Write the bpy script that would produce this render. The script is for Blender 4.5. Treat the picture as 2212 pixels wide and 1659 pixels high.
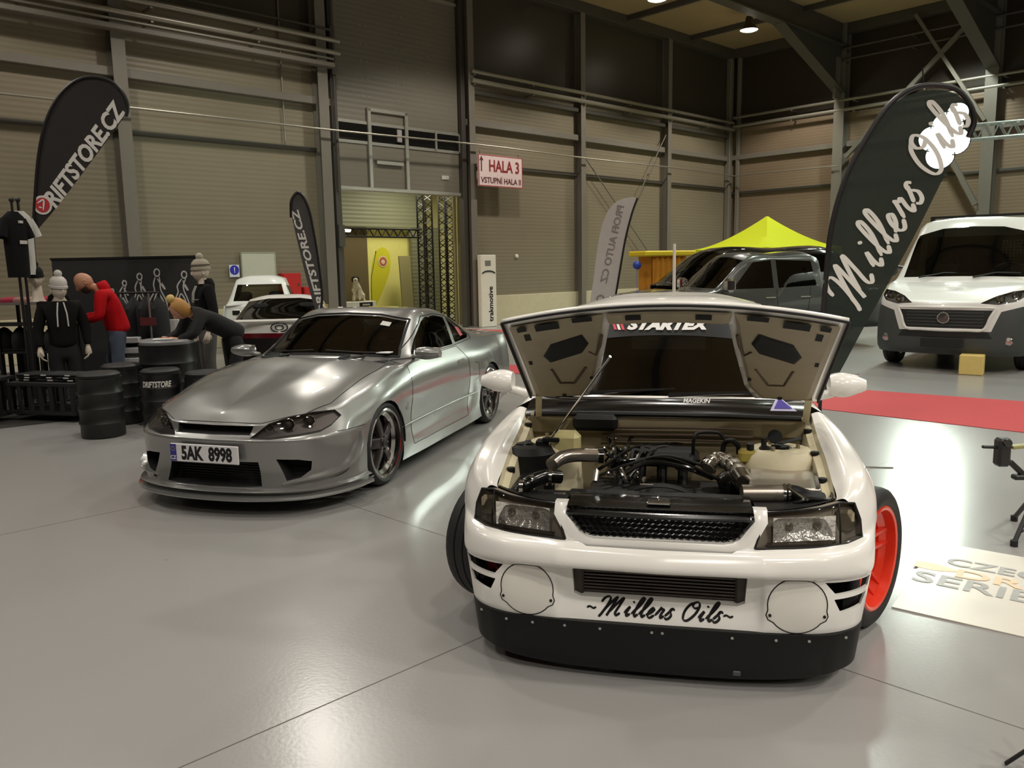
import bpy, bmesh, math, random
from mathutils import Vector, Matrix
from mathutils.bvhtree import BVHTree
from math import sin, cos, pi, radians as R
random.seed(7)
for o in list(bpy.data.objects): bpy.data.objects.remove(o)
SC = bpy.context.scene
COL = SC.collection
# ---------------------------------------------------------------- camera
PITCH, ROLL, CAMH, FPX = R(8.35), R(1.0), 1.63, 1735.0
cam_d = bpy.data.cameras.new('camera'); cam = bpy.data.objects.new('camera', cam_d); COL.objects.link(cam)
cam_d.sensor_fit = 'HORIZONTAL'; cam_d.sensor_width = 36.0; cam_d.lens = 36.0 * FPX / 2212.0
cam_d.clip_start = 0.05; cam_d.clip_end = 300
_fw = Vector((0, cos(PITCH), -sin(PITCH))); _rt0 = Vector((1, 0, 0)); _dn0 = Vector((0, -sin(PITCH), -cos(PITCH)))
_rt = cos(ROLL) * _rt0 + sin(ROLL) * _dn0; _dn = -sin(ROLL) * _rt0 + cos(ROLL) * _dn0
_m = Matrix((_rt, -_dn, -_fw)).transposed().to_4x4(); _m.translation = (0, 0, CAMH)
cam.matrix_world = _m
SC.camera = cam
CAMP = Vector((0, 0, CAMH))
def ray(x, y): return (x - 1106) / FPX * _rt + (y - 829.5) / FPX * _dn + _fw
def at_z(x, y, z=0.0):            # point of the place at height z seen at photo pixel x, y
    d = ray(x, y); return CAMP + d * ((z - CAMH) / d.z)
def at_d(x, y, depth): return CAMP + ray(x, y) * depth
# ---------------------------------------------------------------- world, exposure
SC.view_settings.view_transform = 'Standard'; SC.view_settings.look = 'None'
SC.view_settings.gamma = 1.0; SC.view_settings.use_curve_mapping = False
SC.view_settings.exposure = 0.0
W = bpy.data.worlds.new('hall_air'); SC.world = W; W.use_nodes = True
W.node_tree.nodes['Background'].inputs[0].default_value = (1.0, 0.95, 0.86, 1)
W.node_tree.nodes['Background'].inputs[1].default_value = 0.025
# ---------------------------------------------------------------- hall lamps (most have no fitting built) and one added wall spot
def spot(x, y, z, power, color=(1, .93, .82), size=R(150), blend=.6, rad=.28, tgt=None):
    d = bpy.data.lights.new('hall_or_added_light', 'SPOT'); d.energy = power; d.color = color
    d.spot_size = size; d.spot_blend = blend; d.shadow_soft_size = rad
    o = bpy.data.objects.new('hall_or_added_light', d); COL.objects.link(o); o.location = (x, y, z)
    if tgt is not None: o.rotation_euler = (Vector(tgt) - Vector((x, y, z))).to_track_quat('-Z', 'Y').to_euler()
    return o
_aw = R(43.2); _w0 = at_z(1050, 703)
def hall_lamp(s, u, power, color=(1, .95, .875), z=8.7, size=R(126)):      # s along the back wall, u metres in front of it
    spot(_w0.x + cos(_aw) * s + sin(_aw) * u, _w0.y + sin(_aw) * s - cos(_aw) * u, z, power, color, size, .3, .25)
for s, p in ((-18, 700), (-12.5, 640), (-7, 580), (-1.5, 760), (4, 900), (9, 900)): hall_lamp(s, 4.0, p)
_gr = (.88, 1, .90)
for s in (-18, -12, -6): hall_lamp(s, 10.5, 460)
for s in (0, 6): hall_lamp(s, 10.5, 680, _gr)
for s in (-18, -12, -6): hall_lamp(s, 16.5, 440)
for s in (0, 6): hall_lamp(s, 16.5, 680, _gr)
for s in (-20, -14, -8, -2): hall_lamp(s, 22.5, 1100)
for s in (-18, -12): hall_lamp(s, 28, 1100)
for s, u in ((9.5, 8), (9.5, 14), (9, 19)): hall_lamp(s, u, 1000, (.90, 1, .93))
_q = at_z(690, 1600); _g = _q * 6.34; spot(_g.x, _g.y, 8.7, 520, (1, .94, .84), R(62), .6, .25, tgt=_q)
spot(_w0.x + cos(_aw) * -9 + sin(_aw) * 6.5, _w0.y + sin(_aw) * -9 - cos(_aw) * 6.5, 5.2, 300, (.78, 1, .82), R(60), .9, .15, tgt=(_w0.x + cos(_aw) * -6.9, _w0.y + sin(_aw) * -6.9, 2.7))  # added greenish spot, not a hall lamp, makes the glow on the left wall

# ---------------------------------------------------------------- materials
def lin(c): 
    return tuple(((v / 255.) / 12.92 if v / 255. <= .04045 else ((v / 255. + .055) / 1.055) ** 2.4) for v in c)
MATS = {}
def mat(name, rgb, rough=.5, metal=0., spec=.5, coat=0., var=.06, scale=8., bump=0., bscale=60., alpha=None, emit=None, trans=0., trgb=None, rvar=0., aniso=None):
    if name in MATS: return MATS[name]
    m = bpy.data.materials.new(name); m.use_nodes = True; nt = m.node_tree; N = nt.nodes; L = nt.links
    b = N['Principled BSDF']; c = lin(rgb)
    tc = N.new('ShaderNodeTexCoord'); mp = tc.outputs['Object']
    nz = N.new('ShaderNodeTexNoise'); nz.inputs['Scale'].default_value = scale; nz.inputs['Detail'].default_value = 4
    if aniso:
        mm = N.new('ShaderNodeMapping'); mm.inputs['Scale'].default_value = aniso; L.new(mp, mm.inputs[0]); mp = mm.outputs[0]
    L.new(mp, nz.inputs['Vector'])
    mx = N.new('ShaderNodeMix'); mx.data_type = 'RGBA'
    mx.inputs[6].default_value = (*[v * (1 - var) for v in c], 1); mx.inputs[7].default_value = (*[min(1, v * (1 + var)) for v in c], 1)
    L.new(nz.outputs[0], mx.inputs[0]); L.new(mx.outputs[2], b.inputs['Base Color'])
    b.inputs['Roughness'].default_value = rough; b.inputs['Metallic'].default_value = metal
    b.inputs['Specular IOR Level'].default_value = spec; b.inputs['Coat Weight'].default_value = coat; b.inputs['Coat Roughness'].default_value = .04
    if rvar:
        mr = N.new('ShaderNodeMapRange'); mr.inputs[3].default_value = max(0, rough - rvar); mr.inputs[4].default_value = rough + rvar
        L.new(nz.outputs[0], mr.inputs[0]); L.new(mr.outputs[0], b.inputs['Roughness'])
    if bump:
        n2 = N.new('ShaderNodeTexNoise'); n2.inputs['Scale'].default_value = bscale; L.new(mp, n2.inputs['Vector'])
        bp = N.new('ShaderNodeBump'); bp.inputs['Strength'].default_value = bump; bp.inputs['Distance'].default_value = .01
        L.new(n2.outputs[0], bp.inputs['Height']); L.new(bp.outputs[0], b.inputs['Normal'])
    if emit: b.inputs['Emission Color'].default_value = (*lin(emit[0]), 1); b.inputs['Emission Strength'].default_value = emit[1]
    if trans:                                   # thin translucent cloth
        t = N.new('ShaderNodeBsdfTranslucent'); t.inputs[0].default_value = (*lin(trgb or rgb), 1); ms = N.new('ShaderNodeMixShader'); ms.inputs[0].default_value = trans
        L.new(b.outputs[0], ms.inputs[1]); L.new(t.outputs[0], ms.inputs[2]); out = N['Material Output']; L.new(ms.outputs[0], out.inputs[0])
    if alpha is not None:
        src = N['Material Output'].inputs[0].links[0].from_socket
        t = N.new('ShaderNodeBsdfTransparent'); ms = N.new('ShaderNodeMixShader'); ms.inputs[0].default_value = alpha
        L.new(t.outputs[0], ms.inputs[1]); L.new(src, ms.inputs[2]); L.new(ms.outputs[0], N['Material Output'].inputs[0])
    MATS[name] = m; return m
def glass(name, tint, refl=.06, rough=.02):
    if name in MATS: return MATS[name]
    m = bpy.data.materials.new(name); m.use_nodes = True; nt = m.node_tree; N = nt.nodes; L = nt.links
    N.remove(N['Principled BSDF'])
    t = N.new('ShaderNodeBsdfTransparent'); t.inputs[0].default_value = (*lin(tint), 1)
    g = N.new('ShaderNodeBsdfGlossy'); g.inputs['Roughness'].default_value = rough; g.inputs[0].default_value = (.9, .9, .9, 1)
    fr = N.new('ShaderNodeFresnel'); fr.inputs[0].default_value = 1.45
    nz = N.new('ShaderNodeTexNoise'); nz.inputs['Scale'].default_value = 3
    mr = N.new('ShaderNodeMapRange'); mr.inputs[3].default_value = rough; mr.inputs[4].default_value = rough + .03; L.new(nz.outputs[0], mr.inputs[0]); L.new(mr.outputs[0], g.inputs['Roughness'])
    ad = N.new('ShaderNodeMath'); ad.operation = 'ADD'; ad.inputs[1].default_value = refl; ad.use_clamp = True
    L.new(fr.outputs[0], ad.inputs[0]); ms = N.new('ShaderNodeMixShader'); L.new(ad.outputs[0], ms.inputs[0])
    L.new(t.outputs[0], ms.inputs[1]); L.new(g.outputs[0], ms.inputs[2]); L.new(ms.outputs[0], N['Material Output'].inputs[0])
    MATS[name] = m; return m
# ---------------------------------------------------------------- mesh collector
class MB:
    def __init__(s): s.v = []; s.f = []
    def add(s, vs, fs, M=None):
        n = len(s.v)
        s.v += [tuple(M @ Vector(p)) for p in vs] if M else [tuple(p) for p in vs]
        s.f += [tuple(i + n for i in f) for f in fs]; return s
    def box(s, c, d, M=None, b=0., rz=0.):
        x, y, z = [k / 2 for k in d]; T = Matrix.Translation(c) @ Matrix.Rotation(rz, 4, 'Z')
        if M: T = M @ T
        if b <= 0:
            vs = [(i * x, j * y, k * z) for i in (-1, 1) for j in (-1, 1) for k in (-1, 1)]
            return s.add(vs, [(0, 1, 3, 2), (4, 6, 7, 5), (0, 4, 5, 1), (2, 3, 7, 6), (0, 2, 6, 4), (1, 5, 7, 3)], T)
        b = min(b, x * .98, y * .98, z * .98); vs = []; ix = {}
        for i in (-1, 1):
            for j in (-1, 1):
                for k in (-1, 1):
                    for a in range(3):
                        q = [i * (x - b), j * (y - b), k * (z - b)]; q[a] = (i, j, k)[a] * (x, y, z)[a]
                        ix[i, j, k, a] = len(vs); vs.append(q)
        fs = []
        for i in (-1, 1):
            fs.append([ix[i, j, k, 0] for j, k in ((-1, -1), (1, -1), (1, 1), (-1, 1))])
            fs.append([ix[j, i, k, 1] for j, k in ((-1, -1), (1, -1), (1, 1), (-1, 1))])
            fs.append([ix[j, k, i, 2] for j, k in ((-1, -1), (1, -1), (1, 1), (-1, 1))])
            for j in (-1, 1):
                fs.append([ix[i, j, -1, 0], ix[i, j, 1, 0], ix[i, j, 1, 1], ix[i, j, -1, 1]])
                fs.append([ix[i, -1, j, 0], ix[i, 1, j, 0], ix[i, 1, j, 2], ix[i, -1, j, 2]])
                fs.append([ix[-1, i, j, 1], ix[1, i, j, 1], ix[1, i, j, 2], ix[-1, i, j, 2]])
                for k in (-1, 1): fs.append([ix[i, j, k, a] for a in range(3)])
        return s.add(vs, fs, T)
    def bar(s, p, q, w, h=None, up=(0, 0, 1), b=0.):
        p = Vector(p); q = Vector(q); h = h or w; x = (q - p); l = x.length; x.normalize(); u = Vector(up)
        if abs(x.dot(u)) > .99: u = Vector((0, 1, 0))
        y = u.cross(x).normalized(); z = x.cross(y)
        M = Matrix((x, y, z)).transposed().to_4x4(); M.translation = (p + q) / 2
        return s.box((0, 0, 0), (l, w, h), M, b)
    def tube(s, pts, r, n=10, closed=False, caps=True):
        P = [Vector(p) for p in pts]; m = len(P); rr = r if isinstance(r, (list, tuple)) else [r] * m
        T = []
        for i in range(m):
            a = P[i - 1] if (i or closed) else P[0]; b = P[(i + 1) % m] if (i < m - 1 or closed) else P[-1]
            t = (b - a); T.append(t.normalized() if t.length > 1e-9 else Vector((0, 0, 1)))
        u = Vector((0, 0, 1)); 
        if abs(T[0].dot(u)) > .9: u = Vector((1, 0, 0))
        vs = []
        for i in range(m):
            u = (u - T[i] * u.dot(T[i])); u = u.normalized() if u.length > 1e-6 else T[i].orthogonal().normalized()
            w = T[i].cross(u)
            vs += [P[i] + (u * cos(2 * pi * k / n) + w * sin(2 * pi * k / n)) * rr[i] for k in range(n)]
        fs = [(i * n + k, i * n + (k + 1) % n, ((i + 1) % m) * n + (k + 1) % n, ((i + 1) % m) * n + k) for i in range(m if closed else m - 1) for k in range(n)]
        if caps and not closed: fs += [tuple(range(n))[::-1], tuple((m - 1) * n + k for k in range(n))]
        return s.add(vs, fs)
    def cyl(s, p, q, r, r2=None, n=20): return s.tube([p, q], [r, r if r2 is None else r2], n)
    def lathe(s, prof, n=32, M=None, caps=False, a0=0., a1=2 * pi):      # profile (radius, height) about local z
        full = abs(a1 - a0 - 2 * pi) < 1e-6; k = n if full else n + 1
        vs = [(r * cos(a0 + (a1 - a0) * j / n), r * sin(a0 + (a1 - a0) * j / n), h) for r, h in prof for j in range(k)]
        fs = [(i * k + j, i * k + (j + 1) % k, (i + 1) * k + (j + 1) % k, (i + 1) * k + j) for i in range(len(prof) - 1) for j in range(n)]
        if caps: fs += [tuple(range(k))[::-1], tuple((len(prof) - 1) * k + j for j in range(k))]
        return s.add(vs, fs, M)
    def grid(s, rows, M=None, cu=False, cv=False):
        n = len(rows[0]); m = len(rows); vs = [p for r in rows for p in r]
        fs = [(i * n + j, i * n + (j + 1) % n, ((i + 1) % m) * n + (j + 1) % n, ((i + 1) % m) * n + j) for i in range(m if cu else m - 1) for j in range(n if cv else n - 1)]
        return s.add(vs, fs, M)
    def prism(s, poly, h0, h1, M=None):
        n = len(poly); vs = [(x, y, h0) for x, y in poly] + [(x, y, h1) for x, y in poly]
        return s.add(vs, [tuple(range(n))[::-1], tuple(range(n, 2 * n))] + [(i, (i + 1) % n, n + (i + 1) % n, n + i) for i in range(n)], M)
    def ball(s, c, r, n=12, M=None):
        r = (r, r, r) if not isinstance(r, (list, tuple)) else r
        T = Matrix.Translation(c) @ Matrix.Diagonal((*r, 1)); T = M @ T if M else T
        return s.lathe([(sin(pi * i / n) + 1e-4, -cos(pi * i / n)) for i in range(n + 1)], n * 2, T)
    def merge(s, o, M=None): return s.add(o.v, o.f, M)
def obj(name, mb, m, parent=None, ang=35, fix=True, mods=None, M=None):
    me = bpy.data.meshes.new(name); me.from_pydata(mb.v, [], mb.f); me.update()
    if fix:
        bm = bmesh.new(); bm.from_mesh(me); bmesh.ops.recalc_face_normals(bm, faces=bm.faces); bm.to_mesh(me); bm.free()
    if ang: me.shade_smooth(); me.set_sharp_from_angle(angle=R(ang))
    for k in (m if isinstance(m, list) else [m]): me.materials.append(k)
    o = bpy.data.objects.new(name, me); COL.objects.link(o)
    if parent: o.parent = parent
    if M is not None: o.matrix_local = M
    for t, kw in (mods or []):
        md = o.modifiers.new(t.lower(), t)
        for k, v in kw.items(): setattr(md, k, v)
    return o
def tag(o, label, cat=None, group=None, kind=None):
    if label: o['label'] = label
    if cat: o['category'] = cat
    if group: o['group'] = group
    if kind: o['kind'] = kind
    return o
def thing(name, label, cat, loc=(0, 0, 0), rz=0., group=None):
    o = bpy.data.objects.new(name, None); COL.objects.link(o); o.location = loc; o.rotation_euler = (0, 0, rz); o.empty_display_size = .1
    return tag(o, label, cat, group)
def copy_tree(o, parent=None):
    c = o.copy(); COL.objects.link(c)
    if parent: c.parent = parent; c.matrix_parent_inverse = o.matrix_parent_inverse
    for ch in list(o.children): copy_tree(ch, c)
    return c
def struct(name, mb, m, parent=None, **k):
    o = obj(name, mb, m, parent, **k); o['kind'] = 'structure'; return o
# ---------------------------------------------------------------- curves and lettering
def spline(P, n=8, closed=False, sharp=()):
    P = [Vector(p) for p in P]
    if len(P) < 3 and not closed: return [P[0].lerp(P[1], i / n) for i in range(n + 1)] if len(P) == 2 else P
    out = []; m = len(P)
    for i in range(m if closed else m - 1):
        p1, p2 = P[i], P[(i + 1) % m]
        p0 = P[i - 1] if (i or closed) and i not in sharp else p1 * 2 - p2
        p3 = P[(i + 2) % m] if (i < m - 2 or closed) and (i + 1) not in sharp else p2 * 2 - p1
        for k in range(n):
            t = k / n
            out.append(.5 * ((2 * p1) + (p2 - p0) * t + (2 * p0 - 5 * p1 + 4 * p2 - p3) * t * t + (3 * p1 - p0 - 3 * p2 + p3) * t ** 3))
    if not closed: out.append(P[-1].copy())
    return out
def text_mb(s, size, bold=0., shear=0., extrude=.0, width=None, spacing=1.):
    """lettering as a flat mesh in x,y, centred on the origin"""
    cu = bpy.data.curves.new('lettering', 'FONT'); cu.body = s; cu.size = size; cu.align_x = 'CENTER'; cu.align_y = 'CENTER'
    cu.offset = bold; cu.shear = shear; cu.extrude = extrude; cu.resolution_u = 3; cu.space_character = spacing
    o = bpy.data.objects.new('lettering', cu); COL.objects.link(o); dg = bpy.context.evaluated_depsgraph_get()
    me = bpy.data.meshes.new_from_object(o.evaluated_get(dg)); mb = MB()
    vs = [v.co.copy() for v in me.vertices]; fs = [tuple(p.vertices) for p in me.polygons]
    bpy.data.objects.remove(o); bpy.data.meshes.remove(me); bpy.data.curves.remove(cu)
    if vs:
        x0 = min(v.x for v in vs); x1 = max(v.x for v in vs); k = width / (x1 - x0) if width else 1; xm = (x0 + x1) / 2
        y0 = min(v.y for v in vs); y1 = max(v.y for v in vs); ym = (y0 + y1) / 2
        vs = [Vector(((v.x - xm) * k, v.y - ym, v.z)) for v in vs]
    return mb.add(vs, fs)
def stroke_mb(strokes, w, thin=.35, n=6, z0=0., z1=.002, nib=R(35)):
    """pen strokes (lists of x,y) as solid ribbons whose width follows a broad nib"""
    mb = MB()
    for si, st in enumerate(strokes):
        P = [Vector((p[0], p[1])) for p in spline([(x, y, 0) for x, y in st], n)]
        Lf = []; Rt = []
        for i, p in enumerate(P):
            t = (P[min(i + 1, len(P) - 1)] - P[max(i - 1, 0)]); t = t.normalized() if t.length > 1e-9 else Vector((1, 0))
            nn = Vector((-t.y, t.x)); k = w / 2 * (thin + (1 - thin) * abs(t.x * sin(nib + pi / 2) - t.y * cos(nib + pi / 2)))
            if len(P) > 3: k *= min(1, .55 + .45 * min(i, len(P) - 1 - i) / 2)
            Lf.append(p + nn * k); Rt.append(p - nn * k)
        m = len(P); zz = [z1 + (si % 12) * .0005 + .002 * i / m for i in range(m)]; vs = [(*q, zz[i]) for i, q in enumerate(Lf)] + [(*q, zz[i]) for i, q in enumerate(Rt)] + [(*q, zz[i] - .0003) for i, q in enumerate(Lf)] + [(*q, zz[i] - .0003) for i, q in enumerate(Rt)]
        fs = []
        for i in range(m - 1):
            fs += [(i, m + i, m + i + 1, i + 1), (2 * m + i, 2 * m + i + 1, 3 * m + i + 1, 3 * m + i), (i, i + 1, 2 * m + i + 1, 2 * m + i), (m + i, 3 * m + i, 3 * m + i + 1, m + i + 1)]
        fs += [(0, 2 * m, 3 * m, m), (m - 1, 2 * m - 1, 4 * m - 1, 3 * m - 1)]
        mb.add(vs, fs)
    return mb
# script capitals and letters in an x-height of 1, each with its advance
SCRIPT = {
 'M': ([[(-.15, 1.25), (-.05, 1.7), (.25, 1.95), (.55, 1.75), (.55, 1.0), (.35, .1), (.2, -.25)], [(.3, .1), (.75, 1.2), (1.15, 1.95), (1.1, 1.2), (.95, .1), (.9, -.1)], [(.95, .15), (1.4, 1.2), (1.8, 1.9), (1.72, 1.0), (1.62, .25), (1.8, 0.), (2.1, .25)]], 2.1),
 'i': ([[(0, .3), (.3, .95), (.22, .4), (.32, .02), (.6, .25)], [(.42, 1.42), (.5, 1.55)]], .6),
 'l': ([[(0, .25), (.5, 1.2), (.62, 1.95), (.4, 2.0), (.28, 1.3), (.25, .4), (.4, .02), (.65, .25)]], .6),
 'e': ([[(0, .25), (.4, .5), (.58, .85), (.38, .98), (.18, .6), (.22, .15), (.5, .0), (.8, .28)]], .75),
 'r': ([[(0, .25), (.25, .9), (.3, 1.08), (.42, .9), (.62, .9), (.52, .4), (.6, .04), (.85, .28)]], .8),
 's': ([[(0, .25), (.22, .62), (.40, .98)], [(.66, .84), (.54, 1.02), (.36, 1.0), (.30, .78), (.46, .55), (.56, .32), (.44, .04), (.18, -.02), (.02, .16)]], .78),
 'O': ([[(.75, 1.9), (.3, 1.6), (.08, .85), (.25, .1), (.7, -.02), (1.15, .6), (1.25, 1.4), (1.0, 1.9), (.65, 1.85), (.6, 1.5), (.9, 1.25), (1.35, 1.35)]], 1.35),
 ' ': ([], .55)}
def script_strokes(s, xh, slant=.28):
    x = 0.; out = []
    for ch in s:
        st, adv = SCRIPT[ch]
        for q in st: out.append([((x + a + slant * b) * xh, b * xh) for a, b in q])
        x += adv * 1.18
    w = x * xh; return [[(a - w / 2, b - xh * .6) for a, b in q] for q in out], w
# ---------------------------------------------------------------- car shells
def car_frame(az, ox, oy):
    """matrix of a car whose +x runs back along azimuth az from the nose at ox, oy"""
    return Matrix.Translation((ox, oy, 0)) @ Matrix.Rotation(az, 4, 'Z')
class Shell:
    def __init__(s, ribs, nu=7, nv=4, su=(), sv=(), mirror=True):
        rows = [spline(r, nv, sharp=sv) for r in ribs]
        cols = [spline([r[j] for r in rows], nu, sharp=su) for j in range(len(rows[0]))]
        m = len(cols[0]); n = len(cols); s.nu, s.nv = nu, nv
        for j in range(n):
            for p in cols[j]:
                if mirror and p.y < .0005: p.y = 0.
        s.P = cols; bm = s.bm = bmesh.new()
        for sg in ((1, -1) if mirror else (1,)):
            V = [[bm.verts.new((p.x, p.y * sg, p.z)) for p in c] for c in cols]
            for j in range(n - 1):
                for i in range(m - 1):
                    q = (V[j][i], V[j][i + 1], V[j + 1][i + 1], V[j + 1][i]); bm.faces.new(q if sg < 0 else q[::-1])
        bmesh.ops.remove_doubles(bm, verts=bm.verts, dist=4e-4)
        bmesh.ops.dissolve_degenerate(bm, edges=bm.edges, dist=1e-5)
        bmesh.ops.recalc_face_normals(bm, faces=bm.faces)
        s.bvh = BVHTree.FromBMesh(bm); s.L = bm.faces.layers.int.new('part')
        bm.normal_update()
    AX = {'x': (1, 2, 0), 'y': (0, 2, 1), 'z': (0, 1, 2)}
    def cut(s, poly, axis, label, filt=lambda c, n: True, mirror=False, over=None):
        """cut the outline poly (seen along axis) into the shell and give what lies inside it a part number"""
        if mirror: s.cut([(-a, b) for a, b in poly] if axis == 'x' else [(a, -b) for a, b in poly], axis, label, filt, over=over)
        a, b, c = s.AX[axis]; bm = s.bm
        x0 = min(p[0] for p in poly) - .03; x1 = max(p[0] for p in poly) + .03; y0 = min(p[1] for p in poly) - .03; y1 = max(p[1] for p in poly) + .03
        cand = set()
        for f in bm.faces:
            m = f.calc_center_median()
            if x0 < m[a] < x1 and y0 < m[b] < y1 and filt(m, f.normal) and (over is None or f[s.L] in over): cand.add(f)
        n = len(poly)
        for i in range(n):
            p, q = poly[i], poly[(i + 1) % n]; dx, dy = q[0] - p[0], q[1] - p[1]
            if dx * dx + dy * dy < 1e-10: continue
            ex0, ex1 = min(p[0], q[0]) - .004, max(p[0], q[0]) + .004; ey0, ey1 = min(p[1], q[1]) - .004, max(p[1], q[1]) + .004
            sel = []
            for f in cand:
                va = [v.co[a] for v in f.verts]; vb = [v.co[b] for v in f.verts]
                if max(va) < ex0 or min(va) > ex1 or max(vb) < ey0 or min(vb) > ey1: continue
                d = [(u - p[0]) * dy - (w - p[1]) * dx for u, w in zip(va, vb)]
                if min(d) < 0 < max(d): sel.append(f)
            if not sel: continue
            co = [0, 0, 0]; no = [0, 0, 0]; co[a], co[b] = p; no[a], no[b] = dy, -dx
            es = {e for f in sel for e in f.edges}; vs = {v for f in sel for v in f.verts}
            r = bmesh.ops.bisect_plane(bm, geom=list(sel) + list(es) + list(vs), dist=2e-5, plane_co=co, plane_no=no)
            cand |= {g for g in r['geom'] if isinstance(g, bmesh.types.BMFace)}
            cand = {f for f in cand if f.is_valid}
        for f in cand:
            m = f.calc_center_median()
            if s.inside(m[a], m[b], poly): f[s.L] = label
    @staticmethod
    def inside(x, y, poly):
        r = False; n = len(poly)
        for i in range(n):
            (x1, y1), (x2, y2) = poly[i], poly[(i + 1) % n]
            if (y1 > y) != (y2 > y) and x < (x2 - x1) * (y - y1) / (y2 - y1) + x1: r = not r
        return r
    def hit(s, p2, axis, side=1, far=6.):
        a, b, c = s.AX[axis]; o = [0, 0, 0]; o[a], o[b] = p2; o[c] = side * far; d = [0, 0, 0]; d[c] = -side
        r = s.bvh.ray_cast(Vector(o), Vector(d)); return r[0], r[1]
    def finish(s, names, parent, split=()):
        """names: part number -> (name, material, parent or None)"""
        bm = s.bm; bm.normal_update(); out = {}; todo = []
        for k, (nm, m, par) in names.items():
            fs = [f for f in bm.faces if f[s.L] == k]
            if not fs: print('empty part', nm); continue
            if k in split:
                for sg in (1, -1): todo.append(((k, sg), nm, m, par, [f for f in fs if f.calc_center_median().y * sg > 0]))
            else: todo.append((k, nm, m, par, fs))
        for k, nm, m, par, fs in todo:
            vi = {}; vs = []; ns = []; F = []
            for f in fs:
                q = []
                for v in f.verts:
                    if v not in vi: vi[v] = len(vs); vs.append(v.co[:]); ns.append(v.normal[:])
                    q.append(vi[v])
                F.append(q)
            me = bpy.data.meshes.new(nm); me.from_pydata(vs, [], F); me.update(); me.shade_smooth()
            me.normals_split_custom_set_from_vertices(ns); me.materials.append(m)
            o = bpy.data.objects.new(nm, me); COL.objects.link(o); o.parent = out.get(par, parent) if par is not None else parent; out[k] = o
        return out
    def line(s, pts, axis, side=1, off=.0, step=.03):
        """points laid along the outline pts on the skin"""
        out = []
        for i in range(len(pts) - 1):
            p, q = Vector(pts[i]), Vector(pts[i + 1]); n = max(1, int((q - p).length / step))
            for k in range(n + (i == len(pts) - 2)):
                h, nn = s.hit(tuple(p.lerp(q, k / n)), axis, side)
                if h is not None: out.append(h + nn * off)
        return out
    def seam(s, mb, pts, axis, side=1, r=.003, step=.03):
        P = s.line(pts, axis, side, 0., step)
        if len(P) > 1: mb.tube(P, r, 4)
    def decal(s, mb, axis, side=1, off=.002, thick=None):
        """drop a flat mesh (2-D in the two axes seen) onto the skin"""
        a, b, c = s.AX[axis]; o = MB(); vs = []
        for v in mb.v:
            h, nn = s.hit((v[0], v[1]), axis, side); 
            if h is None: h = Vector((0, 0, 0)); h[a], h[b] = v[0], v[1]; nn = Vector((0, 0, 1))
            vs.append(h + nn * (off + (v[2] if thick else 0)))
        return o.add(vs, mb.f)
def recess(sh, poly, axis, side, depth, vec=None, step=.02):
    """walls of an opening cut in the skin: returns the wall mesh and the rim of its floor"""
    P = sh.line(poly + [poly[0]], axis, side, 0, step)[:-1]; v = Vector(vec) if vec else None
    if v is None: v = Vector((0, 0, 0)); v['xyz'.index(axis)] = -side
    Q = [p + v * depth for p in P]; mb = MB().grid([P, Q], cv=True); return mb, Q
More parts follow.
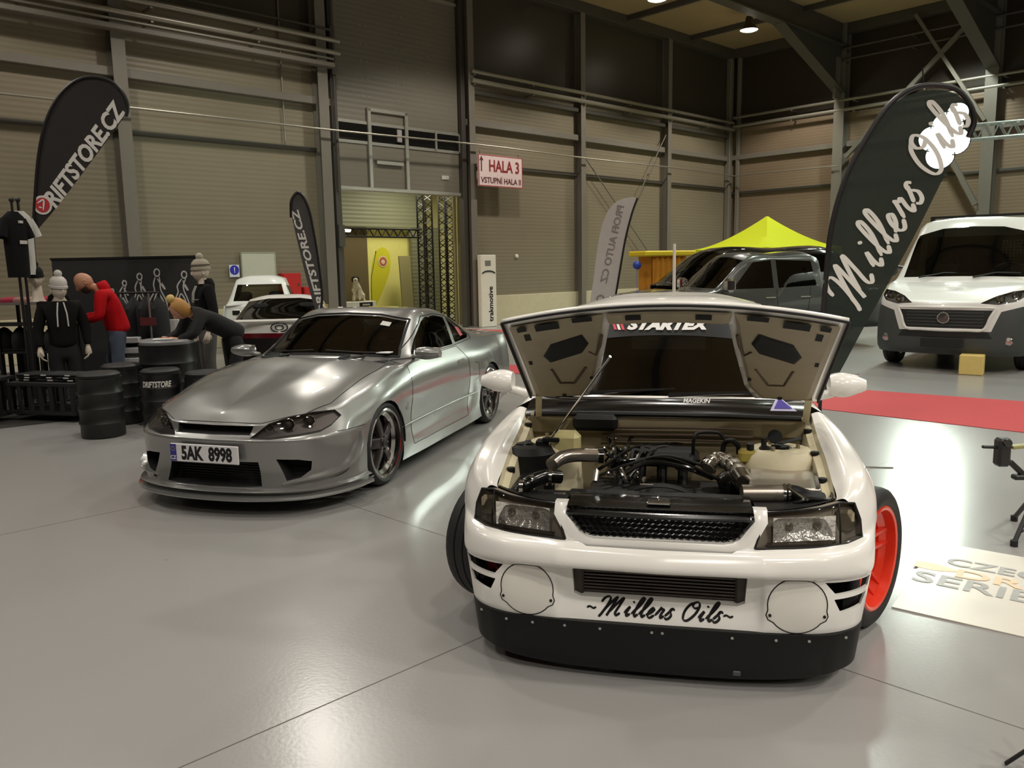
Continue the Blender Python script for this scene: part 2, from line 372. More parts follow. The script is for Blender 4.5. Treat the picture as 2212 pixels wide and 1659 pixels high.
# ---------------------------------------------------------------- wheels
def tyre_mb(r, w, rim, n=48):
    t = MB(); h = w / 2
    t.lathe([(rim - .012, -h * .80), (rim + .004, -h * .94), (rim + (r - rim) * .45, -h * 1.02), (r - .022, -h * .93), (r - .006, -h * .80), (r, -h * .6),
             (r, -h * .30), (r - .007, -h * .28), (r - .007, -h * .22), (r, -h * .2), (r, h * .2), (r - .007, h * .22), (r - .007, h * .28), (r, h * .30),
             (r, h * .6), (r - .006, h * .80), (r - .022, h * .93), (rim + (r - rim) * .45, h * 1.02), (rim + .004, h * .94), (rim - .012, h * .80)], n)
    return t
def wheel(parent, loc, rz, r, w, rim, style, mt, mr, mlip, face=-1, steer=0., name='wheel'):
    """a wheel with its axle along local y, outer face towards face*y"""
    root = bpy.data.objects.new(name, None); COL.objects.link(root); root.parent = parent; root.location = loc; root.rotation_euler = (0, 0, steer); root.empty_display_size = .1
    A = Matrix.Rotation(R(-90) * face, 4, 'X')       # local z of the lathe -> outer side
    obj('tyre', MB().merge(tyre_mb(r, w, rim), A), mt, root, ang=50)
    h = w / 2; b = MB()
    b.lathe([(rim + .002, h * .93), (rim - .006, h * .97), (rim - .018, h * .93), (rim - .022, h * .55), (rim - .05, h * .35), (rim - .06, -h * .8), (rim - .01, -h * .92), (rim + .002, -h * .9)], 48, A)
    obj('rim_lip', b, mlip, root, ang=40)
    sp = MB(); k = style.get('n', 5); off = h * style.get('off', .45); dish = style.get('dish', .02)
    sp.lathe([(.001, off - dish + .02), (.035, off - dish + .02), (.06, off - dish + .005), (.075, off - dish - .02), (.075, off - dish - .06), (.001, off - dish - .06)], 24, A)
    for i in range(k):
        a = 2 * pi * i / k + style.get('ph', .3); Rm = A @ Matrix.Rotation(a, 4, 'Z'); r1 = rim - .012; w0, w1 = style.get('w0', .05), style.get('w1', .075)
        for dv in ((-1, 1) if style.get('twin') else (0,)):
            ww0, ww1 = (w0 * .36, w1 * .34) if dv else (w0, w1); o0, o1 = dv * w0 * .36, dv * w1 * .62
            rows = []
            for t in (0, .33, .66, 1):
                x = .05 + (r1 - .05) * t; yw = (ww0 + (ww1 - ww0) * t) / 2; oy = o0 + (o1 - o0) * t; z = off - dish + .012 + dish * t ** 1.5
                rows.append([(x, oy - yw, z - .03), (x, oy - yw * .9, z - .004), (x, oy - yw * .7, z), (x, oy + yw * .7, z), (x, oy + yw * .9, z - .004), (x, oy + yw, z - .03)])
            sp.grid(rows, Rm, cv=True)
    o = obj('spokes', sp, mr, root, ang=30)
    if style.get('nuts', 1):
        nt = MB()
        for i in range(5):
            a = 2 * pi * i / 5; nt.lathe([(.009, off - dish - .01), (.009, off - dish + .028), (.001, off - dish + .03)], 6, A @ Matrix.Translation((.052 * cos(a), .052 * sin(a), 0)))
        obj('wheel_nut', nt, mlip, root)
        obj('centre_cap', MB().lathe([(.026, off - dish), (.026, off - dish + .026), (.001, off - dish + .03)], 20, A), mt, root)
    dk = MB().lathe([(.06, -.005), (rim - .075, -.005), (rim - .075, -.028), (.06, -.028)], 40, A)
    obj('brake_disc', dk, mat('brake disc steel', (120, 118, 114), .35, .9), root)
    return root

def arch_liner(parent, xc, y, zc, r, depth, s, m, cut=-.12):
    a0, a1 = (cut, pi - cut) if s > 0 else (pi + cut, 2 * pi - cut)
    b = MB().lathe([(r, -.04), (r, depth), (.02, depth)], 24, Matrix.Translation((xc, y * s, zc)) @ Matrix.Rotation(R(90) * s, 4, 'X'), a0=a0, a1=a1)
    return obj('arch_liner', b, m, parent)

# ================================================================ THE HALL
AW = R(43.2); WB0 = at_z(1050, 703); WB0.z = 0
MA = Matrix.Translation(WB0) @ Matrix.Rotation(AW, 4, 'Z')           # wall frame: +x along the wall to the right, -y into the hall
CORN = MA @ Vector((12.3, 0, 0))
MBW = Matrix.Translation(CORN) @ Matrix.Rotation(AW - pi / 2, 4, 'Z')  # second wall: +x away from the corner, -y into the hall
CEIL = 9.25
def ribbed(name, rgb, rough, pitch, strength, var=.08):
    m = mat(name, rgb, rough, var=var, scale=1.2); nt = m.node_tree; N = nt.nodes; L = nt.links; b = N['Principled BSDF']
    tc = N.new('ShaderNodeTexCoord'); sp = N.new('ShaderNodeSeparateXYZ'); L.new(tc.outputs['Object'], sp.inputs[0])
    ml = N.new('ShaderNodeMath'); ml.operation = 'MULTIPLY'; ml.inputs[1].default_value = 2 * pi / pitch; L.new(sp.outputs[2], ml.inputs[0])
    sn = N.new('ShaderNodeMath'); sn.operation = 'SINE'; L.new(ml.outputs[0], sn.inputs[0])
    bp = N.new('ShaderNodeBump'); bp.inputs['Strength'].default_value = strength; bp.inputs['Distance'].default_value = .02
    L.new(sn.outputs[0], bp.inputs['Height']); L.new(bp.outputs[0], b.inputs['Normal']); return m
M_WALL = ribbed('wall_sheet_ribbed', (130, 120, 99), .40, .10, .09)
M_WALL2 = ribbed('wall_sheet_brown', (128, 110, 88), .45, .10, .09)
M_KICK = mat('wall_plinth_concrete', (196, 186, 152), .7, var=.1)
M_STEEL = mat('painted_steel_grey', (116, 110, 98), .5, var=.08)
M_STEELD = mat('painted_steel_dark', (74, 70, 62), .5, var=.08)
M_CEIL = ribbed('ceiling_sheet', (164, 142, 106), .6, .5, .2)
# floor: polished grey industrial floor
def floor_mat():
    m = mat('floor_sealed_concrete', (149, 147, 144), .24, spec=.5, var=.05, scale=.35, rvar=.05)
    nt = m.node_tree; N = nt.nodes; L = nt.links; b = N['Principled BSDF']
    tc = N.new('ShaderNodeTexCoord'); n = N.new('ShaderNodeTexNoise'); n.inputs['Scale'].default_value = 55; n.inputs['Detail'].default_value = 3
    L.new(tc.outputs['Object'], n.inputs['Vector']); bp = N.new('ShaderNodeBump'); bp.inputs['Strength'].default_value = .10; bp.inputs['Distance'].default_value = .004
    L.new(n.outputs[0], bp.inputs['Height']); L.new(bp.outputs[0], b.inputs['Normal'])
    # small dark scuffs
    v = N.new('ShaderNodeTexVoronoi'); v.inputs['Scale'].default_value = 1.7; L.new(tc.outputs['Object'], v.inputs['Vector'])
    rp = N.new('ShaderNodeMapRange'); rp.inputs[1].default_value = .008; rp.inputs[2].default_value = .02; rp.inputs[3].default_value = .55; rp.inputs[4].default_value = 1.; L.new(v.outputs['Distance'], rp.inputs[0])
    mx = N.new('ShaderNodeMix'); mx.data_type = 'RGBA'; mx.blend_type = 'MULTIPLY'; mx.inputs[0].default_value = 1
    src = b.inputs['Base Color'].links[0].from_socket; L.new(src, mx.inputs[6]); L.new(rp.outputs[0], mx.inputs[7]); L.new(mx.outputs[2], b.inputs['Base Color'])
    return m
M_FLOOR = floor_mat()
fl = struct('floor', MB().grid([[(x, y, 0) for x in (-30, 45)] for y in (-25, 50)]), M_FLOOR)
M_JOINT = mat('floor_joint_filler', (92, 86, 78), .6)
def joint(p, q, w=.006):
    p = Vector(p); q = Vector(q); d = (q - p).normalized(); n = Vector((-d.y, d.x, 0)) * w / 2; z = Vector((0, 0, .0006))
    struct('floor_joint', MB().add([p - n + z, q - n + z, q + n + z, p + n + z], [(0, 1, 2, 3)]), M_JOINT, fl)
ux, uy = Vector((cos(AW), sin(AW), 0)), Vector((-sin(AW), cos(AW), 0))
j0 = at_z(650, 1545); j1 = at_z(2212, 1575); j2 = at_z(845, 1120); jd = (j2 - j1).normalized()
joint(j0 - ux * 6, j0 + ux * 30); joint(j1 - jd * 6, j1 + jd * 26, .005)
j3 = at_z(150, 1125); joint(j3 - ux * 8, j3 + ux * 25, .005)
# walls
DO0, DO1, DOZ = -4.62, -.72, 3.5                                       # door opening
def wall(name, M, x0, x1, z0, z1, m=None, th=.12):
    return struct(name, MB().box(((x0 + x1) / 2, th / 2, (z0 + z1) / 2), (x1 - x0, th, z1 - z0)), m or M_WALL, M=M)
wl = wall('wall_left', MA, -24, DO0, 0, CEIL + .3)
wbk = wall('wall_back', MA, DO1, 12.42, 0, CEIL + .3)
wall('wall_back_panel', MA, DO0, DO1, 9.0, CEIL + .3)
wr = wall('wall_right', MBW, 0, 26, 0, CEIL + .3, M_WALL2)
struct('baseboard_back', MB().box((6.5, -.03, .41), (13.6, .06, .82), b=.01), M_KICK, M=MA)
struct('baseboard_left', MB().box((-14.4, -.03, .41), (19.4, .06, .82), b=.01), M_KICK, M=MA)
struct('baseboard_right', MB().box((13, -.03, .41), (26, .06, .82), b=.01), M_KICK, M=MBW)
# smooth dark cladding above the pipes
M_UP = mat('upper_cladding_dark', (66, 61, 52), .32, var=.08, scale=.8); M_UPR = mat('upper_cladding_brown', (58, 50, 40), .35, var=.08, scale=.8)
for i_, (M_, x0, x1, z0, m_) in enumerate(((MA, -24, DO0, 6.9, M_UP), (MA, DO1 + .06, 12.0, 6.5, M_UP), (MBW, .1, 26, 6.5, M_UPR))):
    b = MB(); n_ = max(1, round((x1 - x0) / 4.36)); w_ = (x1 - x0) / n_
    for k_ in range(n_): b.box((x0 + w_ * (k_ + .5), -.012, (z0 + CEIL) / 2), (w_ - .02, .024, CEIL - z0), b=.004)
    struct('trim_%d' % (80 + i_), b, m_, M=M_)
# ceiling of ribbed sheet
struct('ceiling', MB().box((8, 12, CEIL + .1), (90, 90, .2)), M_CEIL)
trim = [0]
def trim_obj(mb, m, M, ang=35):
    trim[0] += 1; return struct('trim_%d' % trim[0], mb, m, M=M, ang=ang)
def h_section(mb, x, y, z0, z1, w=.24, d=.26, t=.02):      # steel column of H section standing against a wall
    mb.box((x, y - d, (z0 + z1) / 2), (w, t, z1 - z0)); mb.box((x, y - t / 2, (z0 + z1) / 2), (w, t, z1 - z0)); mb.box((x, y - d / 2, (z0 + z1) / 2), (t, d - t, z1 - z0))
for s in (-18.05, -13.7, -9.32, -4.98, -.58, 3.8, 8.15):
    b = MB(); h_section(b, s, -.01, 0, CEIL, .25 if s < -1 else .2, .27); b.box((s, -.15, .015), (.36, .36, .03)); trim_obj(b, M_STEEL, MA)
b = MB(); b.box((12.05, -.12, CEIL / 2), (.2, .2, CEIL), b=.02); b.box((12.2, -.42, CEIL / 2), (.14, .14, CEIL), b=.02); trim_obj(b, M_STEEL, MA)
for s in (4.3, 8.8, 13.2, 17.6):
    b = MB(); h_section(b, s, -.01, 0, CEIL, .34, .36); b.box((s, -.18, .015), (.46, .46, .03)); trim_obj(b, M_STEEL, MBW)
# horizontal girts, pipes and the slack cable that run round the hall
def run(M, x0, x1, z, y, h, d, m=M_STEEL):
    trim_obj(MB().box(((x0 + x1) / 2, y, z), (x1 - x0, d, h), b=.012), m, M)
def pipe(M, x0, x1, z, y, r, m):
    b = MB(); b.tube([(x0, y, z), (x1, y, z)], r, 14)
    n = int((x1 - x0) / 2.17)
    for i in range(n + 1): x = x0 + .1 + i * 2.17; b.box((x, y / 2 - .02, z - r - .02), (.05, -y, .03))
    trim_obj(b, m, M, 40)
M_PIPE = mat('pipe_zinc', (150, 144, 130), .38, .5)
for (x0, x1) in ((-24, -5.1), (-4.86, DO0 - .02)) + ((DO1 + .05, 3.7), (3.9, 8.05), (8.25, 11.9)):
    run(MA, x0, x1, 5.4, -.10, .17, .16); run(MA, x0, x1, 4.33, -.05, .09, .09, M_STEELD)
for (x0, x1) in ((.1, 4.1), (4.5, 8.6), (9, 13)):
    run(MBW, x0, x1, 5.44, -.10, .17, .16); run(MBW, x0, x1, 4.17, -.05, .09, .09, M_STEELD)
run(MA, -24, -4.75, 6.16, -.36, .10, .22); run(MA, -24, -4.75, 6.30, -.40, .05, .05, M_PIPE)
pipe(MA, -24, -4.6, 6.44, -.42, .055, M_PIPE); pipe(MA, -24, -4.6, 6.70, -.42, .055, M_PIPE)
run(MA, -24, -4.75, 6.95, -.3, .05, .06, M_STEELD)
pipe(MA, DO1 + .1, 12.0, 6.66, -.34, .055, M_PIPE); pipe(MA, DO1 + .1, 12.0, 6.43, -.34, .065, M_PIPE); run(MA, DO1 + .3, 12, 6.2, -.12, .12, .14, M_STEELD)
pipe(MBW, .34, 20, 6.84, -.34, .05, M_PIPE); pipe(MBW, .34, 20, 6.53, -.34, .06, M_PIPE)
pipe(MBW, 4.3, 20, 8.1, -.40, .035, M_STEELD); pipe(MBW, 4.3, 20, 8.45, -.40, .035, M_STEELD)
b = MB(); b.tube(spline([(-24, -.46, 4.62), (-9.3, -.46, 4.72), (-4.9, -.46, 4.74), (-.6, -.46, 4.80), (3.8, -.46, 4.78), (8.1, -.46, 4.8), (12.0, -.46, 4.76)], 6), .022, 8); trim_obj(b, M_PIPE, MA)
b = MB(); b.tube([(.2, -.46, 4.76), (4.4, -.5, 4.73)], .022, 8); trim_obj(b, M_PIPE, MBW)
b = MB(); b.tube([(-5.86, -.05, 4.45), (-5.86, -.05, 8.2)], .018, 8); trim_obj(b, M_PIPE, MA)
# wind bracing between the columns of the back and right walls
b = MB(); b.tube([(3.9, -.2, 4.9), (8.05, -.2, 1.2)], .018, 8); b.tube([(8.05, -.2, 5.9), (5.4, -.2, 2.2)], .018, 8); trim_obj(b, M_STEEL, MA)
b = MB(); b.bar((4.6, -.4, 5.0), (8.7, -.4, 9.0), .12, .12); b.bar((8.7, -.4, 5.6), (6.6, -.4, 9.0), .1, .1); b.bar((8.6, -.4, 3.2), (7.1, -.4, 6.0), .14, .14); trim_obj(b, M_STEEL, MBW)
# roof steel: wall plates, portal girders with haunches, purlins
for M, x0, x1 in ((MA, -24, 12.3), (MBW, 0, 26)):
    trim_obj(MB().box(((x0 + x1) / 2, -.16, CEIL - .16), (x1 - x0, .3, .3), b=.01), M_STEELD, M)
def girder(s):
    P = lambda u, z: Vector((s, -u, z)); b = MB()
    b.box((s, -15, CEIL - .35), (.05, 30, .7)); b.box((s, -15, CEIL - .72), (.36, 30, .04))
    b.add([(s - .02, -.2, CEIL - .7), (s + .02, -.2, CEIL - .7), (s - .02, -.2, CEIL - 2.2), (s + .02, -.2, CEIL - 2.2), (s - .02, -4.4, CEIL - .7), (s + .02, -4.4, CEIL - .7)], [(0, 2, 4), (1, 5, 3), (2, 3, 5, 4), (0, 1, 3, 2), (0, 4, 5, 1)])
    b.bar((s, -.3, CEIL - 2.2), (s, -4.45, CEIL - .73), .36, .04)
    trim_obj(b, M_STEELD, MBW)
for s in (4.3, 8.8, 13.2): girder(s)
for u in (3.0, 6.4, 9.8, 13.2, 16.6): trim_obj(MB().box((12, -u, CEIL - .08), (26, .12, .16)), M_STEELD, MBW)
b = MB(); b.bar((4.3, -.62, 6.86), (4.3, -.62, 8.15), .3, .1, up=(1, 0, 0)); trim_obj(b, M_STEEL, MBW)
# ---------------------------------------------------------------- sectional gate, half raised
M_LEAF = ribbed('gate_leaf_sheet', (118, 112, 98), .42, .12, .08)
M_ALU = mat('aluminium_rail', (176, 172, 160), .35, .6)
M_DARKGL = glass('smoked_pane', (70, 66, 60), .05)
M_BLACK = mat('black_paint', (22, 21, 20), .45)
M_RUB = mat('black_rubber', (24, 23, 22), .75)
door = struct('door_1', MB().box(((DO0 + DO1) / 2, .05, 6.45), (DO1 - DO0 - .2, .05, 5.9)), M_LEAF, M=MA)
door['label'] = 'tall sectional gate half raised, with a wicket door frame and a strip of panes'; door['category'] = 'gate'
b = MB(); b.box(((DO0 + DO1) / 2, .0, 3.53), (3.72, .1, .1), b=.02); obj('bottom_rail', b, M_ALU, door)
b = MB(); [b.box(((DO0 + DO1) / 2, .015, z), (3.7, .03, .07)) for z in (4.62, 5.08)]; obj('pane_rail', b, M_ALU, door)
for x0, x1 in ((-4.5, -3.67), (-3.55, -2.58), (-2.46, -1.63), (-1.55, -.83)):
    obj('pane', MB().box(((x0 + x1) / 2, .012, 4.85), (x1 - x0, .02, .40)), mat('pane_dark', (26, 26, 24), .08), door)
b = MB(); [b.box((x, .0, 4.85), (.06, .05, .46)) for x in (-4.5, -1.59, -.8)]; obj('mullion', b, M_ALU, door)
b = MB(); b.box((-3.61, -.01, 4.5), (.1, .06, 1.9), b=.01); b.box((-2.52, -.01, 4.5), (.1, .06, 1.9), b=.01); b.box((-3.06, -.01, 5.4), (1.19, .06, .09), b=.01); obj('wicket_frame', b, M_ALU, door)
obj('wicket_closer', MB().box((-3.05, -.03, 4.18), (.8, .05, .09), b=.01), M_ALU, door)
obj('lock_case', MB().box((-2.75, -.03, 4.86), (.14, .05, .3), b=.01), mat('lock_grey', (160, 156, 148), .5), door)
b = MB()
for zz in range(9):
    for xx in (-3.75, -3.58, -2.72, -2.55, -1.75): b.cyl((xx, .03, 5.7 + zz * .4), (xx, .015, 5.7 + zz * .4), .022, n=8)
obj('rivet', b, mat('rivet_zinc', (150, 144, 128), .4, .4), door)
obj('maker_plate', MB().box((-1.3, .015, 3.95), (.24, .02, .1)), mat('plate_pale', (190, 186, 176), .5), door)
obj('top_rail', MB().box(((DO0 + DO1) / 2, .0, 8.3), (3.7, .06, .07)), M_ALU, door)
struct('trim_91', MB().box((DO0 + .02, -.02, 4.6), (.14, .2, 9.2), b=.01).box((DO0 - .1, -.12, 4.6), (.05, .2, 9.2)), M_STEELD, M=MA)
struct('trim_92', MB().box((DO1 - .01, -.02, 4.6), (.14, .2, 9.2), b=.01), M_STEELD, M=MA)
b = MB(); b.tube([(DO0 - .05, -.25, 3.4), (DO0 - .05, -.25, 9.2)], .03, 8); b.box((DO0 - .05, -.25, 6.1), (.14, .1, .2)); b.box((DO0 - .05, -.22, 6.9), (.12, .1, .3)); b.box((DO0 - .05, -.22, 2.4), (.16, .14, .5)); struct('trim_93', b, M_STEELD, M=MA)
# ---------------------------------------------------------------- passage seen through the gate
for _s, _u, _p in ((-3.2, 1.6, 55), (-.2, 2.2, 130), (-1.2, 6.5, 200)):
    d_ = bpy.data.lights.new('passage_light', 'AREA'); d_.energy = _p; d_.color = (1, .96, .74); d_.size = 1.2; o_ = bpy.data.objects.new('passage_light', d_); COL.objects.link(o_); o_.location = MA @ Vector((_s, _u, 4.3))
def wpp(px, py, off):                       # point on the plane parallel to the back wall, off metres behind it
    d = ray(px, py); n = (MA.to_3x3() @ Vector((0, 1, 0))); return CAMP + d * ((off + (WB0 - CAMP).dot(n)) / d.dot(n))
M_PASS = mat('passage_plaster', (168, 160, 112), .8, var=.08, scale=1.5)
M_PASSG = ribbed('passage_sheet', (112, 112, 90), .55, .12, .2)
def pbox(name, c, d, m, **k): return struct(name, MB().box(c, d), m, M=MA, **k)
pbox('wall_passage_left', (-5.4, 4.6, 2.3), (.1, 9, 4.6), M_PASS); pbox('wall_passage_right', (3.0, 4.6, 2.3), (.1, 9, 4.6), M_PASS)
pbox('wall_passage_back', (-1.2, 9.1, 2.3), (8.6, .1, 4.6), M_PASS); pbox('ceiling_passage', (-1.2, 4.6, 4.65), (8.6, 9, .1), M_PASS)
pbox('wall_passage_header', (-2.2, 4.1, 3.75), (6.3, .1, 1.75), M_PASSG)
pbox('wall_passage_pier', (1.15, 4.2, 1.45), (1.1, .12, 2.9), M_PASSG)
pbox('wall_passage_brown', (-2.15, 4.45, 1.45), (2.5, .06, 2.9), mat('brown_board', (92, 78, 48), .7))
pbox('wall_passage_yellow', (.11, 4.5, 1.4), (2.0, .06, 2.8), mat('yellow_plaster', (212, 204, 120), .8))

# ================================================================ SILVER COUPE
def flake(name, rgb, rough=.32, metal=.75, coat=1.):
    m = mat(name, rgb, rough, metal, coat=coat, var=.03, scale=300); return m
M_SILV = flake('silver_paint', (147, 147, 144), .33, .65)
M_SEAM = mat('panel_gap_black', (14, 14, 14), .7)
M_VOID = mat('duct_black', (10, 10, 10), .8)
M_TYRE = mat('tyre_rubber', (26, 25, 25), .62, bump=.15, bscale=90)
M_CHROME = mat('chrome', (214, 212, 208), .08, 1.)
M_RIMD = mat('rim_gunmetal', (62, 56, 56), .32, .7)
M_LIP = mat('rim_polished', (196, 194, 190), .14, 1.)
M_GLS = glass('tinted_glass', (92, 96, 92), .04)
M_LENS = glass('lamp_lens', (236, 236, 236), .03)
M_INT = mat('cabin_trim_black', (20, 20, 20), .8)
M_AMBER = mat('indicator_amber', (190, 110, 40), .3)
def seat(mb, x, y, z=.28):
    mb.box((x, y, z + .1), (.5, .46, .16), b=.05); M = Matrix.Translation((x + .28, y, z + .42)) @ Matrix.Rotation(R(18), 4, 'Y')
    mb.box((0, 0, 0), (.14, .46, .56), M, b=.06); mb.box((.02, 0, .36), (.1, .26, .18), M, b=.04)
def mirror_xy(poly): return [(-a, b) for a, b in poly]
sc = thing('car', 'silver sports coupe with a white number plate and dark five-spoke wheels', 'car')
sc.matrix_world = car_frame(R(73.0), -2.055, 5.25)
RIBS = [
 [(.03, 0, .115), (.015, 0, .165), (.05, 0, .30), (.045, 0, .43), (.03, 0, .51), (.075, 0, .555), (.105, 0, .605), (.20, 0, .665), (.28, 0, .695), (.36, 0, .715)],
 [(.07, .37, .115), (.055, .37, .165), (.085, .37, .30), (.08, .37, .43), (.065, .37, .51), (.11, .35, .552), (.135, .34, .61), (.30, .27, .695), (.42, .14, .735), (.50, 0, .75)],
 [(.20, .64, .115), (.18, .65, .165), (.20, .655, .30), (.19, .65, .43), (.18, .645, .515), (.235, .62, .565), (.29, .59, .655), (.45, .45, .745), (.60, .22, .785), (.68, 0, .795)],
 [(.44, .80, .115), (.42, .81, .165), (.43, .815, .30), (.41, .81, .43), (.40, .80, .525), (.45, .765, .59), (.50, .715, .67), (.66, .57, .775), (.78, .29, .825), (.84, 0, .835)],
 [(.68, .835, .12), (.68, .845, .18), (.68, .85, .30), (.67, .85, .43), (.66, .84, .535), (.69, .815, .62), (.73, .75, .715), (.86, .61, .82), (.94, .33, .865), (.98, 0, .875)],
 [(1.0, .84, .12), (1.0, .85, .2), (1.0, .862, .32), (1.0, .868, .46), (1.0, .865, .585), (1.0, .845, .685), (1.0, .775, .775), (1.06, .64, .848), (1.12, .35, .895), (1.14, 0, .905)],
 [(1.38, .835, .115), (1.38, .83, .2), (1.38, .815, .32), (1.38, .822, .46), (1.38, .832, .59), (1.38, .82, .71), (1.40, .755, .83), (1.36, .672, .87), (1.33, .37, .910), (1.31, 0, .920)],
 [(1.72, .835, .11), (1.72, .825, .19), (1.72, .805, .31), (1.72, .812, .45), (1.72, .828, .58), (1.72, .815, .73), (1.74, .755, .872), (1.69, .672, .880), (1.52, .38, .915), (1.46, 0, .925)],
 [(2.2, .835, .11), (2.2, .825, .19), (2.2, .805, .31), (2.2, .812, .45), (2.2, .830, .58), (2.2, .82, .74), (2.24, .757, .885), (2.22, .575, 1.195), (2.12, .31, 1.235), (2.08, 0, 1.245)],
 [(2.6, .835, .11), (2.6, .825, .19), (2.6, .805, .31), (2.6, .815, .45), (2.6, .832, .58), (2.6, .822, .74), (2.6, .757, .89), (2.6, .565, 1.215), (2.6, .31, 1.262), (2.6, 0, 1.272)],
 [(2.9, .835, .11), (2.9, .825, .19), (2.9, .81, .31), (2.9, .825, .45), (2.9, .84, .58), (2.9, .825, .75), (2.92, .752, .898), (2.93, .56, 1.175), (2.97, .31, 1.222), (3.0, 0, 1.232)],
 [(3.15, .84, .12), (3.15, .835, .2), (3.15, .84, .31), (3.15, .85, .45), (3.15, .86, .58), (3.15, .835, .76), (3.24, .742, .912), (3.34, .575, 1.035), (3.42, .31, 1.055), (3.46, 0, 1.06)],
 [(3.5, .84, .14), (3.5, .85, .2), (3.5, .862, .32), (3.5, .868, .46), (3.5, .865, .6), (3.5, .835, .77), (3.6, .742, .90), (3.66, .62, .935), (3.72, .31, .945), (3.75, 0, .95)],
 [(3.95, .83, .2), (3.95, .835, .26), (3.95, .84, .34), (3.95, .845, .46), (3.95, .835, .6), (3.97, .80, .78), (4.0, .735, .895), (4.05, .58, .92), (4.1, .3, .93), (4.12, 0, .935)],
 [(4.28, .72, .2), (4.30, .74, .26), (4.32, .75, .36), (4.34, .75, .48), (4.35, .74, .62), (4.34, .72, .78), (4.33, .69, .89), (4.33, .5, .905), (4.34, .28, .915), (4.35, 0, .92)],
 [(4.40, 0, .2), (4.42, 0, .26), (4.44, 0, .36), (4.45, 0, .48), (4.45, 0, .62), (4.43, 0, .78), (4.40, 0, .88), (4.39, 0, .9), (4.38, 0, .905), (4.37, 0, .91)]]
for i_, dz_ in ((1, .006), (2, .012), (3, .016), (4, .018), (5, .018), (6, .014)): q_ = RIBS[i_][8]; RIBS[i_][8] = (q_[0], q_[1], q_[2] + dz_)
sh = Shell(RIBS, 8, 5, sv=(4, 6, 8))
side = lambda c, n: abs(c.y) > .45
front = lambda c, n: c.x < .8 and n.x < -.02
# wheel arches
for xc in (1.0, 3.5):
    sh.cut([(xc + .345 * cos(2 * pi * k / 28), .30 + .345 * sin(2 * pi * k / 28)) for k in range(28)], 'y', 99, lambda c, n: abs(c.y) > .6 and c.z < .7)
top = lambda c, n: n.z > .35 and c.x < 1.75
sh.cut([(.115, -.33), (.115, .33), (.30, .585), (.52, .66), (.80, .675), (1.2, .69), (1.6, .66), (1.52, .37), (1.455, 0), (1.52, -.37), (1.6, -.66), (1.2, -.69), (.80, -.675), (.52, -.66), (.30, -.585)], 'z', 2, lambda c, n: n.z > .3 and c.x < 1.75 and c.z > .595)
sh.cut([(-.3, .13), (.80, .13), (.80, .10), (-.3, .10)], 'y', 0)
sh.cut([(-.3, .545), (.20, .545), (.45, .535), (.665, .53), (.665, .05), (-.3, .05)], 'y', 1, lambda c, n: c.x < .8 and c.z < .6)
HLP = [(.30, .527), (.395, .612), (.50, .648), (.62, .668), (.71, .664), (.752, .625), (.735, .575), (.70, .548), (.60, .535), (.43, .522)]
sh.cut(HLP, 'x', 3, lambda c, n: c.x < .8 and c.z > .5, mirror=True)
GR = [(-.285, .545), (-.30, .60), (.30, .60), (.285, .545)]
sh.cut(GR, 'x', 99, front)
OPN = [(-.375, .205), (-.345, .365), (.345, .365), (.375, .205), (.2, .198), (-.2, .198)]
DUC = [(.465, .385), (.60, .378), (.672, .36), (.665, .30), (.61, .255), (.53, .238)]
sh.cut(OPN, 'x', 99, front); sh.cut(DUC, 'x', 99, front, mirror=True)
WS = [(-.635, .90), (-.4, .925), (0, .94), (.4, .925), (.635, .90), (.60, .97), (.548, 1.165), (.30, 1.212), (0, 1.225), (-.30, 1.212), (-.548, 1.165), (-.60, .97)]
sh.cut(WS, 'x', 4, lambda c, n: 1.3 < c.x < 2.35 and n.x < -.2)
SWIN = [(1.80, .905), (2.68, .908), (2.80, 1.155), (2.6, 1.187), (2.36, 1.185), (2.24, 1.15), (1.98, 1.02)]
QWIN = [(2.76, .918), (3.14, .932), (3.22, .955), (3.12, 1.055), (2.95, 1.135), (2.875, 1.15)]
cab = lambda c, n: c.z > .86 and abs(c.y) > .4
sh.cut(SWIN, 'y', 5, cab); sh.cut(QWIN, 'y', 6, cab)
sh.cut([(-.5, 1.03), (-.44, 1.17), (.44, 1.17), (.5, 1.03)], 'x', 7, lambda c, n: c.x > 2.9 and c.z > .95)
DOOR = [(1.55, .195), (1.525, .45), (1.56, .70), (1.60, .875), (2.74, .885), (2.89, .75), (2.90, .5), (2.86, .195)]
sh.cut(DOOR, 'y', 8, lambda c, n: abs(c.y) > .6, over=(0,))
sh.cut([(1.30, .19), (1.30, .0), (3.2, .0), (3.2, .19)], 'y', 9, lambda c, n: abs(c.y) > .6, over=(0,))
sh.cut([(3.72, -.6), (3.72, .6), (4.36, .55), (4.36, -.55)], 'z', 10, lambda c, n: n.z > .5 and c.z > .88)
parts = sh.finish({0: ('body_shell', M_SILV, None), 1: ('front_bumper', M_SILV, None), 2: ('bonnet', M_SILV, None), 3: ('headlight', M_LENS, None), 4: ('windscreen', M_GLS, None),
    5: ('side_window', M_GLS, None), 6: ('quarter_window', M_GLS, None), 7: ('rear_window', M_GLS, None), 8: ('door', M_SILV, None), 9: ('side_skirt', M_SILV, None), 10: ('boot_lid', M_SILV, None)}, sc, split=(3, 5, 6, 8, 9))
bumper, bonnet = parts[1], parts[2]
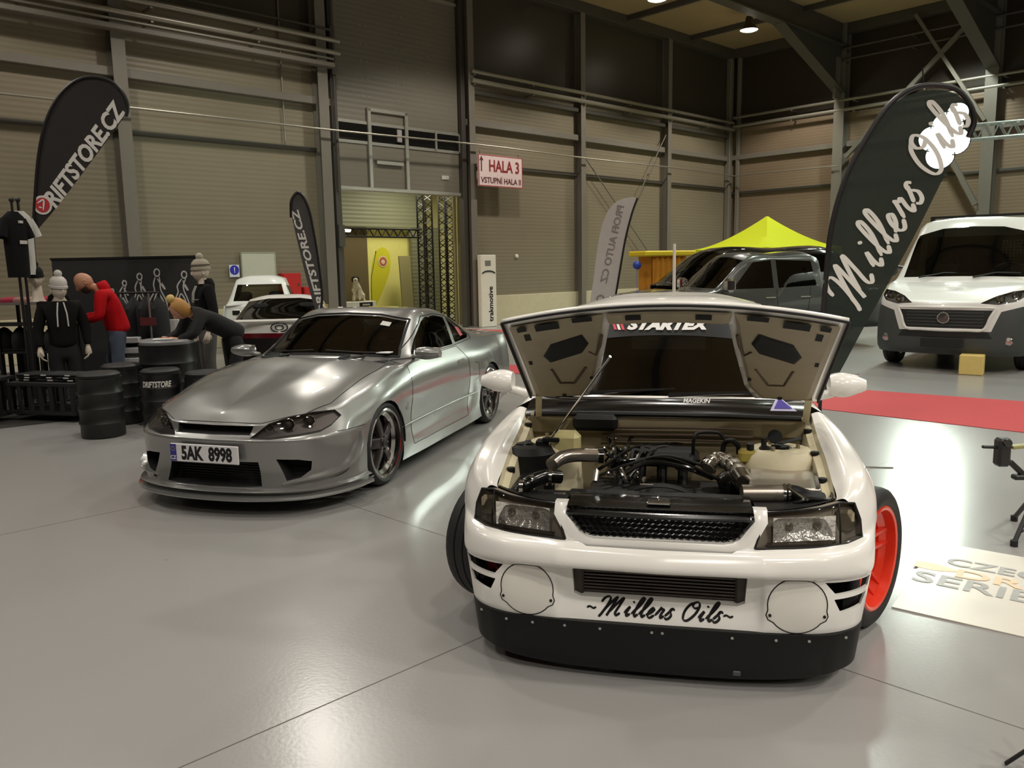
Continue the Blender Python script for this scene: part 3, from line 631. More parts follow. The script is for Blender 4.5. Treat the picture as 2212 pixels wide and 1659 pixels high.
# openings in the nose
b, q = recess(sh, OPN, 'x', -1, .10, (1, 0, .0)); obj('intake_duct', b, M_VOID, bumper)
obj('intake_mesh', MB().add([p + Vector((0, 0, 0)) for p in q], [tuple(range(len(q)))]), M_VOID, bumper)
b = MB(); [b.box((.155, 0, .225 + .018 * k), (.02, .70 - .004 * k, .008)) for k in range(8)]; obj('intercooler', b, mat('cooler_fins_black', (30, 30, 30), .5, .4), bumper)
for s in (1, -1):
    r_, q = recess(sh, [(s * a, c) for a, c in DUC], 'x', -1, .14, (1, -.15 * s, 0)); r_.add(q, [tuple(range(len(q)))]); obj('brake_duct', r_, M_VOID, bumper)
b, q = recess(sh, GR, 'x', -1, .08, (1, 0, .1)); b.add(q, [tuple(range(len(q)))]); obj('grille', b, M_VOID, sc)
# headlamp interiors
for s in (1, -1):
    hl = parts[(3, s)]
    r_, q = recess(sh, [(s * a, c) for a, c in HLP], 'x', -1, .045, (1, -.35 * s, .1)); r_.add(q, [tuple(range(len(q)))])
    obj('lamp_housing', r_, mat('lamp_housing_dark', (120, 114, 112), .25, .3), hl)
    for (yy, zz, rr) in ((.40, .572, .034), (.51, .594, .046), (.62, .612, .040)):
        h, nn = sh.hit((s * yy, zz), 'x', -1); d = (h - Vector((-.9, -.25, .3))).normalized()
        M = Matrix.Translation(h + Vector((.035, -.012 * s, .004))) @ Vector((-1, 0.35 * s, .05)).to_track_quat('Z', 'Y').to_matrix().to_4x4()
        obj('lamp_bowl', MB().lathe([(rr, .012), (rr * .92, .014), (rr * .7, -.015), (.004, -.03)], 20, M), M_CHROME, hl)
        obj('projector_lens', MB().lathe([(rr * .55, -.012), (rr * .5, .0), (rr * .3, .01), (.001, .013)], 16, M), mat('projector_glass', (60, 62, 70), .05, .3), hl)
# panel gaps
b = MB()
for s in (1, -1):
    sh.seam(b, [(.30, .585 * s), (.52, .66 * s), (.80, .675 * s), (1.2, .69 * s), (1.6, .66 * s)], 'z', 1, .0035)
    sh.seam(b, DOOR + [DOOR[0]], 'y', s, .003); sh.seam(b, [(.37, .535), (.45, .535), (.665, .53)], 'y', s, .003); sh.seam(b, [(a * s, c) for a, c in HLP + HLP[:1]], 'x', -1, .0035, .015)
    sh.seam(b, [(1.62, .878), (2.0, .893), (2.7, .897), (3.2, .918)], 'y', s, .004); sh.seam(b, [(3.2, .918), (3.25, .95), (3.1, 1.07), (2.9, 1.165), (2.6, 1.20), (2.3, 1.195), (1.75, .93)], 'y', s, .006)
    sh.seam(b, [(3.72, .6 * s), (4.3, .55 * s)], 'z', 1); sh.seam(b, [(3.04, .52), (3.12, .55), (3.12, .68), (3.02, .70)], 'y', -1, .0025)
sh.seam(b, [(.30, -.585), (.14, -.34), (.125, 0), (.14, .34), (.30, .585)], 'z', 1, .003)
sh.seam(b, [(-.3, .545), (.3, .545)], 'x', -1, .003)
obj('panel_gap', b, M_SEAM, sc)
b = MB()
sh.seam(b, [(p[0] * 1.015, p[1] + (.012 if p[1] > 1.1 else -.006)) for p in WS + WS[:1]], 'x', -1, .012); obj('windscreen_seal', b, M_SEAM, sc)
for s in (1, -1): obj('rubbing_strip', MB().tube([sh.hit((x, z), 'y', s)[0] for x, z in ((1.31, .375), (1.5, .378), (2.0, .382), (2.6, .386), (3.1, .388))], [.006, .012, .012, .012, .006], 8), M_SILV, sc)
# front lip with two blades, canards
lipP = [(-.02, 0), (.02, .37), (.15, .66), (.40, .83), (.66, .875)]
lp = spline([(x, y, 0) for x, y in [(a, -c) for a, c in lipP[::-1]] + lipP[1:]], 8)
def blade(z0, z1, grow, inset, flare=0.):
    rows = []
    for i, p in enumerate(lp):
        c = Vector((1.0, 0, 0)); d = (p - c).normalized(); k = abs(i / (len(lp) - 1) - .5) * 2; up = flare * max(0, k - .55)
        a = p + d * grow; e = p - d * inset
        rows.append([(a.x, a.y, z0 + .008 + up), (a.x + d.x * .004, a.y + d.y * .004, (z0 + z1) / 2 + up), (a.x, a.y, z1 - .004 + up), (e.x, e.y, z1 + .012 + up), (e.x, e.y, z0 + up)])
    return MB().grid(rows, cv=True)
obj('front_lip', blade(.112, .146, .03, .10), M_SILV, bumper)
obj('front_lip_blade', blade(.170, .184, .010, .06, .0), M_SILV, bumper)
SCI = sc.matrix_basis.inverted(); P0 = []
for px, py in ((779, 930), (776, 958), (766, 986), (748, 1008), (718, 1023), (684, 1033), (648, 1040), (612, 1046)):
    r_ = sh.bvh.ray_cast(SCI @ CAMP, SCI.to_3x3() @ ray(px, py)); P0.append((r_[0], r_[1]))
for s in (-1, 1):
    rows = []; n_ = len(P0)
    for i, (h, nn) in enumerate(P0):
        k = .25 + .75 * sin(pi * (i + .6) / (n_ + .2)); f_ = Vector((h.x, h.y * -s, h.z)); m_ = Vector((nn.x, nn.y * -s, nn.z)); up = Vector((0, 0, 1)) if i > 2 else Vector((-.7, 0, .5)); o_ = (m_ + up * .35).normalized() * .055 * k
        rows.append([f_ - m_ * .004, f_ + o_ + up * .004, f_ + o_ - up * .008, f_ - m_ * .004 - up * .022])
    cols = [spline([r[j] for r in rows], 6) for j in range(4)]
    obj('canard', MB().grid([[cols[j][i] for j in range(4)] for i in range(len(cols[0]))], cv=True), M_SILV, bumper)
    obj('canard_shade', MB().tube([p - Vector((0, 0, .006)) for p in cols[3]], .006, 6), M_SEAM, bumper)  # dark tube along the underside stands in for the canard's shadow
# number plate
pl = obj('number_plate', MB().box((.012, .02, .420), (.012, .535, .125), b=.004), mat('plate_white', (214, 212, 212), .35), sc)
obj('plate_band', MB().box((.0045, .263, .420), (.004, .046, .117)), mat('plate_blue', (52, 50, 130), .4), pl)
Mx = Matrix.Translation((.0055, .0, .420)) @ Matrix(((0, 0, -1, 0), (-1, 0, 0, 0), (0, 1, 0, 0), (0, 0, 0, 1)))
t = text_mb('5AK  8998', .125, .006, width=.40); obj('plate_lettering', MB().merge(t, Mx), mat('plate_black', (18, 18, 18), .5), pl, ang=0, fix=False)
Mx = Matrix.Translation((.0015, .263, .387)) @ Matrix(((0, 0, -1, 0), (-1, 0, 0, 0), (0, 1, 0, 0), (0, 0, 0, 1)))
obj('plate_country_code', MB().merge(text_mb('CZ', .035, .001), Mx), mat('plate_white', (214, 212, 212), .35), pl, ang=0, fix=False)
for k in range(8):
    a = pi / 4 * k; Mk = Matrix.Translation((.002, .263 + .014 * cos(a), .447 + .014 * sin(a))) 
    obj('plate_star', MB().box((0, 0, 0), (.001, .004, .004), Mk), mat('plate_yellow', (220, 190, 60), .5), pl)
obj('plate_bracket', MB().box((.035, .02, .418), (.04, .45, .09)), M_INT, pl)
for s in (1, -1): h = sh.hit((1.44, .53), 'y', s)[0]; obj('wing_emblem', MB().box((1.44, h.y, .53), (.045, .006, .06), b=.002), mat('emblem_dull', (120, 120, 118), .4, .3), sc)
# cabin
b = MB(); b.box((2.35, 0, .30), (1.9, 1.36, .2)); b.box((1.62, 0, .74), (.35, 1.3, .28), b=.06); b.box((3.15, 0, .72), (.5, 1.2, .3), b=.05)
b.box((2.3, .72, .6), (1.4, .06, .5)); b.box((2.3, -.72, .6), (1.4, .06, .5)); b.box((2.6, 0, .45), (1.9, .2, .2), b=.04); b.box((2.6, 0, 1.19), (.9, .9, .02))
obj('cabin_lining', b, M_INT, sc)
for y in (.36, -.36): b = MB(); seat(b, 2.35, y); obj('seat', b, mat('seat_cloth_dark', (30, 30, 32), .9), sc)
A = Matrix.Translation((1.93, -.36, .83)) @ Matrix.Rotation(R(-65), 4, 'Y'); b = MB(); b.tube([A @ Vector((.17 * cos(t), .17 * sin(t), 0)) for t in [2 * pi * k / 24 for k in range(24)]], .016, 8, True)
b.bar(A @ Vector((-.16, 0, 0)), A @ Vector((.16, 0, 0)), .04, .015); obj('steering_wheel', b, M_INT, sc)
obj('rear_view_mirror', MB().box((2.02, -.02, 1.12), (.03, .24, .06), b=.012).bar((2.02, -.02, 1.14), (2.06, 0, 1.2), .015), M_INT, sc)
obj('tax_sticker', MB().add([sh.hit(p, 'x', -1)[0] + Vector((-.004, 0, 0)) for p in ((-.44, 1.13), (-.36, 1.145), (-.36, 1.175), (-.44, 1.16))], [(0, 1, 2, 3)]), mat('sticker_white', (210, 208, 200), .5), sc)
b = MB(); b.add([sh.hit(p, 'y', -1)[0] + Vector((0, -.004, 0)) for p in ((2.97, .96), (3.07, .965), (3.07, 1.04), (2.97, 1.05))], [(0, 1, 2, 3)]); obj('window_sticker', b, mat('sticker_red', (180, 70, 74), .5), sc)
obj('dash_paper', MB().box((1.66, -.42, .935), (.09, .34, .008), Matrix.Rotation(0, 4, 'Y')), mat('paper_white', (226, 226, 224), .7), sc)
# wipers, mirrors, handles
for y0, y1 in ((.05, .52), (-.5, -.06)):
    P = [sh.hit((y0 + (y1 - y0) * t, .945 - .03 * abs(2 * (y0 + (y1 - y0) * t)) + .012), 'x', -1)[0] + Vector((-.012, 0, 0.008)) for t in (0, .25, .5, .75, 1)]; obj('wiper', MB().tube(P, .006, 6), M_BLACK, sc)
for s in (1, -1):
    rows = []
    for t in range(7):
        a = t / 6; y = (.80 + .20 * a) * s; k = .75 + .25 * sin(pi * min(1, a * 1.1 + .1)); k = k if t < 6 else .55
        rows.append([(1.74 + .055 * k * cos(2 * pi * j / 16) * 1.3, y, .925 + .055 * k * sin(2 * pi * j / 16)) for j in range(16)])
    b = MB().grid(rows, cv=True); b.add(rows[-1], [tuple(range(16))]); b.add(rows[0], [tuple(range(16))]); b.bar((1.76, .74 * s, .89), (1.75, .83 * s, .905), .06, .03, b=.01)
    mo = obj('wing_mirror', b, M_SILV, sc, ang=60); obj('mirror_glass', MB().box((1.815, .90 * s, .925), (.006, .16, .085), b=.002), M_CHROME, mo)
    h, nn = sh.hit((2.70, .745), 'y', s); b = MB().box((2.70, h.y, .745), (.17, .02, .035), b=.008); obj('door_handle', b, M_SILV, sc)
# wheels and arch liners
for s in (1, -1):
    for xc in (1.0, 3.5):
        wheel(sc, (xc, .745 * s, .32), 0, .32, .205, .262, dict(n=5, off=.25, dish=-.03, w0=.085, w1=.075, ph=.5), M_TYRE, M_RIMD, M_LIP, face=s)
        arch_liner(sc, xc, .80, .30, .352, .30, s, M_VOID)
obj('underbody', MB().box((2.2, 0, .19), (3.6, 1.1, .08)), M_VOID, sc)
for s in (1, -1): obj('tail_light', MB().box((4.33, .58 * s, .74), (.06, .26, .16), b=.02), mat('tail_lens_red', (120, 14, 18), .15), sc)

# ================================================================ WHITE RALLY-STYLE CAR WITH OPEN BONNET
M_WHT = mat('white_paint', (240, 237, 230), .22, 0., .5, coat=.6, var=.02)
M_WHTB = mat('bay_white_dusty', (206, 196, 164), .5, var=.12, scale=14)
M_BLKG = mat('black_gloss', (11, 11, 11), .2, coat=.3)
M_BLKM = mat('black_plastic', (12, 12, 11), .5, spec=.35)
M_ALUB = mat('brushed_aluminium', (190, 182, 172), .32, .85, aniso=(2, 60, 2))
M_ORG = mat('orange_red_rim', (222, 52, 28), .35, .1, coat=.4)
M_ORGD = mat('orange_red_rim_lip', (226, 58, 32), .3, .1, coat=.4)
wc = thing('car', 'white rally-style car with raised bonnet, bare engine bay and orange wheels', 'car')
WM = car_frame(R(78.2), .534, 2.883); wc.matrix_world = WM; WMI = WM.inverted()
def wl_(x, y, z): return WMI @ at_z(x, y, z)          # photo pixel and height -> place in the car
FR = [
 [(.065, 0, .232), (.10, 0, .33), (.09, 0, .452), (-.03, 0, .487), (-.02, 0, .547), (.02, 0, .575), (.03, 0, .64), (.05, 0, .71), (.07, 0, .715), (.10, 0, .715)],
 [(.068, .33, .232), (.10, .335, .33), (.09, .335, .452), (-.015, .33, .487), (-.004, .33, .548), (.03, .33, .575), (.045, .33, .64), (.065, .33, .71), (.085, .33, .715), (.115, .33, .715)],
 [(.07, .42, .232), (.062, .425, .33), (.065, .425, .452), (0, .425, .487), (.01, .42, .549), (.05, .42, .575), (.065, .42, .64), (.085, .41, .712), (.105, .41, .718), (.135, .41, .718)],
 [(.10, .62, .232), (.085, .625, .33), (.09, .63, .45), (.055, .63, .485), (.065, .63, .552), (.12, .62, .575), (.135, .62, .64), (.16, .605, .71), (.185, .595, .72), (.215, .585, .72)],
 [(.20, .755, .225), (.20, .77, .33), (.205, .785, .44), (.185, .79, .476), (.20, .785, .555), (.25, .765, .58), (.262, .757, .64), (.275, .738, .698), (.27, .705, .722), (.272, .672, .712)],
 [(.38, .80, .20), (.385, .82, .33), (.395, .84, .44), (.395, .845, .48), (.40, .85, .555), (.41, .855, .60), (.41, .845, .68), (.41, .805, .765), (.41, .735, .785), (.41, .678, .755)],
 [(.60, .80, .20), (.60, .83, .33), (.60, .855, .44), (.60, .865, .48), (.60, .875, .56), (.60, .88, .62), (.60, .868, .72), (.60, .815, .815), (.60, .735, .83), (.60, .685, .80)],
 [(.85, .80, .20), (.85, .83, .33), (.85, .86, .44), (.85, .87, .48), (.85, .88, .57), (.85, .883, .64), (.85, .868, .74), (.85, .80, .855), (.85, .735, .868), (.85, .69, .842)],
 [(1.10, .79, .20), (1.10, .81, .33), (1.10, .83, .44), (1.10, .835, .48), (1.10, .84, .57), (1.10, .835, .65), (1.10, .82, .77), (1.10, .775, .885), (1.10, .735, .908), (1.10, .70, .90)]]
sh = Shell(FR, 9, 5, sv=(2, 5, 7))
fr = lambda c, n: c.x < .42
sh.cut([(.80 + .36 * cos(2 * pi * k / 26), .30 + .36 * sin(2 * pi * k / 26)) for k in range(26)], 'y', 99, lambda c, n: abs(c.y) > .7 and c.z < .72)
sh.cut([(-.27, .566), (-.335, .592), (-.385, .70), (-.385, .80), (.385, .80), (.385, .70), (.335, .592), (.27, .566)], 'x', 99, lambda c, n: c.x < .3)
sh.cut([(0, .30), (.262, .30), (.262, .80), (0, .80)], 'z', 99, lambda c, n: n.z > .35 and c.z > .69, mirror=True)
HL = [(.352, .582), (.396, .708), (.68, .712), (.742, .70), (.764, .64), (.768, .578), (.70, .574)]
sh.cut(HL, 'x', 3, fr, mirror=True)
IC = [(-.328, .338), (-.335, .45), (.335, .45), (.328, .338), (.30, .325), (-.30, .325)]
sh.cut(IC, 'x', 99, lambda c, n: c.x < .2 and c.z < .47 and c.x > .02)
V1 = [(.612, .446), (.80, .436), (.787, .396), (.655, .396)]; V2 = [(.648, .378), (.782, .376), (.76, .330), (.675, .322)]
sh.cut(V1, 'x', 99, fr, mirror=True); sh.cut(V2, 'x', 99, fr, mirror=True)
def fog(cy, cz=.356, r=.106):
    P = []
    for k in range(40):
        a = 2 * pi * k / 40; rr = r * (1 + (.10 if abs(a - R(200)) < .14 or abs(a - R(340)) < .14 else 0) + .015 * cos(2 * a)); P.append((cy + rr * cos(a), cz + rr * 1.02 * sin(a) - (.006 if a > pi else 0)))
    return P
FG = fog(.515); sh.cut(FG, 'x', 5, lambda c, n: c.x < .25 and c.z < .475 and n.x < -.2, mirror=True)
sh.cut([(-.2, .0), (-.2, .562), (.22, .562), (.262, .572), (.40, .572), (.455, .54), (.455, 0)], 'y', 1, lambda c, n: c.x < .5, over=(0,))
pt = sh.finish({0: ('front_wing', M_WHT, None), 1: ('front_bumper', M_WHT, None), 3: ('headlight', M_LENS, None), 5: ('fog_lamp_cover', mat('fog_cover_white', (230, 226, 216), .34, coat=.3), None)}, wc, split=(0, 3, 5))
bp = pt[1]
b, q = recess(sh, IC, 'x', -1, .07, (1, 0, 0)); obj('cooler_opening', b, M_WHT, bp)
icp = obj('intercooler', MB().box((.185, 0, .39), (.03, .70, .16)), M_VOID, wc)
M_FIN = mat('cooler_bars', (88, 80, 74), .45, .5)
for k in range(9): obj('cooler_bar', MB().box((.155, 0, .335 + k * .0135), (.03, .60, .006)), M_FIN, icp)
for s in (1, -1): obj('cooler_tank', MB().box((.15, .315 * s, .39), (.05, .045, .14), b=.008), mat('cooler_tank_grey', (70, 64, 58), .4, .6), icp)
for s in (1, -1):
    for V in (V1, V2):
        r_, q = recess(sh, [(s * a, c) for a, c in V], 'x', -1, .012, (1, -.3 * s, 0)); obj('bumper_vent', r_, M_WHT, bp)
    r_, q = recess(sh, [(s * a, c) for a, c in HL], 'x', -1, .04, (1, -.15 * s, -.1)); r_.add(q, [tuple(range(len(q)))]); hl = pt[(3, s)]
    obj('lamp_housing', r_, mat('lamp_housing_grey', (160, 150, 134), .3, 0.), hl)
    c = sh.hit((s * .535, .642), 'x', -1)[0]; rows = []
    for a in range(13):
        u = -1 + a / 6; rows.append([(c.x + .036 - .028 * max(u * u, v * v) + .28 * (u * .115 * 1.0), c.y + s * u * .115, c.z + v * .047) for v in [-1 + b_ / 5 for b_ in range(11)]])
    rf = obj('lamp_reflector', MB().grid(rows), mat('faceted_chrome', (238, 234, 226), .22, .6, bump=.9, bscale=55), hl)
    for yo in (-.055, .05): M = Matrix.Translation(c + Vector((.022 + yo * .28, s * yo, .004))) @ Matrix.Rotation(R(-90), 4, 'Y'); obj('bulb', MB().lathe([(.018, -.012), (.016, .0), (.012, .006), (.001, .008)], 14, M), mat('bulb_cap', (150, 142, 128), .15, .6), hl)
    lo = sh.line([(s * .40, .592), (s * .66, .590)], 'x', -1, -.006, .03); obj('lamp_lower_trim', MB().grid([[p + Vector((0, 0, -.012)), p, p + Vector((.02, 0, .004))] for p in lo]), mat('lamp_trim_brown', (84, 74, 62), .3), hl)
    c = sh.hit((s * .71, .64), 'x', -1)[0]; obj('indicator_bowl', MB().box(c + Vector((.03, -.01 * s, 0)), (.03, .07, .09), b=.012), mat('indicator_grey', (150, 140, 118), .2, .5), hl)
    d1 = sh.line([(s * .672, .576), (s * .672, .71)], 'x', -1, .001, .02); obj('lens_divider', MB().tube(d1, .004, 6), M_BLKM, hl)
# black splitter with fixing screws
SP = [(.045, 0), (.05, .33), (.075, .60), (.125, .70), (.20, .765), (.36, .805), (.46, .81)]
pl_ = spline([(x, -y, 0) for x, y in SP[::-1]] + [(x, y, 0) for x, y in SP[1:]], 6)
rows = [[(p.x + .022, p.y * .985, .242), (p.x, p.y, .242), (p.x - .002, p.y, .235), (p.x + .004 + .02 * (abs(p.y) / .8) ** 2, p.y * .985, .06 + .03 * (abs(p.y) / .8) ** 3), (p.x + .012 + .02 * (abs(p.y) / .8) ** 2, p.y * .97, .045 + .05 * (abs(p.y) / .8) ** 4), (p.x + .09, p.y * .93, .045 + .05 * (abs(p.y) / .8) ** 4), (p.x + .09, p.y * .93, .242)] for p in pl_]
spl = obj('splitter', MB().grid(rows, cv=True), M_BLKM, wc)
for y in (-.70, -.56, -.44, -.28, -.02, .02, .22, .36, .49, .60, .72):
    x = min((abs(p.y - y), p.x) for p in pl_)[1]; obj('screw', MB().cyl((x - .007, y, .222), (x + .01, y, .222), .006, n=8), M_LIP, spl)
obj('tow_eye_cap', MB().box((.055, -.30, .075), (.01, .03, .02), b=.003), mat('cap_grey', (70, 70, 72), .4), spl)
# script on the bumper
st, w_ = script_strokes('Millers Oils', .0235, .42)
mb_ = stroke_mb(st, .0062, .5, 7); k = .475 / w_
M_SCR = mat('script_black', (16, 15, 15), .4)
def scr(mbx): return sh.decal(MB().add([(-p[0] * k - .005, p[1] * k * .88 + .285) for p in mbx.v], mbx.f), 'x', -1, .003)
obj('bumper_script', scr(mb_), M_SCR, bp, ang=0)
for x0 in (-.262, .262): obj('script_dash', scr(stroke_mb([[(x0 / k - .011, .0), (x0 / k - .004, .003), (x0 / k + .004, -.001), (x0 / k + .011, .002)]], .005, .7)), M_SCR, bp, ang=0)
# gaps round the lamps and fog covers
for s in (1, -1):
    for i_, (pts_, ax_, sd_, r_, st_) in enumerate((([(a * s, c) for a, c in HL + HL[:1]], 'x', -1, .004, .015), ([(.455, .54), (.455, .2)], 'y', s, .003, .03), ([(a * s, c) for a, c in FG + FG[:1]], 'x', -1, .0026, .01))):
        b = MB(); sh.seam(b, pts_, ax_, sd_, r_, st_); obj(('lamp_gap', 'wing_gap', 'fog_cover_gap')[i_], b, M_SEAM, pt[(3, s)] if i_ == 0 else wc if i_ == 1 else pt[(5, s)])
    for k_ in (200, 340): h = sh.hit((s * .515 + .105 * cos(R(k_)), .35 + .105 * sin(R(k_))), 'x', -1)[0]; obj('cover_screw', MB().cyl(h, h + Vector((-.004, 0, 0)), .006, n=8), M_SEAM, pt[(5, s)])
# grille surround, mesh and crossbar
def U(y1, z1, y0, z0): return [(y1, z1), (y1 - .004, z1 - .04), (y0 + .03, z0 + .03), (y0, z0 + .008), (y0 - .05, z0)]
out = [(.398, .716), (.398, .675), (.350, .585), (.325, .566), (.27, .558)]; inn = [(.348, .716), (.352, .68), (.300, .612), (.275, .598), (.24, .593)]
rows = []
for s, seq in ((1, range(5)), (-1, range(4, -1, -1))):
    for i in seq:
        (yo, zo), (yi, zi) = out[i], inn[i]; xb = .035 + .03 * (yo / .4) ** 2 + (.03 if i == 0 else 0); xb -= .035 * (1 - abs(yo) / .42)
        rows.append([(xb + .03, s * yo, zo), (xb - .012, s * yo, zo), (xb - .02, s * (yo + yi) / 2, (zo + zi) / 2), (xb - .012, s * yi, zi), (xb + .03, s * yi, zi)])
gs = MB().grid(rows, cv=True); gs.add(rows[0], [(0, 1, 2, 3, 4)]); gs.add(rows[-1], [(0, 1, 2, 3, 4)])
gr = obj('grille_surround', gs, M_WHT, wc, ang=50)
g = MB()
for i in range(26):
    for j in range(6):
        y = -.32 + i * .0256 + (j % 2) * .0128; z = .605 + j * .018; g.tube([(.055, y + .012 * cos(2 * pi * q / 6 + .52), z + .012 * sin(2 * pi * q / 6 + .52)) for q in range(6)], .0022, 4, True)
obj('grille_mesh', g, M_BLKG, gr); obj('grille_backing', MB().box((.12, 0, .63), (.02, .74, .14)), M_VOID, gr)
obj('grille_bar', MB().tube(spline([(.055, -.345, .685), (.04, -.3, .69), (.02, 0, .692), (.04, .3, .69), (.055, .345, .685)], 6), .012, 8), M_BLKG, gr)
# front panel and engine bay
obj('slam_panel', MB().grid([[(.055, y * 1.02, .705), (.05, y, .712), (.15, y, .722), (.22, y, .715), (.22, y, .60)] for y in [-.345 + i * .069 for i in range(11)]]), M_BLKG, wc)
for s in (1, -1): obj('lamp_panel', MB().grid([[(.085 + .2 * ((y - .36) / .32) ** 2, s * y, .715), (.13 + .18 * ((y - .36) / .32) ** 2, s * y, .712), (.26 + .06 * (y - .36) / .32, s * y, .695), (.27 + .06 * (y - .36) / .32, s * y, .55)] for y in [.36 + i * .04 for i in range(9)]]), M_BLKM, wc)
obj('bay_side_cover', MB().box((.44, .585, .62), (.34, .12, .16), b=.03).box((.34, .40, .60), (.18, .3, .14), b=.03), M_BLKM, wc); obj('bay_side_cover', MB().box((.36, -.45, .58), (.2, .3, .16), b=.03), M_BLKM, wc)
obj('bonnet_latch', MB().box((.10, 0, .735), (.03, .012, .03), b=.004).box((.10, 0, .725), (.05, .09, .012), b=.003), M_LIP, wc)
obj('bay_floor', MB().box((.66, 0, .44), (.9, 1.36, .04)), M_VOID, wc)
for s in (1, -1):
    P = [(.27, .672, .712), (.41, .678, .755), (.60, .685, .80), (.85, .69, .842), (1.10, .70, .90)]
    P = spline([(a, b_ * s, c) for a, b_, c in P], 5)
    rows = [[p, p + Vector((0, -.012 * s, -.022)), p + Vector((0, -.04 * s, -.028)), p + Vector((0, -.05 * s, -.12)), Vector((p.x, .58 * s, .46))] for p in P]
    iw = obj('inner_wing', MB().grid(rows), M_WHTB, wc)
    for x in (.45, .70, .93): q = min(P, key=lambda p: abs(p.x - x)); obj('rubber_stop', MB().cyl(q + Vector((0, -.03 * s, -.035)), q + Vector((0, -.03 * s, -.012)), .018, n=10), M_BLKM, iw)
    if s > 0: tw, th, tr = (.80, .52), .80, .12
    else: tw, th, tr = (.76, -.52), .80, .15
    obj('strut_tower', MB().lathe([(tr * 1.3, .45), (tr * 1.15, .72), (tr, th - .02), (tr * .85, th), (.05, th + .005), (.045, th - .02), (.001, th - .02)], 28, Matrix.Translation((*tw, 0))), M_WHTB, wc)
    for k in range(3): obj('strut_nut', MB().cyl((tw[0] + .075 * cos(k * 2.1 + .5), tw[1] + .075 * sin(k * 2.1 + .5), th), (tw[0] + .075 * cos(k * 2.1 + .5), tw[1] + .075 * sin(k * 2.1 + .5), th + .02), .01, n=6), mat('zinc_nut', (150, 140, 110), .4, .7), wc)
    obj('strut_mount', MB().cyl((*tw, th - .01), (*tw, th + .012), .04, n=16), M_BLKM, wc)
    arch_liner(wc, .80, .70, .30, .40, .12, s, M_VOID, .95)
fwb = MB().grid([[(1.03, y, .45), (1.02, y, .78), (1.00, y, .80), (.995, y, .885), (1.02, y, .895)] for y in (-.66, -.4, 0, .4, .66)]); obj('firewall', fwb, mat('firewall_olive', (138, 126, 98), .5, var=.15), wc)
obj('bay_seal', MB().tube([(1.0, -.64, .892), (.99, -.3, .90), (.985, 0, .902), (.99, .3, .90), (1.0, .64, .892)], .014, 8), M_BLKM, wc)
for z_ in (.835, .80, .775): obj('brake_line', MB().tube(spline([(.985, -.42, z_), (.975, -.1, z_ + .004), (.98, .30, z_ - .004)], 6), .006, 6), mat('line_steel', (120, 104, 92), .35, .8), wc)
obj('wiper_motor', MB().box((.97, .33, .86), (.08, .22, .08), b=.02), M_BLKM, wc)
obj('cowl_panel', MB().grid([[(1.01, y, .895 - .02 * (y / .66) ** 2), (1.035, y, .928 - .03 * (y / .66) ** 2), (1.09, y, .947 - .03 * (y / .66) ** 2), (1.15, y, .955 - .02 * (y / .66) ** 2), (1.26 + .12 * (y / .66) ** 2, y, .945 - .02 * (y / .66) ** 2)] for y in [-.69 + i * .069 for i in range(21)]]), M_BLKG, wc)
for y0, y1, dz in ((.55, -.05, 0), (-.02, -.60, .01)): obj('wiper', MB().tube([(1.13, y0, .965 + dz), (1.16, (y0 + y1) / 2, .985), (1.2, y1, .995 - dz)], [.012, .009, .006], 6), M_BLKG, wc)
# engine: flat four with black covers, pipes, turbo hose, aluminium tank
eng = obj('engine_block', MB().box((.55, 0, .56), (.46, .66, .16), b=.03).box((.40, .0, .60), (.16, .5, .12), b=.02), mat('engine_black', (26, 25, 23), .45, .2), wc)
obj('radiator', MB().box((.27, .02, .60), (.06, .68, .18), b=.01).box((.27, .02, .695), (.07, .70, .03), b=.01), M_BLKM, wc)
c = wl_(1425, 1060, .70)
obj('belt_cover', MB().grid([[(c.x + dx, c.y + .17 * cos(a) * kx, c.z - .07 + .095 * sin(a) * kx) for dx, kx in ((-.03, .96), (-.03, 1), (.03, 1), (.05, .9))] for a in [pi * i / 18 for i in range(19)]]), M_BLKM, eng)
c2 = wl_(1397, 1047, .735); obj('cover_badge', MB().box(c2, (.012, .055, .006), b=.001), mat('badge_silver', (170, 164, 156), .3, .8), eng)
obj('oil_filler', MB().cyl(wl_(1405, 985, .74), wl_(1405, 975, .76), .03, n=14), M_BLKM, eng)
im = obj('intake_manifold', MB().box(wl_(1440, 985, .74), (.20, .30, .07), b=.03), M_BLKM, eng)
for i in range(4): a = wl_(1340 + i * 45, 1010, .70); obj('intake_runner', MB().tube(spline([a + Vector((-.06, 0, -.08)), a, a + Vector((.10, 0, .03))], 5), .024, 10), M_BLKM, eng)
rnd = random.Random(3)
for i in range(26):
    px, py = rnd.uniform(1285, 1400), rnd.uniform(960, 1045); a = wl_(px, py, rnd.uniform(.66, .76)); dv = Vector((rnd.uniform(-.03, .03), rnd.uniform(-.03, .03), rnd.uniform(.01, .04)))
    obj('fuel_fitting', MB().cyl(a, a + dv, rnd.uniform(.005, .012), n=8).ball(a + dv, .009, 5), M_LIP if rnd.random() < .35 else M_BLKG, eng)
for i in range(12):
    a = wl_(rnd.uniform(1290, 1560), rnd.uniform(955, 1050), .72); e = wl_(rnd.uniform(1290, 1560), rnd.uniform(960, 1050), .70)
    obj('hose', MB().tube(spline([a, a.lerp(e, .35) + Vector((.02, .02, .06)), a.lerp(e, .7) + Vector((-.02, 0, .05)), e], 6), rnd.uniform(.006, .013), 8), M_BLKG if i % 3 else M_BLKM, eng)
P = [wl_(1192, 1004, .77), wl_(1212, 990, .785), wl_(1245, 983, .79), wl_(1300, 984, .78)]
obj('intake_pipe', MB().tube(spline(P, 7), .031, 16), mat('pipe_polished', (200, 192, 182), .22, .95), wc)
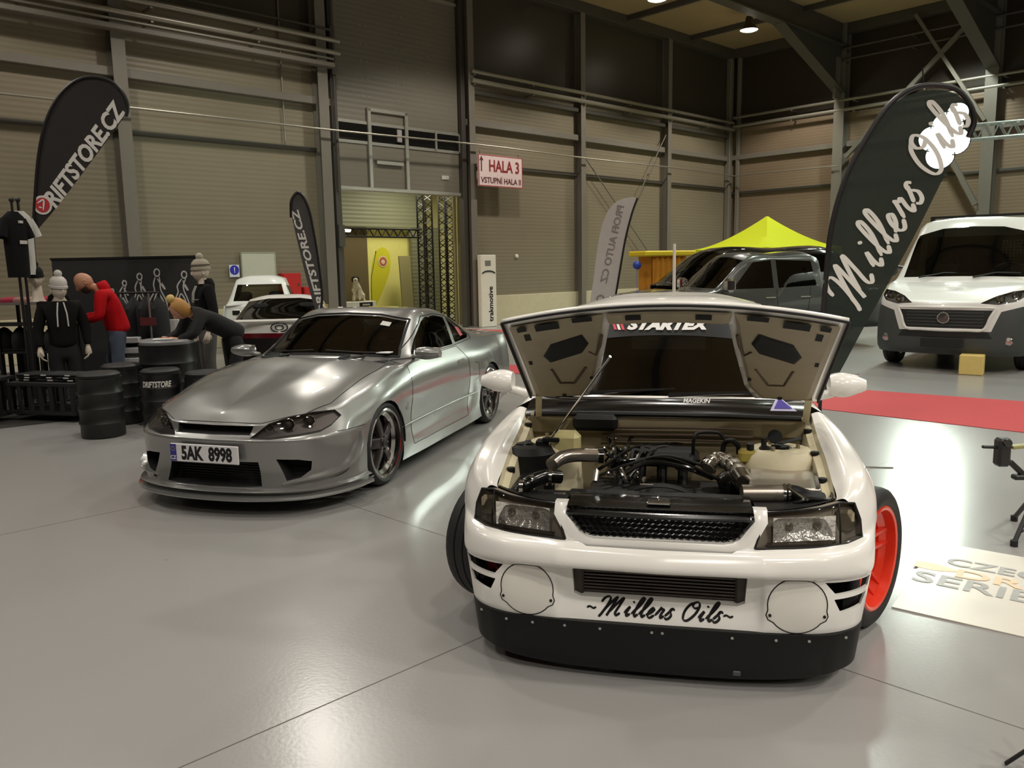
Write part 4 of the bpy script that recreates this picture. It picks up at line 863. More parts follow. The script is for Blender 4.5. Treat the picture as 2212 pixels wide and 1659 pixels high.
obj('pipe_clamp', MB().tube([wl_(1292, 984, .78), wl_(1304, 984, .78)], .036, 16), M_BLKG, wc)
c = wl_(1145, 1005, .70); obj('air_filter_case', MB().lathe([(.02, .10), (.10, .10), (.125, .07), (.13, -.12), (.02, -.12)], 26, Matrix.Translation(c)), M_BLKM, wc)
obj('intake_hose', MB().tube(spline([wl_(1120, 1062, .70), wl_(1140, 1045, .73), wl_(1175, 1030, .74), wl_(1210, 1030, .73)], 6), .030, 12), M_BLKG, wc)
for i, (px, py) in enumerate(((1128, 1052), (1150, 1040), (1178, 1032), (1190, 1031))): a = wl_(px, py, .735); obj('hose_clamp', MB().tube([a + Vector((0, -.008, 0)), a + Vector((0, .008, 0))], .034, 14), M_LIP, wc)
obj('coolant_bottle', MB().box(wl_(1222, 958, .80), (.10, .14, .12), b=.025), mat('bottle_yellowed', (196, 186, 132), .35), wc)
obj('relay_bracket', MB().box(wl_(1172, 960, .80), (.05, .06, .05), b=.008).box(wl_(1190, 950, .83), (.02, .08, .02), b=.004), M_BLKM, wc)
obj('horn_bracket', MB().add([wl_(1196, 1064, .70), wl_(1222, 1064, .70), wl_(1214, 1086, .68), wl_(1206, 1086, .68)], [(0, 1, 2, 3)]), M_ALUB, wc, mods=[('SOLIDIFY', dict(thickness=.006))])
P = [wl_(1528, 1012, .72), wl_(1540, 997, .745), wl_(1562, 994, .75), wl_(1588, 1010, .74), wl_(1604, 1036, .72)]
tp = spline(P, 8); obj('turbo_hose', MB().tube(tp, .034, 14), mat('hose_silver_wrap', (168, 160, 146), .35, .6), wc)
for k in (2, 6, 10, 14, 18, 22, 26): d = (tp[k + 1] - tp[k - 1]).normalized() * .007; obj('turbo_hose_rib', MB().tube([tp[k] - d, tp[k] + d], .0385, 14), M_LIP, wc)
obj('turbo_clamp', MB().tube([wl_(1598, 1028, .73), wl_(1610, 1046, .72)], .042, 14), M_LIP, wc)
obj('turbo_housing', MB().lathe([(.01, -.04), (.06, -.04), (.075, 0), (.06, .04), (.01, .045)], 20, Matrix.Translation(wl_(1575, 1052, .66)) @ Matrix.Rotation(R(70), 4, 'X')), M_BLKG, eng)
a, b_, c_, d_ = wl_(1618, 1010, .74), wl_(1762, 1010, .74), wl_(1775, 1056, .74), wl_(1618, 1054, .74)
tank = MB(); tank.add([p + Vector((0, 0, z)) for z in (0, -.14) for p in (a, b_, c_, d_)], [(0, 1, 2, 3), (4, 5, 6, 7), (0, 1, 5, 4), (1, 2, 6, 5), (2, 3, 7, 6), (3, 0, 4, 7)])
obj('aluminium_tank', tank, M_ALUB, wc, mods=[('BEVEL', dict(width=.008, segments=2))])
obj('tank_weld_rib', MB().bar(b_.lerp(c_, 0) + Vector((0, .012, .006)), c_ + Vector((0, .012, .006)), .012, .012), M_LIP, wc)
obj('boost_pipe', MB().tube([wl_(1602, 1066, .72), wl_(1690, 1066, .72)], .036, 18), mat('pipe_satin', (178, 168, 156), .3, .9), wc)
obj('boost_elbow', MB().tube(spline([wl_(1688, 1066, .72), wl_(1715, 1066, .72), wl_(1740, 1075, .715), wl_(1775, 1082, .70)], 6), .034, 14), M_BLKM, wc)
for px in (1694, 1704): a = wl_(px, 1065, .722); obj('boost_clamp', MB().tube([a + Vector((0, -.005, 0)), a + Vector((0, .005, 0))], .0385, 16), M_LIP, wc)
obj('dipstick', MB().bar(wl_(1700, 1052, .77), wl_(1735, 1078, .75), .008), M_LIP, wc); obj('cable_tie', MB().bar(wl_(1745, 1080, .74), wl_(1715, 1062, .76), .007), M_LIP, wc)
obj('master_cylinder', MB().box(wl_(1617, 985, .77), (.07, .09, .06), b=.012), mat('reservoir_amber', (150, 134, 60), .35), wc); obj('reservoir_cap', MB().cyl(wl_(1621, 972, .80), wl_(1621, 958, .83), .016, n=12), M_BLKM, wc)
obj('boost_solenoid', MB().box(wl_(1652, 985, .77), (.05, .05, .09), b=.01).cyl(wl_(1650, 972, .80), wl_(1650, 945, .86), .012, n=10), M_BLKM, wc)
obj('bay_loom', MB().tube(spline([wl_(1497, 985, .76), wl_(1499, 950, .84), wl_(1510, 935, .87), wl_(1550, 935, .87), wl_(1566, 950, .84)], 7), .008, 8), M_BLKM, wc)
obj('vacuum_hose', MB().tube(spline([wl_(1560, 985, .75), wl_(1565, 958, .81), wl_(1580, 952, .83), wl_(1594, 962, .81), wl_(1596, 980, .77)], 7), .012, 10), M_BLKM, wc)
obj('tower_hole', MB().cyl(wl_(1674, 944, .845), wl_(1674, 943, .85), .032, n=18), M_VOID, wc)
obj('tower_slot', MB().bar(wl_(1683, 958, .835), wl_(1730, 947, .835), .03, .006, b=.002), M_VOID, wc)
obj('washer_tank', MB().box(wl_(1715, 985, .76) + Vector((.0, 0, -.02)), (.10, .22, .12), b=.03), M_WHTB, wc)
obj('battery_cable', MB().tube(spline([wl_(1700, 1090, .70), wl_(1750, 1078, .72), wl_(1790, 1080, .71), wl_(1800, 1060, .72)], 6), .008, 8), M_BLKG, wc)
# cabin behind
CB = [
 [(1.10, .80, .20), (1.10, .815, .40), (1.10, .84, .60), (1.10, .815, .79), (1.10, .75, .905), (1.32, .675, .93), (1.18, .36, .952), (1.14, 0, .956)],
 [(1.75, .79, .18), (1.75, .80, .40), (1.75, .82, .60), (1.75, .80, .80), (1.80, .735, .915), (1.94, .56, 1.335), (1.83, .30, 1.385), (1.79, 0, 1.395)],
 [(2.45, .79, .18), (2.45, .80, .40), (2.45, .82, .60), (2.45, .80, .80), (2.45, .735, .92), (2.45, .565, 1.36), (2.45, .30, 1.41), (2.45, 0, 1.42)],
 [(2.95, .80, .18), (2.95, .82, .40), (2.95, .83, .60), (2.95, .80, .80), (2.98, .73, .925), (3.0, .55, 1.33), (3.05, .30, 1.385), (3.06, 0, 1.395)],
 [(3.45, .84, .20), (3.45, .86, .40), (3.45, .86, .60), (3.45, .81, .80), (3.5, .73, .945), (3.62, .60, 1.0), (3.68, .3, 1.02), (3.7, 0, 1.02)],
 [(4.15, .78, .24), (4.18, .80, .40), (4.2, .80, .60), (4.2, .77, .80), (4.2, .70, .95), (4.2, .55, .985), (4.22, .3, .99), (4.22, 0, .99)],
 [(4.28, 0, .26), (4.32, 0, .40), (4.34, 0, .60), (4.32, 0, .80), (4.28, 0, .93), (4.26, 0, .96), (4.25, 0, .97), (4.24, 0, .975)]]
sc2 = Shell(CB, 8, 5, sv=(4, 5))
WSC = [(-.635, .945), (-.33, .962), (0, .966), (.33, .962), (.635, .945), (.535, 1.305), (.3, 1.35), (0, 1.362), (-.3, 1.35), (-.535, 1.305)]
sc2.cut(WSC, 'x', 1, lambda c, n: c.x < 2.1 and n.x < -.2)
sc2.cut([(1.62, .945), (2.85, .96), (2.86, 1.30), (2.2, 1.315), (1.98, 1.28)], 'y', 2, lambda c, n: abs(c.y) > .45 and c.z > .9)
sc2.cut([(3.45 + .35 * cos(2 * pi * k / 20), .31 + .35 * sin(2 * pi * k / 20)) for k in range(20)], 'y', 99, lambda c, n: abs(c.y) > .6 and c.z < .7)
sc2.cut([(1.22, .24), (1.22, .88), (2.2, .90), (2.2, .24)], 'y', 3, lambda c, n: abs(c.y) > .6)
pc = sc2.finish({0: ('body_shell', M_WHT, None), 1: ('windscreen', M_GLS, None), 2: ('side_window', M_GLS, None), 3: ('door', M_WHT, None)}, wc, split=(2, 3))
ws = pc[1]
ban = MB()
n_ = 24; top = lambda y: 1.352 - .05 * (abs(y) / .53) ** 2
ban.grid([[sc2.hit((y, top(y) - .004 - dz), 'x', -1)[0] + Vector((-.004, 0, 0)) for dz in (0, .035, .07, .105)] for y in [-.52 + 1.04 * i / n_ for i in range(n_ + 1)]])
obj('sun_strip', ban, M_BLKM, ws)
t = text_mb('STARTEX', .062, .004, .35, width=.46)
obj('strip_lettering', sc2.decal(MB().add([(-p[0] - .015, p[1] + 1.288) for p in t.v], t.f), 'x', -1, .007), mat('letter_white', (226, 224, 220), .5), ws, ang=0, fix=False)
for i, c_ in enumerate(('red', 'white', 'red')):
    q = [(.31 - i * .022, 1.312), (.295 - i * .022, 1.312), (.27 - i * .022, 1.262), (.285 - i * .022, 1.262)]
    obj('strip_flash', sc2.decal(MB().add([(a, b_, 0) for a, b_ in q], [(0, 1, 2, 3)]), 'x', -1, .007), mat('letter_white', (1, 1, 1)) if c_ == 'white' else mat('letter_red', (206, 60, 70), .5), ws, ang=0, fix=False)
def on_x(px, py, X):
    o_ = WMI @ CAMP; d_ = WMI.to_3x3() @ ray(px, py); return o_ + d_ * ((X - o_.x) / d_.x)
def screen_patch(mb, c, off): return MB().add([c + Vector((.5 * b_ - .87 * off, a, .87 * b_ - .5 * off * -1)) for a, b_, _ in mb.v], mb.f)
c_ = on_x(1505, 866, 1.075); t = text_mb('MAGEKIN', .032, .001, .2, width=.13); obj('screen_sticker', screen_patch(MB().add([(-p[0], p[1], 0) for p in t.v], t.f), c_, .004), mat('letter_white', (1, 1, 1)), ws, ang=0, fix=False)
c_ = on_x(1690, 874, 1.07); tri = lambda k, o_: screen_patch(MB().add([(a * k, b_ * k, 0) for a, b_ in ((.058, -.034), (-.066, -.034), (.022, .046))], [(0, 1, 2)]), c_, o_)
obj('triangle_sticker_edge', tri(1.0, .004), mat('sticker_pale', (200, 196, 226), .5), ws, ang=0); obj('triangle_sticker', tri(.68, .007), mat('sticker_violet', (70, 52, 158), .5), ws, ang=0)
b = MB(); b.box((2.2, 0, .35), (2.0, 1.4, .2)); b.box((1.45, 0, .84), (.45, 1.34, .24), b=.06); b.box((2.9, 0, .7), (.5, 1.3, .6), b=.05); obj('cabin_lining', b, M_INT, wc)
for y in (.37, -.37): b = MB(); seat(b, 2.1, y, .34); obj('seat', b, mat('seat_cloth_dark', (30, 30, 32), .9), wc)
obj('roll_bar', MB().tube([(2.6, -.58, .5), (2.5, -.5, 1.3), (2.5, .5, 1.3), (2.6, .58, .5)], .022, 10), mat('cage_grey', (120, 116, 108), .4), wc)
for y in (.5, -.5): b = MB(); b.tube([(2.5, y, 1.3), (1.95, y * 1.0, 1.28), (1.45, y * 1.25, .95)], .02, 10); obj('roll_cage_pillar', b, mat('cage_grey', (1, 1, 1)), wc)
obj('rear_view_mirror', MB().box((1.74, 0, 1.27), (.03, .2, .055), b=.012), M_INT, wc)
for s in (1, -1):
    rows = []
    for i in range(8):
        a = i / 7; y = (.80 + .17 * a) * s; kz = (.62 + .38 * sin(pi * min(1, a + .15))) * (1 if i < 7 else .74)
        rows.append([(1.25 + .075 * kz * cos(2 * pi * j / 18), y, 1.02 + .062 * kz * sin(2 * pi * j / 18)) for j in range(18)])
    b = MB().grid(rows, cv=True); b.add(rows[0], [tuple(range(18))]); b.add(rows[-1], [tuple(range(18))]); b.bar((1.27, .72 * s, .95), (1.26, .83 * s, .98), .07, .04, b=.01)
    mo = obj('wing_mirror', b, M_WHT, wc, ang=60); obj('mirror_glass', MB().box((1.325, .89 * s, 1.02), (.006, .13, .09), b=.002), M_CHROME, mo)
h = WMI @ at_z(1868, 997, .78); obj('bonnet_pin_lever', MB().bar(sh.hit((.62, .76), 'y', -1)[0], Vector((.60, -.955, .765)), .012, .006), M_LIP, wc)
# open bonnet on its prop
def hood_p(s, t): return Vector((.98 - .86 * s - .10 * s * s * (1 - t * t), t * (.665 - .03 * s) - .028, .945 + .475 * s + .07 * s * (1 - t * t) + .012 * (1 - t * t) * sin(pi * s)))
class HoodShell(Shell):
    def __init__(s, ns=34, nt=40):
        bm = s.bm = bmesh.new(); V = [[bm.verts.new(hood_p(.13 + .87 * i / ns, -1 + 2 * j / nt)) for j in range(nt + 1)] for i in range(ns + 1)]
        for i in range(ns):
            for j in range(nt): bm.faces.new((V[i][j], V[i + 1][j], V[i + 1][j + 1], V[i][j + 1]))
        bm.normal_update(); s.bvh = BVHTree.FromBMesh(bm); s.L = bm.faces.layers.int.new('part')
hs = HoodShell()
xy = lambda pts: [tuple(hood_p(a, c))[:2] for a, c in pts]
def mir(pts): return [(a, -c) for a, c in pts[::-1]]
def fine(pts, n=4): return [(pts[i][0] + (pts[(i + 1) % len(pts)][0] - pts[i][0]) * k / n, pts[i][1] + (pts[(i + 1) % len(pts)][1] - pts[i][1]) * k / n) for i in range(len(pts)) for k in range(n)]
HOLE = [(.865, .345), (.865, -.345), (.60, -.41), (.27, -.50), (.0, -.66), (.0, .66), (.27, .50), (.60, .41)]
hs.cut(xy(fine(HOLE)), 'z', 99)
pz = hs.finish({0: ('bonnet', M_WHT, None)}, wc); bon = pz[0]; md = bon.modifiers.new('solidify', 'SOLIDIFY'); md.thickness = .014; md.offset = 0
bon['label'] = 'bonnet propped open, dusty underside with a large cut-out'
n_under = (hood_p(.5, .02) - hood_p(.5, 0)).cross(hood_p(.52, 0) - hood_p(.5, 0)).normalized(); n_under = n_under if n_under.z < 0 else -n_under
und = lambda a, c, d=.02: hood_p(a, c) + n_under * d
# stamped inner frame of the bonnet
def under_patch(outline, d0, d1, m, name):
    P = [und(a, c, d0) for a, c in fine(outline, 3)]; Q = [und(a + (ca - a) * .12, c + (cc - c) * .12, d1) for (a, c) in fine(outline, 3) for ca, cc in [(sum(p[0] for p in outline) / len(outline), sum(p[1] for p in outline) / len(outline))]]
    b = MB().grid([P, Q], cv=True); b.add(Q, [tuple(range(len(Q)))]); return obj(name, b, m, bon)
M_UND = mat('bonnet_underside_dusty', (158, 146, 122), .55, var=.14, scale=10)
for f in (lambda p: p, mir):
    under_patch(f([(.96, .96), (.96, .37), (.62, .44), (.28, .53), (.15, .63), (.15, .95)]), .016, .026, M_UND, 'inner_frame')
    under_patch(f([(.66, .80), (.77, .73), (.83, .52), (.74, .49), (.655, .545), (.585, .77)]), .030, .036, M_VOID, 'frame_opening')
    obj('frame_groove', MB().tube([und(a, c, .027) for a, c in fine(f([(.51, .775), (.345, .745), (.335, .645), (.50, .545)]), 4)[:13 if f is not mir else 13]], .007, 6), mat('sealant_brown', (84, 70, 54), .7), bon)
    obj('frame_groove', MB().tube([und(a, c, .027) for a, c in f([(.66, .50), (.62, .40 + .06), (.70, .425), (.80, .40)])], .006, 6), mat('sealant_brown', (84, 70, 54), .7), bon)
    for (a, c, ds, dt) in ((.93, .72, .028, .075), (.955, .50, .02, .06), (.94, .88, .02, .03), (.86, .86, .03, .02), (.94, .2, .02, .045), (.38, .52, .015, .012), (.19, .74, .015, .015), (.60, .9, .02, .012)):
        under_patch(f([(a - ds, c - dt), (a + ds, c - dt), (a + ds, c + dt), (a - ds, c + dt)]), .028, .0275, M_VOID, 'frame_slot')
under_patch([(.965, .36), (.965, -.36), (.88, -.35), (.88, .35)], .016, .024, M_UND, 'front_frame')
edge = [hood_p(.13, -1), hood_p(.3, -1), hood_p(.6, -1), hood_p(1, -1)] + [hood_p(1, -1 + i / 8) for i in range(1, 16)] + [hood_p(1, 1), hood_p(.6, 1), hood_p(.3, 1), hood_p(.13, 1)]
obj('bonnet_edge_seal', MB().tube([p + n_under * .012 for p in edge[:4]], .006, 6), M_SEAM, bon); obj('bonnet_edge_seal', MB().tube([p + n_under * .012 for p in edge[-4:]], .006, 6), M_SEAM, bon); obj('bonnet_front_seal', MB().tube([p + n_under * .012 for p in edge[3:-3]], .005, 6), M_SEAM, bon)
for s in (1, -1): obj('bonnet_hinge', MB().bar((1.0, .64 * s - .02, .88), hood_p(.18, .93 * s) + n_under * .02, .03, .012), M_WHTB, wc)
obj('bonnet_prop', MB().tube([wl_(1188, 950, .82), hood_p(.60, .37) + n_under * .03], .006, 8), M_LIP, wc)
# wheels, turned to the car's right
for s in (1, -1):
    wheel(wc, (.80, (.765 if s > 0 else -.865), .315), 0, .315, .225, .235, dict(n=5, off=.55, dish=.05, w0=.07, w1=.06, ph=.2, twin=True), M_TYRE, M_ORG, M_ORGD, face=s, steer=R(-31))
    wheel(wc, (3.45, .75 * s, .315), 0, .315, .225, .235, dict(n=5, off=.55, dish=.05, w0=.07, w1=.06, twin=True), M_TYRE, M_ORG, M_ORGD, face=s)

# ================================================================ FLAGS, SIGNS, CARPETS
def pl(px, py, Y):                      # point of the upright plane at distance Y seen at a photo pixel
    d = ray(px, py); return CAMP + d * (Y / d.y)
M_RED = mat('carpet_red', (186, 82, 84), .95, spec=.15, var=.10, scale=30, bump=.2, bscale=400)
M_CRP = mat('carpet_anthracite', (62, 60, 58), .95, spec=.1, var=.12, scale=40)
def flat(name, pts, h, m, label, cat): return tag(obj(name, MB().prism([tuple(p)[:2] for p in pts], .001, h), m, ang=0), label, cat)
ca, cb = at_z(2212, 868), at_z(1850, 842); cc, cd = at_z(2212, 935), at_z(1790, 886)
d1 = (cb - ca).normalized(); d2 = (cd - cc).normalized()
flat('carpet', [ca - d1 * 6, ca + d1 * 10.5, cc + d2 * 9.8, cc - d2 * 6], .006, M_RED, 'long red carpet runner crossing the hall behind the white car', 'carpet')
e0, e1, e2, e3 = at_z(1000, 711), at_z(1092, 713), at_z(1092, 733), at_z(1000, 730)
flat('carpet', [e0, e1, e2, e3], .006, M_RED, 'short red carpet near the foot of the back wall', 'carpet')
flat('carpet', [at_z(-260, 950), at_z(0, 926), at_z(172, 906), at_z(420, 868), at_z(420, 800), at_z(120, 800), at_z(-260, 820)], .005, M_CRP, 'dark grey carpet under the clothing stall', 'carpet')
def sheet(name, parent, pts, Y, m, th=.004, bulge=0.):
    """cloth with the outline pts (photo pixels) standing at distance Y"""
    P = [pl(x, y, Y) for x, y in spline([(a, b, 0) for a, b in pts], 5, True) for x, y in [(x, y)]] if False else [pl(q.x, q.y, Y) for q in spline([(a, b, 0) for a, b in pts], 4, True)]
    n = len(P); b = MB(); c = sum(P, Vector()) / n
    b.add([p + Vector((0, -th / 2, 0)) for p in P] + [p + Vector((0, th / 2, 0)) for p in P], [tuple(range(n)), tuple(range(n, 2 * n))[::-1]] + [(i, n + i, n + (i + 1) % n, (i + 1) % n) for i in range(n)])
    return obj(name, b, m, parent, ang=30), P
def to_local(o, root): o.matrix_local = Matrix.Translation(-root.location)
def on_plane(mb, px, py, Y, ang, up=1, off=.006, flip=1):
    """flat lettering set on the upright plane Y at a photo pixel, turned by ang in the plane"""
    c = pl(px, py, Y); x = Vector((cos(ang), 0, sin(ang))); y = Vector((-sin(ang), 0, cos(ang)))
    M = Matrix((x * flip, y, Vector((0, -1, 0)))).transposed().to_4x4(); M.translation = c + Vector((0, -off, 0)); return MB().merge(mb, M)
M_FLAGD = mat('flag_cloth_black', (58, 54, 52), .7, spec=.3, trans=.25, alpha=.93, var=.1)
M_FLAGM = mat('flag_cloth_green_black', (44, 48, 45), .55, spec=.3, trans=.5, trgb=(84, 94, 84), alpha=.82, var=.1)
M_FLAGW = mat('flag_cloth_white', (214, 204, 198), .8, trans=.2)
M_POLE = mat('pole_black', (30, 28, 28), .4)
M_LETW = mat('print_white', (226, 222, 214), .7)
def flag(label, Y, outline, sleeve, base, m, name='flag'):
    b0 = pl(*base, Y); root = thing(name, label, 'flag', (b0.x, Y, 0))
    o, P = sheet('flag_cloth', root, outline, Y, m); to_local(o, root)
    s = [pl(x, y, Y) for x, y in sleeve]; top = spline(s, 6)
    o = obj('sleeve', MB().tube(top, .022, 8), M_POLE, root); to_local(o, root)
    p = obj('pole', MB().tube([Vector((b0.x, Y, .05)), s[0]], .016, 8), M_POLE, root); to_local(p, root)
    bs = MB(); 
    for k in range(4): a = pi / 4 + k * pi / 2; bs.bar((0, 0, .02), (.32 * cos(a), .32 * sin(a), .015), .03, .02)
    bs.cyl((0, 0, 0), (0, 0, .22), .03, n=12); obj('flag_foot', bs, M_POLE, root)
    return root
# driftstore teardrop flag
YD = 10.05
f1 = flag('tall black teardrop flag with white lettering and a red roundel, above the clothing stall', YD,
  [(73, 503), (79, 420), (87, 335), (102, 265), (127, 214), (160, 181), (197, 170), (236, 179), (262, 202), (273, 228), (270, 249), (200, 345), (130, 438), (88, 488)],
  [(72, 512), (76, 430), (84, 335), (100, 262), (126, 210), (160, 177), (197, 166), (238, 175), (265, 200), (276, 230), (272, 252)], (72, 640), M_FLAGD)
t = text_mb('RIFTSTORE.CZ', .275, .010, .18, .002, width=1.50)
o = obj('lettering', on_plane(t, 183, 334, YD, R(49.5)), M_LETW, f1, ang=0, fix=False); to_local(o, f1)
ring = MB().lathe([(.115, 0), (.115, .004), (.001, .004)], 28); o = obj('roundel', on_plane(ring, 93, 443, YD, 0), M_LETW, f1); to_local(o, f1)
o2 = obj('roundel_disc', on_plane(MB().lathe([(.088, .004), (.088, .008), (.001, .008)], 28), 93, 443, YD, 0), mat('print_red', (196, 52, 60), .6), o)
o2 = obj('roundel_mark', on_plane(stroke_mb([[(-.04, .045), (.045, .045), (-.02, -.06)], [(-.05, .0), (-.02, -.03)]], .022, .8, 4, .008, .011), 93, 443, YD, R(25)), M_LETW, o, ang=0)
# second teardrop flag, seen nearly edge-on
f2 = flag('narrow dark teardrop flag seen almost edge-on, with white letters down its edge', 12.2,
  [(631, 470), (629, 440), (640, 420), (652, 425), (668, 462), (680, 520), (689, 580), (695, 640), (692, 676), (684, 676), (668, 625), (648, 545)],
  [(690, 690), (696, 640), (690, 575), (681, 517), (669, 458), (653, 422), (640, 417), (629, 436), (629, 470)], (690, 720), mat('flag_cloth_grey', (92, 90, 88), .7, spec=.3, trans=.25, alpha=.95, var=.1))
t = text_mb('DRIFTSTORE.CZ', .15, .0045, .15, .002, width=1.62); o = obj('lettering', on_plane(t, 668, 566, 12.2, R(103)), M_LETW, f2, ang=0, fix=False); to_local(o, f2)
# white feather flag, seen from behind
f3 = flag('white feather flag with mirrored grey lettering, behind the raised bonnet', 17.0,
  [(1375, 429), (1350, 428), (1326, 440), (1308, 466), (1296, 505), (1288, 555), (1281, 610), (1273, 662), (1270, 700), (1318, 700), (1327, 655), (1338, 590), (1350, 520), (1364, 465)],
  [(1318, 705), (1328, 650), (1339, 585), (1351, 517), (1365, 462), (1377, 428)], (1312, 740), M_FLAGW, 'flag')
M_LETG = mat('print_grey', (140, 132, 128), .7)
t = text_mb('PROFI AUTO CZ', .20, .003, 0, .002, width=1.62); o = obj('lettering', on_plane(t, 1322, 528, 17.0, R(77), flip=-1), M_LETG, f3, ang=0, fix=False); to_local(o, f3)
o = obj('roundel', on_plane(MB().lathe([(.085, 0), (.085, .003), (.055, .003), (.055, 0)], 24), 1297, 645, 17.0, 0), M_LETG, f3); to_local(o, f3)
# big oil-brand flag
YM = 6.6
f4 = flag('large dark green teardrop flag with white script, behind the white car', YM,
  [(1779, 700), (1783, 630), (1796, 520), (1822, 400), (1868, 300), (1918, 234), (1970, 203), (2020, 195), (2064, 203), (2092, 232), (2099, 265), (2088, 292), (2054, 351), (1983, 494), (1931, 590), (1867, 705), (1816, 800), (1786, 850), (1775, 850), (1775, 780)],
  [(1772, 860), (1776, 780), (1778, 690), (1783, 617), (1795, 498), (1827, 383), (1878, 287), (1925, 222), (1975, 190), (2025, 184), (2068, 194), (2096, 227), (2104, 264), (2092, 296)], (1770, 900), M_FLAGM)
st, w_ = script_strokes('Millers Oils', .17, .22)
L_ = (pl(1822, 668, YM) - pl(2062, 232, YM)).length; k = L_ / w_
tb = stroke_mb(st, .040, .5, 9, 0, .003); tb = MB().add([(p[0] * k, p[1] * k * 1.15, p[2]) for p in tb.v], tb.f)
o = obj('script_lettering', on_plane(tb, 1948, 448, YM, R(60.5)), M_LETW, f4, ang=0); to_local(o, f4)
o = obj('pole_tip', MB().tube([pl(1995, 186, YM), pl(1993, 145, YM)], .006, 6), M_POLE, f4); to_local(o, f4)
# hanging direction sign
def wp(s, z, off=0.): return MA @ Vector((s, off, z))
sg = thing('hanging_sign', 'white and red direction sign reading HALA 3, hung beside the sectional gate', 'sign', wpp(1081, 371, -.5) - Vector((0, 0, .41)), AW)
obj('sign_board', MB().box((0, 0, .41), (1.60, .05, .82), b=.008), mat('sign_white_pink', (232, 208, 204), .5), sg)
obj('sign_border', MB().box((0, -.026, .805), (1.60, .006, .02)).box((0, -.026, .015), (1.60, .006, .02)).box((-.79, -.026, .41), (.02, .006, .79)).box((.79, -.026, .41), (.02, .006, .79)), mat('sign_red', (170, 60, 56), .5), sg)
MS = Matrix(((1, 0, 0, 0), (0, 0, -1, 0), (0, 1, 0, 0), (0, 0, 0, 1)))
def wall_text(s, size, w, x, z, m, par, name='lettering', y=-.03, bold=.004): return obj(name, MB().merge(text_mb(s, size, bold, 0, .001, width=w), Matrix.Translation((x, y, z)) @ MS), m, par, ang=0, fix=False)
M_SIGNR = mat('sign_text_red', (146, 40, 40), .5)
wall_text('HALA 3', .42, 1.10, .12, .54, M_SIGNR, sg, bold=.010); wall_text('VSTUPNÍ HALA II', .21, 1.46, 0, .18, mat('sign_text_dark', (104, 48, 48), .5), sg)
obj('arrow', MB().box((-.70, -.03, .53), (.035, .004, .30)).add([(-.77, -.032, .66), (-.63, -.032, .66), (-.70, -.032, .78)], [(0, 1, 2)]), mat('sign_text_dark', (1, 1, 1)), sg)
for x in (-.7, .7): obj('hanger', MB().cyl((x, .02, .80), (x, .04, .92), .006, n=6), M_POLE, sg)
# white totem with vertical lettering, socket box, vent
tt = thing('totem', 'slim white totem with black vertical lettering, at the right foot of the gate', 'totem', wp(-.30, 0, -.42), AW)
obj('totem_body', MB().box((0, 0, .97), (.56, .14, 1.94), b=.015), mat('totem_white', (224, 218, 200), .5), tt)
o = wall_text('trakmotive', .22, .95, 0, 0, M_BLACK, tt, y=0); o.matrix_local = Matrix.Translation((.06, -.076, .62)) @ Matrix.Rotation(R(-90), 4, 'Y')
obj('totem_emblem', MB().box((-.02, -.073, 1.72), (.2, .006, .14)), mat('emblem_grey', (120, 116, 108), .5), tt)
obj('totem_arc', MB().tube([(.24 * cos(a), -.075, 1.42 + .09 * sin(a)) for a in [R(20) + R(140) * i / 10 for i in range(11)]], .018, 6), M_BLACK, tt)
tag(obj('switch_box', MB().box((0, 0, 0), (.2, .1, .36), b=.01), mat('box_pale', (210, 204, 186), .5), M=MA @ Matrix.Translation((.20, -.05, 1.45))), 'small pale electrical box on the wall right of the white totem', 'electrical box')
tag(obj('wall_light', MB().lathe([(.001, .05), (.05, .04), (.06, 0)], 16, Matrix.Rotation(R(90), 4, 'X')), mat('lamp_pale', (230, 226, 200), .4), M=MA @ Matrix.Translation((1.21, -.005, 1.91))), 'small round white fitting on the brown back wall', 'fitting')
# board, blue sign and red hydrant cabinets on the left wall
bd = tag(obj('notice_board', MB().box((0, 0, 0), (.80, .05, .58), b=.01), mat('board_pale', (196, 196, 176), .6), M=MA @ Matrix.Translation((-6.68, -.06, 1.74))), 'pale notice board on the left wall above the parked white cars', 'board')
obj('board_frame', MB().box((0, -.028, .28), (.8, .012, .02)).box((0, -.028, -.28), (.8, .012, .02)).box((-.39, -.028, 0), (.02, .012, .58)).box((.39, -.028, 0), (.02, .012, .58)), mat('board_frame_grey', (170, 168, 152), .5), bd)
bs = thing('safety_sign', 'small blue round sign with a white exclamation mark', 'sign', wp(-7.24, 1.5, -.06), AW)
obj('sign_plate', MB().box((0, 0, .13), (.22, .012, .26)), mat('sign_plate_white', (214, 214, 226), .5), bs)
d_ = obj('sign_disc', MB().lathe([(.1, 0), (.1, .006), (.001, .006)], 24, Matrix.Translation((0, -.006, .15)) @ Matrix.Rotation(R(90), 4, 'X')), mat('sign_blue', (44, 44, 168), .5), bs)
obj('exclamation_mark', MB().box((0, -.014, .17), (.022, .004, .08)).box((0, -.014, .105), (.022, .004, .022)), mat('sign_plate_white', (1, 1, 1)), d_)
for s_, z_, w_, h_, lab in ((-5.98, 1.30, .46, .52, 'larger red fire cabinet low on the left wall'), (-5.52, 1.02, .34, .44, 'smaller red fire cabinet beside the larger one')):
    c_ = thing('fire_cabinet', lab, 'fire cabinet', wp(s_, z_ - h_ / 2, -.12), AW)
    obj('cabinet_body', MB().box((0, 0, h_ / 2), (w_, .2, h_), b=.012), mat('cabinet_red', (176, 36, 34), .4), c_); obj('cabinet_door', MB().box((0, -.105, h_ / 2), (w_ - .05, .014, h_ - .05), b=.005), mat('cabinet_red_door', (188, 42, 38), .35), c_)
    obj('cabinet_latch', MB().box((w_ * .32, -.12, h_ / 2), (.03, .02, .06), b=.004), M_LIP, c_)
